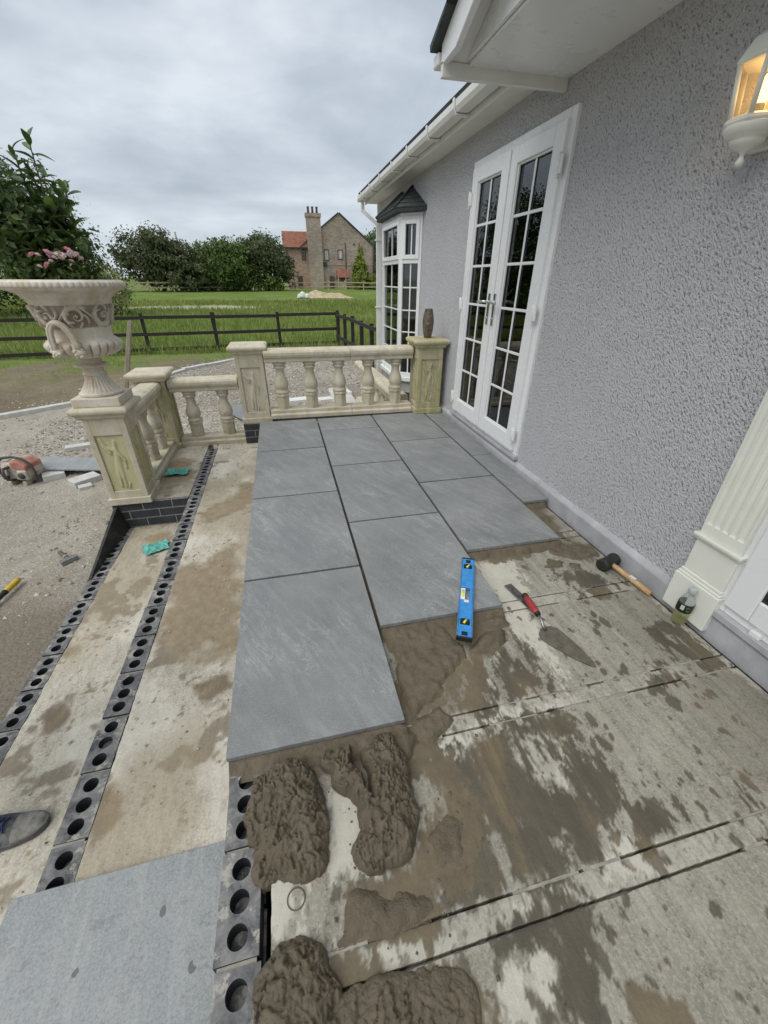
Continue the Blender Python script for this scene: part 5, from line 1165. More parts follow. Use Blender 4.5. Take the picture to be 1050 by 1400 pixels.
# ------------------------------------------------------------------ kerb, fences
kb = thing('kerb', '', '', (-2.5, 9, -0.6)); del kb['label'], kb['category']; struct(kb); kr = random.Random(6)
def kerb_run(P):
    for a, b in zip(P, P[1:]):
        a, b = Vector((*a, 0)), Vector((*b, 0)); L = (b-a).length; n = max(1, round(L/0.92)); ang = math.atan2(b.y-a.y, b.x-a.x)
        for k in range(n):
            m = a.lerp(b, (k+0.5)/n); l = L/n-0.012; z = float(ground_z(np.array([m.x]), np.array([m.y]))[0])
            o = new_obj('kerb_stone', MB().box((-l/2, -0.065, -0.1), (l/2, 0.065, 0.055)).mesh('kerb_stone'), 'kerb_concrete', kb, Vector((m.x, m.y, z+kr.uniform(-0.006, 0.01)))-world_of(kb)); o.rotation_euler = (kr.uniform(-0.05, 0.05), kr.uniform(-0.015, 0.015), ang+kr.uniform(-0.03, 0.03)); bev(o, 0.008)
kerb_run([(-7.0, 5.2), (-4.1, 6.54), (-3.31, 7.14)]); kerb_run([(-2.45, 9.0), (-2.05, 10.0), (-1.15, 11.1), (0.2, 11.9)])
def fence(label, P, rails, post_w, rail_h, rail_t, spacing, mat, hpost, gz_=None, lean=0.02, nails=False):
    t = thing('post_and_rail_fence', label, 'fence', (P[0][0], P[0][1], float(ground_z(np.array([P[0][0]*1.0]), np.array([P[0][1]*1.0]))[0]))); org = world_of(t)
    for a, b in zip(P, P[1:]):
        a, b = Vector((*a, 0)), Vector((*b, 0)); L = (b-a).length; n = max(1, round(L/spacing)); ang = math.atan2(b.y-a.y, b.x-a.x); pts = []
        for k in range(n+1):
            m = a.lerp(b, k/n); z = float(ground_z(np.array([m.x]), np.array([m.y]))[0]); pts.append(Vector((m.x, m.y, z)))
            o = new_obj('post', MB().box((-post_w/2, -post_w/2, -0.2), (post_w/2, post_w/2, hpost+kr.uniform(-0.02, 0.02))).mesh('post'), mat, t, Vector((m.x, m.y, z))-org); o.rotation_euler = (kr.uniform(-lean, lean), kr.uniform(-lean, lean), ang)
        nrm = Vector((math.sin(ang), -math.cos(ang), 0))*(post_w/2+rail_t/2)
        for k in range(n):
            for h in rails:
                p, q = pts[k]+nrm+Vector((0, 0, h+kr.uniform(-0.012, 0.012))), pts[k+1]+nrm+Vector((0, 0, h+kr.uniform(-0.012, 0.012))); d = (q-p).normalized(); u = Vector((0, 0, rail_h/2)); w = Vector((nrm.x, nrm.y, 0)).normalized()*(rail_t/2)
                MB().frustum([p-u-w, p-u+w, p+u+w, p+u-w], [q-u-w, q-u+w, q+u+w, q+u-w]).build('rail', mat, t)
    return t
fence('black stained post and rail fence crossing before the field', [(-16, 11.4), (-7.2, 12.45), (-1.6, 13.2), (2.15, 13.6)], (0.12, 0.52, 0.95), 0.085, 0.085, 0.035, 1.85, 'black_timber', 1.05)
fence('black fence running from the field corner toward the bungalow', [(2.15, 13.45), (2.62, 7.6)], (0.30, 0.92), 0.085, 0.085, 0.04, 0.98, 'black_timber', 1.0)
fence('pale new timber fence along the far side of the field', [(-34, 50), (-13.5, 55.5), (0.5, 60.5), (9.5, 61.5), (20, 62)], (0.42, 0.92), 0.13, 0.13, 0.05, 2.4, 'pale_timber', 1.12)
# ------------------------------------------------------------------ the farmhouse across the field
HY = 68.0; hb = float(ground_z(np.array([8.0]), np.array([HY]))[0])-0.05
fh = thing('farmhouse', 'old brick farmhouse with tall chimney and red tiled wing across the field', 'house', (8, HY, hb))
def winset(x0, x1, z0, z1, y, pm, bars=True, parent=None):
    f = MB(); f.box((x0-0.10, y-0.05, z0-0.10), (x1+0.10, y+0.02, z0)); f.box((x0-0.10, y-0.05, z1), (x1+0.10, y+0.02, z1+0.12)); f.box((x0-0.10, y-0.05, z0), (x0, y+0.02, z1)); f.box((x1, y-0.05, z0), (x1+0.10, y+0.02, z1))
    w = f.build('window', 'dark_frame', fh); MB().box((x0, y-0.025, z0), (x1, y-0.015, z1)).build('pane', pm, w, origin=world_of(fh))
    if bars:
        g = MB(); xm = (x0+x1)/2; g.box((xm-0.03, y-0.04, z0), (xm+0.03, y-0.026, z1))
        for k in (1, 2): z = z0+(z1-z0)*k/3; g.box((x0, y-0.0395, z-0.025), (x1, y-0.0265, z+0.025))
        g.build('glazing_bar', 'upvc_aged' if pm == 'light_pane' else 'dark_frame', w, origin=world_of(fh))
GL, GR, PKX, PKZ = 7.2, 15.0, 9.95, 9.2; EZL, EZR = 7.30, 5.35
MB().prism([(GL, hb), (15.0, hb), (15.0, EZR), (PKX, PKZ), (GL, EZL)], HY, HY+9, 1).build('wall', 'grey_brick', fh)
MB().prism([(2.2, hb), (GL-0.01, hb), (GL-0.01, 5.25), (2.2, 5.25)], HY+0.6, HY+7, 1).build('wall', 'old_brick', fh)
# gable verge and main roof
def slab2(p, q, t0, t1, y0, y1, name, mat):
    d = (Vector(q)-Vector(p)).normalized(); n = Vector((-d.y, d.x)) if d.x > 0 else Vector((d.y, -d.x))
    a, b = Vector(p), Vector(q); poly = [tuple(a+n*t0), tuple(b+n*t0), tuple(b+n*t1), tuple(a+n*t1)]; return MB().prism(poly, y0, y1, 1).build(name, mat, fh)
slab2((GL-0.25, EZL-0.18), (PKX, PKZ), 0.02, 0.16, HY-0.18, HY+9.2, 'roof', 'lead'); slab2((15.3, EZR-0.23), (PKX, PKZ), 0.02, 0.16, HY-0.18, HY+9.2, 'roof', 'lead')
# wing roof: rows of pantiles
wr = MB(); wr.add([(2.0, HY+0.35, 5.20), (GL, HY+0.35, 5.20), (GL, HY+2.6, 7.22), (2.0, HY+2.6, 7.22), (2.0, HY+5.0, 5.20), (GL, HY+5.0, 5.20)], [(0, 1, 2, 3), (3, 2, 5, 4), (0, 3, 4), (1, 5, 2)]); wro = wr.build('roof', 'pantile', fh)
for k in range(14):
    t0 = k/14; y0 = HY+0.35+2.25*t0; z0 = 5.20+2.02*t0
    MB().box((1.98, y0-0.03, z0+0.005), (5.45, y0+0.16, z0+0.07), (0.73, 0, 0)).build('tile_course', 'pantile', wro, origin=world_of(fh))
MB().box((2.12, HY+0.22, 5.05), (5.4, HY+0.34, 5.19)).build('gutter', 'lead', fh)
# half dormer gable on the wing
MB().prism([(4.30, 5.10), (5.75, 5.10), (5.75, 6.1), (5.5, 6.1)], HY+0.30, HY+2.0, 1).build('dormer', 'old_brick', fh)
slab2((4.2, 5.08), (5.55, 6.16), 0.0, 0.10, HY+0.15, HY+2.0, 'roof', 'pantile')
# chimney breast on the gable corner
ch = MB(); ch.box((5.40, HY-0.55, hb), (7.34, HY+0.6, 8.65)); cho = ch.build('chimney', 'grey_brick', fh)
MB().box((5.30, HY-0.65, 8.65), (7.44, HY+0.7, 9.08)).build('chimney_cap', 'grey_brick', cho, origin=world_of(fh))
for px_ in (5.78, 6.37, 6.95): MB().lathe([(0.17, 0), (0.15, 0.3), (0.14, 0.62), (0.17, 0.68), (0.17, 0.76)], (px_, HY, 9.08), 12).build('chimney_pot', 'dark_frame', cho, origin=world_of(fh))
winset(4.55, 4.98, 3.72, 4.85, HY+0.6, 'dark_pane'); winset(3.72, 4.22, 0.22, 1.55, HY+0.6, 'dark_pane')
winset(7.72, 8.25, 3.68, 4.85, HY, 'light_pane', False); winset(9.70, 10.28, 3.85, 4.85, HY, 'light_pane'); winset(8.33, 8.85, 0.22, 1.52, HY, 'dark_pane')
MB().box((7.4, HY-0.045, 3.02), (15.0, HY+0.01, 3.12)).build('string_course', 'old_brick', fh)
MB().tube([(10.75, HY-0.08, 2.6), (10.75, HY-0.08, 5.85)], 0.06, 8).build('pipe', 'lead', fh); MB().tube([(12.76, HY-0.08, 0.2), (12.76, HY-0.08, 5.87)], 0.06, 8).build('pipe', 'lead', fh); MB().tube([(14.85, HY-0.12, 0.2), (14.85, HY-0.12, 6.9)], 0.09, 8).build('pipe', 'lead', fh)
MB().box((11.95, HY-0.04, 5.55), (12.15, HY+0.01, 5.75)).build('vent', 'lead', fh); MB().box((7.45, HY-0.22, 2.9), (7.95, HY, 3.4)).build('wall_box', 'lead', fh)
# timber porch lean-to
pw_ = MB(); pw_.add([(9.2, HY-1.5, 1.50), (11.0, HY-1.5, 1.50), (11.0, HY-0.75, 2.55), (9.2, HY-0.75, 2.55), (9.2, HY, 1.5), (11.0, HY, 1.5)], [(0, 1, 2, 3), (3, 2, 5, 4), (0, 3, 4), (1, 5, 2)])
po = pw_.build('porch_roof', 'pantile', fh)
for x, y in ((9.35, HY-1.4), (10.45, HY-1.4), (11.7, HY-1.4)): MB().box((x-0.08, y-0.08, hb), (x+0.08, y+0.08, 1.55)).build('porch_post', 'pale_timber', fh)
for k in range(5): MB().box((10.45, HY-1.42, 0.3+0.28*k), (11.7, HY-1.36, 0.42+0.28*k)).build('porch_slat', 'pale_timber', fh)
MB().box((9.4, HY-1.35, hb), (10.4, HY-1.30, 0.95)).build('porch_panel', 'pale_timber', fh)
# ------------------------------------------------------------------ trees and shrubs
def leaf_cloud(n, lobes, size, seed, clump=0.25, flat=0.3, shell=0.55, elong=1.8):
    """n leaf quads in clumps spread through ellipsoid lobes; returns V, F, tint"""
    r = np.random.default_rng(seed); lobes = np.array(lobes, float); vol = lobes[:, 3]*lobes[:, 4]*lobes[:, 5]; nc = max(20, n//26)
    k = r.choice(len(lobes), nc, p=vol/vol.sum()); d = r.normal(size=(nc, 3)); d /= np.linalg.norm(d, axis=1)[:, None]
    rad = shell+(1-shell)*r.random(nc)**0.6; rad *= 1+0.16*r.normal(size=nc)
    C = lobes[k, :3]+d*lobes[k, 3:]*rad[:, None]
    cs = clump*r.uniform(0.5, 1.4, nc); j = r.integers(0, nc, n)
    off = r.normal(size=(n, 3))*cs[j][:, None]*np.array([1, 1, 0.75]); P = C[j]+off
    out = d[j]+0.6*r.normal(size=(n, 3))+np.array([0, 0, flat]); out /= np.linalg.norm(out, axis=1)[:, None]
    a = np.cross(out, r.normal(size=(n, 3))); a /= np.linalg.norm(a, axis=1)[:, None]; b = np.cross(out, a)
    s = size*r.uniform(0.55, 1.3, n)[:, None]; droop = -0.25*s*np.array([[0, 0, 1]])
    V = np.stack([P-a*s, P+b*s/elong+out*s*0.15, P+a*s+droop, P-b*s/elong+out*s*0.15], 1).reshape(-1, 3)
    tint = np.clip(0.5+0.22*r.normal(size=nc)[j]+0.18*r.normal(size=n), 0, 1)
    return V, np.arange(n*4).reshape(-1, 4), np.repeat(tint, 4)
def branches(base, tips, r0, seed, mb=None):
    r = random.Random(seed); mb = mb or MB(); b = Vector(base)
    top = Vector((sum(t[0] for t in tips)/len(tips), sum(t[1] for t in tips)/len(tips), b.z+(min(t[2] for t in tips)-b.z)*0.55)); mid = b.lerp(top, 0.5)+Vector((r.uniform(-.1, .1), r.uniform(-.1, .1), 0))
    mb.tube([b-Vector((0, 0, 0.15)), mid, top], [r0*1.15, r0*0.8, r0*0.6], 8)
    for t in tips:
        t = Vector(t); m = top.lerp(t, 0.5)+Vector((r.uniform(-.25, .25), r.uniform(-.25, .25), r.uniform(0, .3)))*((t-top).length*0.4); mb.tube([top-(top-mid)*r.uniform(0.0, 0.4), m, t], [r0*0.42, r0*0.28, r0*0.08], 6)
        for q in range(2):
            e_ = t+Vector((r.uniform(-1, 1), r.uniform(-1, 1), r.uniform(0, 1)))*((t-top).length*0.35); mb.tube([m.lerp(t, 0.3), e_], [r0*0.15, r0*0.04], 5)
    return mb
def tree(name, label, base, lobes, n, size, mat, seed, cat='tree', group=None, r0=0.22, clump=0.35, elong=1.7, flat=0.3, shell=0.5):
    """lobes relative to the base"""
    z = float(ground_z(np.array([base[0]*1.0]), np.array([base[1]*1.0]))[0]) if len(base) == 2 else base[2]; b = (base[0], base[1], z)
    t = thing(name, label, cat, b, group)
    V, Fq, tint = leaf_cloud(n, lobes, size, seed, clump, flat, shell, elong)
    V[:, 2] = np.maximum(V[:, 2], 0.03)
    o = new_obj('crown', np_mesh('crown', V, Fq, dict(tint=tint), smooth=False), mat, t); stuff(o)
    branches((0, 0, 0), [(l[0], l[1], l[2]) for l in lobes], r0, seed).build('trunk', 'bark', t, origin=(0, 0, 0)); return t
tg = 'trees standing round the field'
tree('hawthorn_tree', 'dense dark olive hawthorn at the open end of the far hedge line', (-12.6, 57.5), [(0, 0, 3.6, 3.6, 2.6, 2.3), (1.8, 0, 2.6, 3.4, 2.2, 2.2), (-1.8, 0, 2.8, 2.6, 2.2, 2.4), (3.4, 0, 1.6, 2.6, 2, 1.6), (0.3, -0.5, 5.0, 1.6, 1.5, 1.2)], 15000, 0.17, 'leaf_olive', 11, 'tree', tg, 0.25, 0.34)
tree('hawthorn_tree', 'lighter green bushy hawthorn in the middle of the far hedge line', (-5.6, 58.5), [(0, 0, 2.6, 3.2, 2.2, 2.4), (1.9, 0, 3.2, 2.2, 1.8, 2.0), (-2.2, 0, 2.2, 2.0, 1.8, 2.0), (0.6, -0.6, 4.3, 1.4, 1.2, 1.0)], 12000, 0.17, 'leaf_mid', 12, 'tree', tg, 0.22, 0.34)
tree('hawthorn_tree', 'spreading dark hawthorn beside the old farmhouse with bare lower stem', (-0.9, 59.5), [(0, 0, 3.9, 2.8, 2.2, 1.9), (1.7, 0, 3.2, 2.0, 1.8, 1.7), (-1.6, 0, 3.6, 1.9, 1.8, 1.7), (2.6, 0, 2.1, 1.3, 1.4, 1.3), (-0.2, 0, 4.9, 1.6, 1.4, 1.0)], 11000, 0.17, 'leaf_olive', 13, 'tree', tg, 0.22, 0.34)
tree('hawthorn_tree', 'low hawthorn scrub closing the gap in the far hedge line', (-8.6, 60), [(0, 0, 2.2, 3.2, 2, 2.0), (2.2, 0, 2.6, 2, 2, 1.9)], 6000, 0.17, 'leaf_dark', 18, 'tree', tg, 0.2, 0.34)
tree('hedge_shrub', 'low hedge shrub filling the base of the hawthorn line', (-3.2, 59.0), [(0, 0, 1.2, 2.4, 1.4, 1.4), (2.6, 0, 1.0, 2.0, 1.3, 1.2), (-2.6, 0, 1.2, 2.2, 1.3, 1.5)], 6000, 0.16, 'leaf_mid', 20, 'shrub', None, 0.1, 0.3)
tree('broadleaf_tree', 'large dark green tree rising behind the planted urn', (-11.6, 27.5), [(0, 0, 3.3, 2.6, 2.4, 2.6), (1.7, 0, 2.0, 1.9, 2.0, 2.0), (-2.2, 0, 3.8, 2.6, 2.4, 2.8), (0.2, 0, 5.0, 2.2, 2, 1.6), (2.5, -0.3, 1.2, 1.3, 1.5, 1.2), (-0.5, -1, 1.4, 2.6, 1.6, 1.4)], 26000, 0.085, 'leaf_dark', 14, 'tree', tg, 0.25, 0.24)
tree('variegated_shrub', 'cream variegated shrub showing beside the rim of the urn', (-8.35, 26.2), [(0, 0, 1.9, 0.75, 0.7, 0.55), (0.45, 0, 1.3, 0.6, 0.6, 0.7), (-0.3, 0, 1.0, 0.8, 0.7, 0.9)], 4500, 0.065, 'leaf_cream', 15, 'shrub', None, 0.05, 0.12)
tree('conifer', 'yellow green conifer before the farmhouse gable', (12.35, 65.2), [(0, 0, 1.3, 1.15, 1.1, 1.5), (0, 0, 2.8, 0.9, 0.9, 1.1), (0.05, 0, 4.1, 0.5, 0.5, 0.9)], 5000, 0.14, 'leaf_yellow', 16, 'tree', tg, 0.1, 0.2)
tree('hedge_shrub', 'bright yellow green hedge shrub beside the conifer', (14.2, 65.0), [(0, 0, 0.9, 1.1, 0.9, 1.1), (1.6, 0, 0.9, 1.2, 0.9, 1.2)], 5000, 0.12, 'leaf_yellow', 17, 'shrub', None, 0.06, 0.18)
tree('broadleaf_tree', 'mid green tree behind the farmhouse roof slope', (21.0, 92), [(0, 0, 7, 3, 3, 3), (-1.5, 0, 5.5, 3, 3, 3)], 6000, 0.28, 'leaf_mid', 19, 'tree', tg, 0.35, 0.5)
# trees outside the frame that the door glass reflects
for i, (x, y, h, m) in enumerate(((-17, 17, 5.5, 'leaf_dark'), (-21, 9, 6.5, 'leaf_mid'), (-20, 26, 6.5, 'leaf_olive'), (-24, 0, 6.0, 'leaf_dark'), (-29, 38, 7, 'leaf_dark'))):
    tree('boundary_tree', ['dense dark boundary tree beyond the cut-off saw', 'leafy green boundary tree facing the french doors', 'olive boundary tree at the field margin', 'dark boundary tree facing the front door', 'tall boundary tree in the far field corner'][i], (x, y),
         [(0, 0, h*0.55, 3.2, 3.2, h*0.36), (1.6, 1.2, h*0.42, 2.6, 2.6, h*0.34), (-1.4, -1.5, h*0.45, 2.8, 2.8, h*0.36), (0.3, 2.6, h*0.3, 2.4, 2.4, h*0.26)], 6500, 0.19, m, 60+i, 'tree', tg, 0.25, 0.4)
tp = gy(240, 317, 72.0); tag(MB().tube([(tp[0], 72, 0), (tp[0]-0.10, 72, tp[2])], [0.16, 0.11], 8).build('utility_pole', 'weathered_timber', None), 'lone timber utility pole rising behind the far hedge', 'pole')
# sand heap and sack by the far fence, chalky patch
hc = (4.9, 45.0); xs = np.linspace(-2.6, 2.9, 60); ys = np.linspace(-1.1, 1.1, 24); X, Y = np.meshgrid(xs, ys, indexing='ij')
Hh = 0.62*np.exp(-((X+0.6)/1.3)**2-(Y/0.6)**2)+0.38*np.exp(-((X-1.4)/1.0)**2-(Y/0.5)**2); Hh = Hh*(0.8+0.5*fbm(X*2.5, Y*2.5, 3, 4))-0.04
tag(new_obj('sand_heap', np_mesh('sand_heap', np.stack([X, Y, Hh], -1).reshape(-1, 3), grid_faces(60, 24)), 'sand', None, (hc[0], hc[1], float(ground_z(np.array([hc[0]]), np.array([hc[1]]))[0]))), 'low heap of pale sand lying in the field before the farmhouse', 'sand heap')
sk = MB(); rs = random.Random(8)
for k, (a, b, c, r_) in enumerate(((0, 0, 0.28, 0.32), (0.42, -0.1, 0.20, 0.24), (-0.3, 0.1, 0.18, 0.22))): sk.lathe([(0.02, -r_*0.8), (r_*0.8, -r_*0.7), (r_*1.05, -0.1), (r_*0.85, r_*0.5), (r_*0.45, r_*0.85), (0.05, r_)], (a, b, c), 9, smooth=False)
so_ = sk.build('white_sack', 'white_sack', None); p_ = gy(414, 408, 43.5); so_.location = (p_[0], 43.5, float(ground_z(np.array([p_[0]]), np.array([43.5]))[0])); tag(so_, 'crumpled white sack lying beside the sand heap', 'sack')
# ------------------------------------------------------------------ grass: uncountable blades
def grass_mesh(name, label, n, box, dens, hmin, hmax, wid, seed):
    r = np.random.default_rng(seed); x = r.uniform(box[0], box[1], n); y = box[2]+(box[3]-box[2])*r.random(n)**1.5; k = dens(x, y) > r.random(n); x, y = x[k], y[k]; n = len(x)
    z = ground_z(x, y); h = r.uniform(hmin, hmax, n)*(0.6+0.8*fbm(x*1.1, y*1.1, 91, 3)); a = r.uniform(0, 6.28, n); l = r.uniform(0.1, 0.7, n)*h; w = wid*(1+np.maximum(0, y-14)/14)
    dx, dy = np.cos(a), np.sin(a); B = np.stack([x, y, z-0.01], -1); sd_ = np.stack([-dy*w, dx*w, 0*w], -1); tip = B+np.stack([dx*l, dy*l, h], -1); md = B+np.stack([dx*l*0.3, dy*l*0.3, h*0.6], -1)
    V = np.stack([B-sd_, B+sd_, md+sd_*0.7, tip, md-sd_*0.7], 1).reshape(-1, 3); i = np.arange(n)[:, None]*5
    Fq = np.concatenate([i+np.array([[0, 1, 2, 4]]), ]); T = i+np.array([[4, 2, 3, 3]])
    tint = np.repeat(np.clip(0.45+0.9*(fbm(x*0.5, y*0.5, 93, 4)-0.5)+0.2*r.normal(size=n), 0, 1), 5)
    V4 = V; me = bpy.data.meshes.new(name); Fall = [tuple(f) for f in Fq.tolist()]+[tuple(f[:3]) for f in T.tolist()]
    me.from_pydata(V4.tolist(), [], Fall); at = me.attributes.new('tint', 'FLOAT', 'POINT'); at.data.foreach_set('value', tint.astype(np.float32)); me.update()
    return tag(stuff(new_obj(name, me, 'grass_blade')), label, 'grass')
nochalk = lambda x, y: 1-sstep(0.9, 0.6, ((x+6.5)/7.0)**2+((y-33.5)/2.2)**2)
grass_mesh('grass', 'lush green meadow grass beyond the black fence', 60000, (-26, 9, 12.6, 40), lambda x, y: np.where(np.abs(x-1.5) < 4+y*0.9, 1, 0)*nochalk(x, y), 0.10, 0.34, 0.011, 5)
grass_mesh('grass', 'patchy grass tufts in the bare soil before the black fence', 26000, (-10, 3, 6.5, 13.4), lambda x, y: grass_amount(x, y)**1.4*sstep(0.40, 0.55, fbm(x*1.6, y*1.6, 95, 4)), 0.02, 0.11, 0.006, 6)
# ------------------------------------------------------------------ planting in the urn
def leaf_obj_mesh(name, L, W, curl, mat):
    n = 7; V = []; Fc = []
    for i in range(n):
        t = i/(n-1); w = W*math.sin(math.pi*min(1, t*0.92+0.04))**0.8*(1-0.25*t); z = -curl*L*t*t
        V += [(-w, L*t, z+w*0.35), (0, L*t, z), (w, L*t, z+w*0.35)]
    for i in range(n-1):
        a = i*3; Fc += [(a, a+1, a+4, a+3), (a+1, a+2, a+5, a+4)]
    mb = MB(); mb.add(V, Fc, True); me = mb.mesh(name); me.materials.append(MAT[mat]); return me
LM = [leaf_obj_mesh('leaf', 0.112, 0.028, c, 'big_leaf') for c in (0.15, 0.35, 0.6)]
pr2 = random.Random(21); top_soil = Vector((ux, uy, uz+0.77))
shr = thing('leafy_shrub', 'tall shrub with large glossy leaves growing in the stone urn', 'shrub', tuple(top_soil))
stems = MB(); tips = []
for k in range(15):
    ex, ey, ez = pr2.uniform(-0.36, 0.13), pr2.uniform(-0.22, 0.25), pr2.uniform(0.22, 0.62)
    if k == 0: ex, ey, ez = 0.075, -0.02, 0.700
    if k == 1: ex, ey, ez = 0.150, 0.0, 0.46
    if k == 2: ex, ey, ez = -0.05, 0.05, 0.66
    if k == 3: ex, ey, ez = 0.165, 0.02, 0.32
    b = Vector((pr2.uniform(-0.12, 0.05), pr2.uniform(-0.08, 0.08), -0.03)); t = Vector((ex, ey, ez)); m = b.lerp(t, 0.55)+Vector((pr2.uniform(-.05, .05), pr2.uniform(-.05, .05), 0.05))
    stems.tube([b, m, t], [0.008, 0.006, 0.003], 6); tips.append((b, m, t))
stems.build('stems', 'bark', shr, origin=(0, 0, 0))
n_leaf = 0
for (b, m, t) in tips:
    for q in range(19):
        u = 0.30+0.70*(q/18); p = (b.lerp(m, u*2) if u < 0.5 else m.lerp(t, u*2-1)); az = q*2.4+pr2.uniform(-.5, .5); el = pr2.uniform(0.15, 0.9) if q < 16 else pr2.uniform(0.9, 1.3)
        s = pr2.uniform(0.7, 1.15)*(0.75 if q > 15 else 1); share('leaf', LM[pr2.randrange(3)], shr, p, (el, pr2.uniform(-.5, .5), az), (s, s, s)); n_leaf += 1
V, Fq, tint = leaf_cloud(2600, [(-0.08, 0.02, 0.22, 0.26, 0.2, 0.2), (-0.18, 0.02, 0.36, 0.2, 0.18, 0.18)], 0.026, 5, 0.05, 0.4, 0.3)
stuff(new_obj('inner_foliage', np_mesh('inner_foliage', V, Fq, dict(tint=tint), smooth=False), 'leaf_dark', shr))
ros = thing('rose_bush', 'low pink rose bush spilling over the urn rim', 'rose bush', tuple(top_soil+Vector((0.0, 0.0, 0))))
V, Fq, tint = leaf_cloud(2600, [(0.0, -0.05, 0.035, 0.24, 0.15, 0.045), (0.10, 0.0, 0.06, 0.16, 0.12, 0.05), (-0.14, 0.0, 0.07, 0.16, 0.14, 0.06)], 0.016, 6, 0.03, 0.5, 0.3)
stuff(new_obj('foliage', np_mesh('foliage', V, Fq, dict(tint=tint), smooth=False), 'leaf_mid', ros))
def rose_mesh(mat):
    mb = MB(); r = random.Random(2)
    for ring, (n, rr, h, tilt) in enumerate(((3, 0.008, 0.016, 0.15), (5, 0.015, 0.015, 0.5), (6, 0.022, 0.012, 0.95))):
        for k in range(n):
            a = 6.283*k/n+ring*0.6+r.uniform(-.2, .2); d = Vector((math.cos(a), math.sin(a), 0)); s_ = Vector((-d.y, d.x, 0)); up = Vector((0, 0, 1))*math.cos(tilt)+d*math.sin(tilt)
            b = d*rr*0.4; w = 0.012+0.004*ring
            mb.add([b-s_*w*0.4, b+s_*w*0.4, b+up*h*0.6+s_*w+d*0.003, b+up*h*1.15+s_*w*0.4, b+up*h*1.15-s_*w*0.4, b+up*h*0.6-s_*w+d*0.003], [(0, 1, 2, 5), (5, 2, 3, 4)], True)
    me = mb.mesh('flower'); me.materials.append(MAT[mat]); return me
RM = [rose_mesh('petal'), rose_mesh('petal_pale')]
fl_px = [(44, 350), (64, 347), (70, 350), (78, 351), (83, 350), (92, 343), (97, 348), (104, 350), (65, 364), (90, 352)] + [(pr2.uniform(38, 112), pr2.uniform(346, 367)) for _ in range(16)]
for i, (a, b) in enumerate(fl_px):
    p = gy(a, b-1, uy-0.27+0.02*(i % 3)); share('flower', RM[0 if i in (0, 1, 5, 8) else 1], ros, Vector(p)-top_soil, (pr2.uniform(0.3, 0.9), pr2.uniform(-.4, .4), pr2.uniform(0, 6)), ((0.9,)*3) if i < 10 else ((pr2.uniform(0.4, 0.65),)*3))
# ------------------------------------------------------------------ vase on the wall pillar
vz = 0.002+0.775
vs_ = thing('ceramic_vase', 'brown glazed vase standing on the wall pillar', 'vase', (1.845, 3.63, vz+0.0005))
MB().lathe([(0.0, 0), (0.036, 0.0), (0.042, 0.012), (0.052, 0.07), (0.060, 0.14), (0.059, 0.18), (0.050, 0.235), (0.040, 0.272), (0.040, 0.278), (0.034, 0.278), (0.034, 0.26), (0.02, 0.25), (0, 0.25)], (0, 0, 0), 32).build('body', 'vase_glaze', vs_, origin=(0, 0, 0))
md = MB(); md.lathe([(0.0, 0.0), (0.018, 0.001), (0.021, 0.005), (0.014, 0.008), (0.010, 0.007), (0.006, 0.010), (0.0, 0.011)], (0, 0, 0), 20, caps=False); mo = md.build('medallion', 'vase_glaze', vs_, origin=(0, 0, 0)); mo.location = (-0.018, -0.056, 0.135); mo.rotation_euler = (math.pi/2, 0, -0.3)
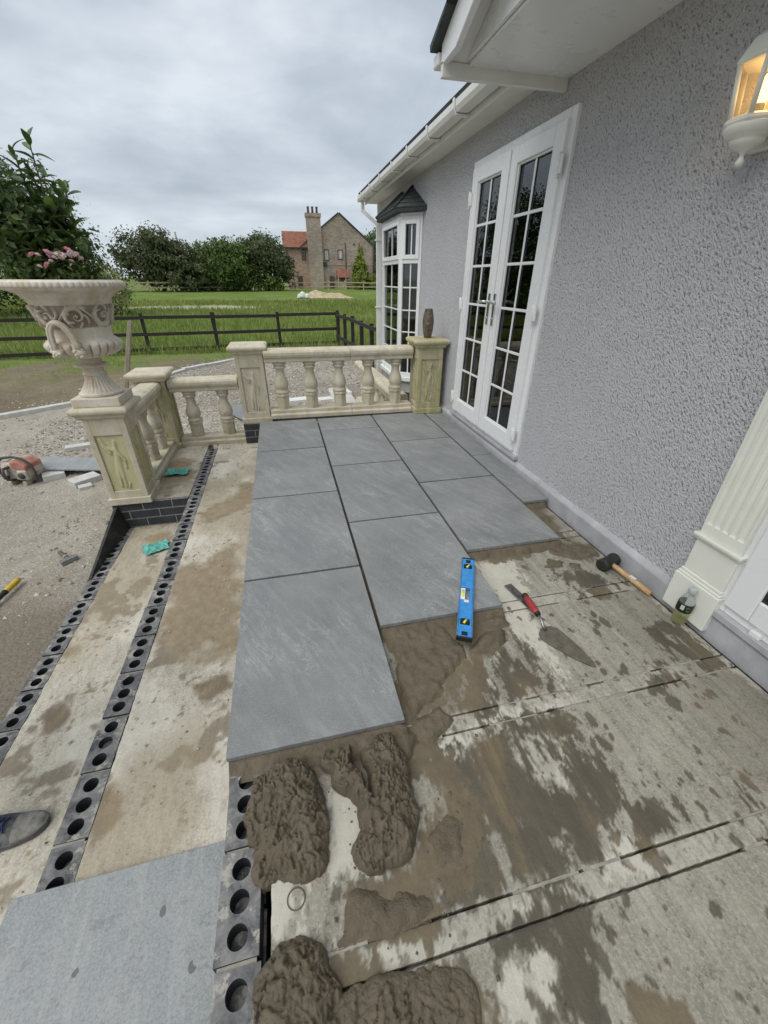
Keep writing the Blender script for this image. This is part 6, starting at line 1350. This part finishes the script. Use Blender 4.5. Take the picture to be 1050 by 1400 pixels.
# ------------------------------------------------------------------ spirit level
def level():
    a = gz(640, 772, 0.022); b = gz(634, 868, -0.02); mid = (a+b)/2; ang = math.atan2(a[1]-b[1], a[0]-b[0])
    t = thing('spirit_level', 'blue box spirit level resting across the open slab edge', 'spirit level', (mid[0], mid[1], 0.0), None, (0, 0, ang)); L = 0.56; W2 = 0.0125; H = 0.050
    # lies on its broad side: flanges along both long edges
    bd = MB(); hw = 0.033; th = 0.022
    bd.box((-L/2, -hw+0.004, 0.003), (-L/2+0.075, hw-0.004, th-0.003)); bd.box((-L/2+0.115, -hw+0.004, 0.003), (-0.045, hw-0.004, th-0.003)); bd.box((0.045, -hw+0.004, 0.003), (L/2-0.085, hw-0.004, th-0.003)); bd.box((L/2-0.045, -hw+0.004, 0.003), (L/2, hw-0.004, th-0.003))
    bd.box((-L/2+0.075, -hw+0.0045, 0.0035), (-L/2+0.115, -hw+0.012, th-0.0035)); bd.box((-L/2+0.075, hw-0.012, 0.0035), (-L/2+0.115, hw-0.0045, th-0.0035)); bd.box((L/2-0.085, -hw+0.0045, 0.0035), (L/2-0.045, -hw+0.012, th-0.0035)); bd.box((L/2-0.085, hw-0.012, 0.0035), (L/2-0.045, hw-0.0045, th-0.0035)); bd.box((-0.045, -hw+0.0045, 0.0035), (0.045, -hw+0.018, th-0.0035))
    bd.build('body', 'level_blue', t, 0.0015, 1, origin=(0, 0, 0))
    for s in (-1, 1): MB().box((-L/2, s*hw-0.004 if s > 0 else -hw, 0), (L/2, hw if s > 0 else -hw+0.004, th)).build('rail', 'level_rail', t, 0.001, 1, origin=(0, 0, 0))
    for s in (-1, 1): MB().box((s*L/2-0.004 if s > 0 else -L/2-0.004, -hw-0.001, -0.001), (s*L/2+0.004, hw+0.001, th+0.001)).build('end_cap', 'print_black', t, 0.001, 1, origin=(0, 0, 0))
    for xc in (-L/2+0.095, L/2-0.065):
        MB().lathe([(0.013, 0.004), (0.019, 0.004), (0.019, th-0.002), (0.0165, th-0.001), (0.013, th-0.006)], (xc, 0, 0), 20).build('vial_ring', 'print_black', t, origin=(0, 0, 0))
        o = MB().tube([(xc-0.012, 0.006, th-0.004), (xc+0.012, -0.006, th-0.004)], 0.0055, 8).build('vial', 'vial', t, origin=(0, 0, 0))
    MB().box((-0.040, 0.006, 0.004), (0.040, hw-0.0045, th-0.006)).build('vial_block', 'print_white', t, 0.001, origin=(0, 0, 0)); MB().tube([(-0.022, 0.016, th-0.005), (0.022, 0.016, th-0.005)], 0.005, 8).build('vial', 'vial', t, origin=(0, 0, 0))
    MB().box((-0.062, -0.012, th-0.0029), (-0.045, 0.010, th-0.0022)).build('sticker', 'print_white', t, origin=(0, 0, 0)); MB().box((L/2-0.038, -0.012, th-0.0029), (L/2-0.012, 0.012, th-0.0022)).build('hang_hole', 'print_black', t, origin=(0, 0, 0)); MB().box((-L/2+0.012, -0.013, th-0.0029), (-L/2+0.034, 0.013, th-0.0022)).build('hang_hole', 'print_black', t, origin=(0, 0, 0))
    t.location.z = 0.0015; return t
level()
# ------------------------------------------------------------------ trowels
def trowel():
    tip = gz(815, 912, -0.050); hl = gz(741, 858, -0.045); he = gz(712, 808, -0.030); d = Vector(tip)-Vector(hl); ang = math.atan2(d.y, d.x)
    t = thing('brick_trowel', 'brick trowel with red handle and mortar coated pointed blade', 'trowel', (hl[0], hl[1], ZC+0.004), None, (0, 0, ang)); L = d.length; w = 0.056
    prof = [(0.0, 0.010), (0.012, 0.040), (0.035, w), (0.075, w), (0.16, 0.040), (0.24, 0.016), (L, 0.001)]; up = []; 
    for x, y in prof: up.append((min(x, L), y))
    top = [(x, y, 0.003) for x, y in up]+[(x, -y, 0.003) for x, y in up[::-1]]; bot = [(x, y, 0.0005) for x, y, _ in top]
    MB().frustum(bot, top).build('blade', 'dirty_steel', t, origin=(0, 0, 0))
    ho = Vector(he)-Vector(hl); a2 = math.atan2(ho.y, ho.x)-ang; hd = Vector((math.cos(a2), math.sin(a2), 0)); hL = min(0.24, ho.length)
    MB().tube([(0.02, 0, 0.004), (0.004, 0, 0.018), Vector((0, 0, 0.034))+hd*0.02, Vector((0, 0, 0.036))+hd*0.07], [0.006, 0.0065, 0.006, 0.006], 8).build('tang', 'steel', t, origin=(0, 0, 0))
    P = [Vector((0, 0, 0.036))+hd*s+Vector((0, 0, 0.0-0.06*(s-0.06))) for s in (0.06, 0.075, 0.11, 0.15, 0.175)]
    MB().tube(P, [0.014, 0.016, 0.0175, 0.0165, 0.0155], 14).build('handle', 'red_grip', t, origin=(0, 0, 0))
    MB().tube([P[-1], P[-1]+hd*0.018], [0.0165, 0.015], 14).build('end_cap', 'print_black', t, origin=(0, 0, 0)); MB().tube([P[0]-hd*0.010, P[0]], [0.0135, 0.0145], 14).build('ferrule', 'print_black', t, origin=(0, 0, 0))
trowel()
def pointing():
    a = gz(694, 797, ZC+0.02); b = gz(728, 830, ZC+0.012); d = Vector(b)-Vector(a); ang = math.atan2(d.y, d.x)
    t = thing('finishing_trowel', 'grey steel float trowel lying under the red handled trowel', 'trowel', (a[0], a[1], ZC+0.008), None, (0, 0, ang)); L = d.length+0.02
    MB().box((0, -0.022, 0), (L, 0.022, 0.002)).build('blade', 'steel', t, 0.0005, 1, origin=(0, 0, 0)); MB().tube([(0.04, 0, 0.002), (0.04, 0, 0.012), (L-0.03, 0, 0.012), (L-0.03, 0, 0.002)], 0.003, 6).build('mount', 'dirty_steel', t, origin=(0, 0, 0))
pointing()
# ------------------------------------------------------------------ rubber mallet
def mallet():
    h = gz(832, 768, ZC+0.04); e_ = gz(889, 812, ZC+0.015); d = Vector(e_)-Vector(h); ang = math.atan2(d.y, d.x)
    t = thing('rubber_mallet', 'black rubber mallet with wooden handle lying by the wall', 'mallet', (h[0], h[1], ZC), None, (0, 0, ang)); L = d.length
    hd = MB(); prof = [(0.0, -0.060), (0.030, -0.060), (0.036, -0.056), (0.036, -0.040), (0.032, -0.036), (0.0335, 0.0), (0.032, 0.036), (0.036, 0.040), (0.036, 0.056), (0.030, 0.060), (0.0, 0.060)]
    hd.lathe(prof, (0, 0, 0), 24, caps=False); o = hd.build('head', 'black_rubber', t, origin=(0, 0, 0)); o.rotation_euler = (math.pi/2, 0, 0.12); o.location = (0, 0, 0.037)
    MB().tube([(-0.030, 0, 0.040), (0.05, 0, 0.036), (0.15, 0, 0.026), (L, 0, 0.016)], [0.0125, 0.013, 0.0145, 0.0150], 12).build('handle', 'handle_wood', t, origin=(0, 0, 0))
    MB().box((0.13, -0.010, 0.040), (0.165, 0.010, 0.0415)).build('sticker', 'print_white', t, origin=(0, 0, 0))
mallet()
# ------------------------------------------------------------------ bottle
bp = gz(926, 849, ZC); bt = thing('plastic_bottle', 'small clear plastic bottle of pale drink with black label at the pilaster', 'bottle', (bp[0], bp[1], ZC+0.001))
BO = [(0.0, 0.002), (0.022, 0.0), (0.029, 0.006), (0.031, 0.016), (0.029, 0.030), (0.031, 0.040), (0.031, 0.115), (0.0295, 0.125), (0.022, 0.150), (0.0135, 0.168), (0.0125, 0.185)]
MB().lathe(BO, (0, 0, 0), 28, caps=False).build('body', 'clear_plastic', bt, origin=(0, 0, 0))
MB().lathe([(0.0, 0.004), (0.021, 0.003), (0.0278, 0.008), (0.0295, 0.017), (0.0275, 0.030), (0.0293, 0.040), (0.0293, 0.060), (0.0, 0.0605)], (0, 0, 0), 28, caps=False).build('drink', 'pale_drink', bt, origin=(0, 0, 0))
MB().lathe([(0.0314, 0.072), (0.0318, 0.073), (0.0318, 0.118), (0.0314, 0.119)], (0, 0, 0), 32, caps=False).build('label', 'print_black', bt, origin=(0, 0, 0))
def on_label(a0, a1, z0, z1, mat, name):
    n = 6; V = []
    for z in (z0, z1):
        for k in range(n+1): a = math.radians(a0+(a1-a0)*k/n); V.append((0.0321*math.cos(a), 0.0321*math.sin(a), z))
    m = MB(); m.add(V, [(k, k+1, n+2+k, n+1+k) for k in range(n)]); m.build(name, mat, bt, origin=(0, 0, 0))
on_label(188, 214, 0.088, 0.112, 'print_white', 'label_patch')
for k in range(4): on_label(190, 212, 0.091+k*0.005, 0.0925+k*0.005, 'print_black', 'label_line')
for k, (a, z) in enumerate(((228, 0.100), (238, 0.104), (248, 0.098), (233, 0.086), (244, 0.084))): on_label(a, a+7, z, z+0.006, 'print_green', 'label_leaf')
MB().lathe([(0.0155, 0.172), (0.0160, 0.174), (0.0160, 0.192), (0.0145, 0.195), (0.0, 0.195)], (0, 0, 0), 24).build('cap', 'bottle_cap', bt, origin=(0, 0, 0))
# ------------------------------------------------------------------ things on the ground
def ground_at(px, py): 
    p = gz(px, py, -0.6); return Vector((p[0], p[1], float(ground_z(np.array([p[0]]), np.array([p[1]]))[0])))
def saw():
    p = ground_at(38, 656); t = thing('cut_off_saw', 'dusty red petrol cut-off saw standing on the hardcore', 'saw', tuple(p), None, (0, 0, math.radians(-15)))
    MB().prism([(-0.13, 0.05), (0.13, 0.05), (0.15, 0.12), (0.14, 0.21), (0.06, 0.25), (-0.09, 0.24), (-0.15, 0.15)], -0.10, 0.12, 1).build('engine_housing', 'saw_body', t, 0.02, 3, origin=(0, 0, 0))
    MB().prism([(-0.01, 0.19), (0.145, 0.16), (0.15, 0.215), (0.075, 0.268), (-0.01, 0.262)], -0.112, 0.11, 1).build('top_cover', 'saw_red', t, 0.015, 3, origin=(0, 0, 0))
    MB().box((0.045, -0.135, 0.065), (0.148, -0.098, 0.175)).build('filter_cover', 'saw_body', t, 0.02, 3, origin=(0, 0, 0)); g = MB().lathe([(0.0, 0), (0.034, 0.002), (0.036, 0.008), (0.0, 0.010)], (0, 0, 0), 18).build('starter_grille', 'saw_dark', t, origin=(0, 0, 0))
    g.location = (0.098, -0.136, 0.12); g.rotation_euler = (math.pi/2, 0, 0)
    dsc = MB(); dsc.lathe([(0.0, -0.004), (0.115, -0.004), (0.115, 0.004), (0.0, 0.004)], (0, 0, 0), 28, caps=False); o = dsc.build('cutting_disc', 'saw_dark', t, origin=(0, 0, 0)); o.location = (-0.115, -0.02, 0.117); o.rotation_euler = (0, math.pi/2, 0.35)
    gd = MB(); gp = []
    for k in range(15): a = math.radians(-10+k*13.5); gp.append((0.132*math.cos(a), 0.132*math.sin(a)))
    gin = [(x*0.45, y*0.45) for x, y in gp]; gd.prism(gp+gin[::-1], -0.024, 0.024, 0); o = gd.build('blade_guard', 'saw_body', t, 0.006, 2, origin=(0, 0, 0)); o.location = (-0.115, -0.02, 0.117); o.rotation_euler = (0, 0, 0.35)
    hoop = [(-0.175, -0.06, 0.04), (-0.20, -0.06, 0.13), (-0.185, -0.06, 0.225), (-0.12, -0.06, 0.285), (0.0, -0.06, 0.300), (0.10, -0.06, 0.285), (0.168, -0.06, 0.225), (0.185, -0.06, 0.13), (0.17, -0.06, 0.05), (0.12, -0.06, 0.012)]
    MB().tube(hoop, 0.013, 10).build('handle_bar', 'saw_dark', t, origin=(0, 0, 0))
    MB().tube([(-0.04, -0.10, 0.20), (-0.045, -0.165, 0.205), (-0.04, -0.185, 0.16), (-0.03, -0.175, 0.09), (-0.02, -0.105, 0.06)], 0.015, 10).build('rear_handle', 'saw_dark', t, origin=(0, 0, 0))
    for x in (-0.07, 0.09): MB().box((x-0.02, -0.14, 0.0), (x+0.02, 0.12, 0.052)).build('foot', 'saw_body', t, 0.008, 2, origin=(0, 0, 0))
saw()
def block(name, label, cat, px, py, dims, rz, mat, tilt=(0, 0), dz=0.0, group=None, bv=0.004):
    p = ground_at(px, py); o = new_obj(name, MB().box((-dims[0]/2, -dims[1]/2, 0), (dims[0]/2, dims[1]/2, dims[2])).mesh(name), mat, None, p+Vector((0, 0, dz-0.004))); o.rotation_euler = (tilt[0], tilt[1], rz); bev(o, bv, 2); return tag(o, label, cat, group)
block('paving_offcut', 'pale block offcut lying nearest the cut-off saw', 'offcut', 75, 652, (0.20, 0.17, 0.065), 0.45, 'paving_offcut')
block('paving_offcut', 'pale cut block propping the near end of the grey slab', 'offcut', 118, 660, (0.26, 0.17, 0.07), 0.75, 'paving_offcut')
block('paving_offcut', 'smallest pale chip of block beside the pillar foot', 'offcut', 118, 668, (0.12, 0.09, 0.035), 0.5, 'paving_offcut')
block('paving_offcut', 'long pale kerb offcut lying behind the grey slab', 'offcut', 113, 612, (0.36, 0.12, 0.05), 0.3, 'paving_offcut')
block('paving_offcut', 'pale block under the far side of the grey slab', 'offcut', 105, 638, (0.30, 0.12, 0.055), 0.1, 'paving_offcut')
block('paving_slab', 'blue grey slab strip propped on pale blocks by the saw', 'paving slab', 112, 643, (0.90, 0.30, 0.02), -0.18, 'slab_dusty', (0.06, 0.03), 0.075)
block('paving_slab', 'grey slab leaning on gravel behind the brick based pillar', 'paving slab', 340, 565, (0.6, 0.9, 0.02), 0.5, 'slab', (0.0, 0.04), 0.04)
for px_, py_, d, l in ((408, 549, (0.34, 0.22, 0.06), 'white slab offcut on gravel nearest the brick based pillar'), (445, 548, (0.26, 0.2, 0.06), 'bright white offcut between two others behind the balustrade'), (470, 540, (0.26, 0.26, 0.08), 'white block on gravel nearest the concrete strip foundation')):
    block('paving_offcut', l, 'offcut', px_, py_, d, 0.2, 'upvc_aged')
def hammer():
    p = ground_at(98, 772); q = ground_at(80, 757); d = q-p; ang = math.atan2(d.y, d.x); t = thing('lump_hammer', 'short handled lump hammer lying on the bare soil', 'hammer', tuple(p+Vector((0, 0, -0.004))), None, (0, 0, ang))
    MB().prism([(-0.022, 0.006), (-0.016, 0.0), (0.016, 0.0), (0.022, 0.006), (0.022, 0.038), (0.016, 0.044), (-0.016, 0.044), (-0.022, 0.038)], -0.055, 0.055, 1).build('head', 'steel', t, 0.003, 1, origin=(0, 0, 0))
    MB().tube([(-0.02, 0, 0.022), (0.05, 0, 0.022), (0.12, 0, 0.020), (0.18, 0, 0.019)], [0.011, 0.012, 0.015, 0.016], 12).build('handle', 'dirty_steel', t, origin=(0, 0, 0)); MB().tube([(0.055, 0, 0.022), (0.085, 0, 0.0215)], 0.0155, 12).build('handle_band', 'saw_red', t, origin=(0, 0, 0))
hammer()
def shovel():
    e_ = ground_at(30, 799); s = ground_at(0, 828); d = (s-e_); d.z = 0; d.normalize(); ang = math.atan2(d.y, d.x); t = thing('shovel', 'shovel with black shaft and yellow grip lying on the soil', 'shovel', (e_.x, e_.y, e_.z+0.005), None, (0, 0, ang))
    MB().tube([(0, 0, 0.035), (0.03, 0, 0.036), (0.12, 0, 0.036), (0.135, 0, 0.036)], [0.017, 0.020, 0.019, 0.017], 14).build('grip', 'yellow_grip', t, origin=(0, 0, 0)); MB().tube([(0.135, 0, 0.036), (0.165, 0, 0.036), (0.5, 0, 0.034), (1.0, 0, 0.03)], [0.020, 0.017, 0.016, 0.016], 12).build('shaft', 'print_black', t, origin=(0, 0, 0))
    bl = MB(); n = 9
    V = [];
    for i in range(7):
        u = i/6; hw = 0.115*(1 if u < 0.6 else math.sqrt(max(0.02, 1-((u-0.6)/0.42)**2)))
        for k in range(n): s_ = -1+2*k/(n-1); V.append((1.0+0.29*u, hw*s_, 0.012+0.035*s_*s_-0.008*u))
    bl.add(V, [(i*n+k, i*n+k+1, (i+1)*n+k+1, (i+1)*n+k) for i in range(6) for k in range(n-1)], True); o = bl.build('blade', 'steel', t, origin=(0, 0, 0)); m = o.modifiers.new('thick', 'SOLIDIFY'); m.thickness = 0.002
shovel()
def cloth(label, px, py, z, s, seed, rz):
    xs = np.linspace(-1, 1, 40); X, Y = np.meshgrid(xs, xs, indexing='ij'); f = fbm(X*2.2+seed, Y*2.2, seed, 4); H = 0.045*np.abs(f-0.5)*2*(1-0.5*np.hypot(X, Y).clip(0, 1))+0.004+0.012*fbm(X*7, Y*7, seed+3, 3)
    U = X*s*(0.75+0.3*fbm(Y*2+seed, Y*0, 2, 2)); W = Y*s*0.7*(0.7+0.4*fbm(X*2, X*0+seed, 6, 2)); p = gz(px, py, z)
    o = new_obj('cloth', np_mesh('cloth', np.stack([U, W, H], -1).reshape(-1, 3), grid_faces(40, 40)), 'teal_cloth', None, (p[0], p[1], z)); o.rotation_euler = (0, 0, rz); m = o.modifiers.new('thick', 'SOLIDIFY'); m.thickness = 0.0015; m.offset = 1; return tag(o, label, 'cloth', 'teal cloths left on the treads')
cloth('crumpled teal cloth on the lower tread against the brick row', 214, 750, ZA+0.006, 0.105, 4, 0.4)
cloth('flat teal cloth on the upper tread near the short balustrade', 243, 647, ZB+0.005, 0.11, 9, -0.1)
st = thing('timber_stake', 'weathered timber stake leaning behind the corner pillar', 'stake', (-1.86, 4.8, -0.62)); o = MB().prism([(-0.022, -0.1), (0.022, -0.1), (0.022, 1.58), (0.0, 1.60), (-0.022, 1.58)], -0.022, 0.022, 1).build('post', 'weathered_timber', st, 0.003, 1, origin=(0, 0, 0)); st.rotation_euler = (0, 0.327, 0)
MB().box((-0.024, -0.0235, 0.2), (-0.008, -0.0225, 1.4)).build('worn_edge', 'pale_timber', st, origin=(0, 0, 0))
# dark board leaning along the end of the lowest brick row
def board():
    a = gz(158, 688, -0.28); b = gz(119, 797, -0.505); a, b = Vector(a), Vector(b); t = new_obj('board', MB().add([a, b, b+Vector((0.012, 0, -0.06)), a+Vector((0.06, 0.0, -0.33)), a+Vector((0.022, 0.004, 0)), b+Vector((0.016, 0.004, 0)), b+Vector((0.03, 0.0, -0.06)), a+Vector((0.08, 0, -0.33))], [(0, 1, 2, 3), (7, 6, 5, 4), (0, 4, 5, 1), (1, 5, 6, 2), (2, 6, 7, 3), (3, 7, 4, 0)]).mesh('board', tuple(b)), 'board_dark', None, b)
    bm = bmesh.new(); bm.from_mesh(t.data); bmesh.ops.recalc_face_normals(bm, faces=bm.faces[:]); bm.to_mesh(t.data); bm.free(); tag(t, 'dark tapered board leaning beside the brickwork under the urn pillar', 'board')
board()
# ------------------------------------------------------------------ worker standing at the edge of the lower tread; only the toe of a shoe shows
toe = gz(72, 1120, ZA); FX, FY = toe[0], toe[1]-0.01
per = thing('person', 'person in navy laced work shoes standing on the lower tread', 'person', (FX-0.232, FY, ZA+0.004))
def shoe(sy):
    n, m = 22, 16; V = []; L = 0.285
    for i in range(n):
        t = i/(n-1); x = -0.055+L*t; w = 0.033+0.016*math.sin(math.pi*min(1, t*1.05))+0.006*math.sin(math.pi*t*t); w *= (1 if t < 0.86 else math.sqrt(max(0.02, 1-((t-0.86)/0.145)**2))); w *= (1 if t > 0.06 else 0.75)
        h = (0.098-0.01*t if t < 0.38 else 0.094-0.052*sstep(0.38, 0.85, np.array(t))); h = float(h)*(1 if t < 0.88 else max(0.35, math.sqrt(max(0, 1-((t-0.88)/0.13)**2)))); cy = 0.010*math.sin(math.pi*t)*(1 if sy > 0 else -1)
        for k in range(m):
            a = math.pi*k/(m-1); yy = w*math.cos(a); zz = 0.022+(h-0.022)*math.sin(a)**0.75; V.append((x-(0.40 if sy else 0), sy*0.12+cy+yy*(1-0.30*math.sin(a)**2*(1 if t < 0.5 else 0.5)), zz))
    return V, n, m
for sy in (0, 1.9):
    V, n, m = shoe(sy); k_ = [(i*m+k, i*m+k+1, (i+1)*m+k+1, (i+1)*m+k) for i in range(n-1) for k in range(m-1)]
    ut = MB(); ut.add(V[:15*m], [f for f in k_ if max(f) < 15*m], True); so = ut.build('shoe', 'shoe_navy', per, origin=(0, 0, 0)); so['label'] = 'scuffed navy laced work shoe'
    tb = MB(); tb.add(V[14*m:], [tuple(i-14*m for i in f) for f in k_ if min(f) >= 14*m], True); tb.build('toe_cap', 'shoe_toe', so, origin=(0, 0, 0))
    sl = MB(); loop = [(V[i*m][0], V[i*m][1]+0.003) for i in range(n)]+[(V[i*m+m-1][0], V[i*m+m-1][1]-0.003) for i in range(n-1, -1, -1)]; sl.prism(loop, 0.0, 0.026, 2); sl.build('sole', 'shoe_sole', so, 0.004, 2, origin=(0, 0, 0))
    lc = MB()
    for q in range(5):
        i = 8+q; top = V[i*m+m//2]; x = top[0]; z = top[2]+0.003; yc = top[1]; lc.tube([(x-0.008, yc-0.026, z-0.010), (x, yc-0.010, z+0.002), (x+0.004, yc+0.010, z+0.002), (x+0.010, yc+0.026, z-0.010)], 0.0028, 6); lc.tube([(x+0.010, yc-0.026, z-0.011), (x+0.004, yc-0.010, z+0.001), (x, yc+0.010, z+0.001), (x-0.008, yc+0.026, z-0.010)], 0.0028, 6)
    lc.build('laces', 'lace', so, origin=(0, 0, 0))
def body():
    J = dict(pel=(-0.0, 0.114, 0.96, .13), hl=(0.0, 0.02, 0.88, .10), kl=(0.02, 0.005, 0.50, .066), al=(-0.005, 0.0, 0.10, .050), hr=(0.0, 0.208, 0.88, .10), kr=(-0.16, 0.22, 0.50, .066), ar=(-0.405, 0.228, 0.12, .050),
             sp=(0.0, 0.114, 1.15, .135), ch=(0.0, 0.114, 1.35, .15), nk=(0.01, 0.114, 1.52, .055), hd0=(0.03, 0.114, 1.60, .08), hd1=(0.03, 0.114, 1.70, .095), hd2=(0.02, 0.114, 1.77, .07),
             sl=(0.0, -0.07, 1.43, .065), el=(-0.04, -0.13, 1.15, .048), wl=(-0.02, -0.14, 0.90, .032), ml=(-0.01, -0.14, 0.83, .034), sr=(0.0, 0.298, 1.43, .065), er=(-0.04, 0.36, 1.15, .048), wr=(-0.02, 0.37, 0.90, .032), mr=(-0.01, 0.37, 0.83, .034))
    E_ = [('pel', 'hl'), ('hl', 'kl'), ('kl', 'al'), ('pel', 'hr'), ('hr', 'kr'), ('kr', 'ar'), ('pel', 'sp'), ('sp', 'ch'), ('ch', 'nk'), ('nk', 'hd0'), ('hd0', 'hd1'), ('hd1', 'hd2'), ('ch', 'sl'), ('sl', 'el'), ('el', 'wl'), ('wl', 'ml'), ('ch', 'sr'), ('sr', 'er'), ('er', 'wr'), ('wr', 'mr')]
    for s, y0, sg in (('l', -0.14, -1), ('r', 0.37, 1)):
        for f in range(4):
            J['f%s%d' % (s, f)] = (-0.005+(f-1.5)*0.022, y0-sg*0.006, 0.775-0.006*abs(f-1.5), .009); J['g%s%d' % (s, f)] = (-0.005+(f-1.5)*0.02, y0-sg*0.022, 0.735, .008); E_ += [('m'+s, 'f%s%d' % (s, f)), ('f%s%d' % (s, f), 'g%s%d' % (s, f))]
        J['t'+s] = (0.045, y0-sg*0.02, 0.80, .010); E_.append(('m'+s, 't'+s))
    K = list(J); me = bpy.data.meshes.new('body'); me.from_pydata([J[k][:3] for k in K], [(K.index(a), K.index(b)) for a, b in E_], []); o = new_obj('body', me, 'worker_clothes', per)
    sk = o.modifiers.new('skin', 'SKIN'); sv = me.skin_vertices[0].data
    for i, k in enumerate(K): sv[i].radius = (J[k][3], J[k][3])
    sv[0].use_root = True; sb = o.modifiers.new('sub', 'SUBSURF'); sb.levels = 2; sb.render_levels = 2
    hr = MB(); hr.lathe([(0.0, 0.07), (0.06, 0.055), (0.092, 0.02), (0.098, -0.03), (0.09, -0.05)], (0.012, 0.114, 1.755), 18, caps=False); hr.build('hair', 'hair', per, origin=(0, 0, 0))
body()
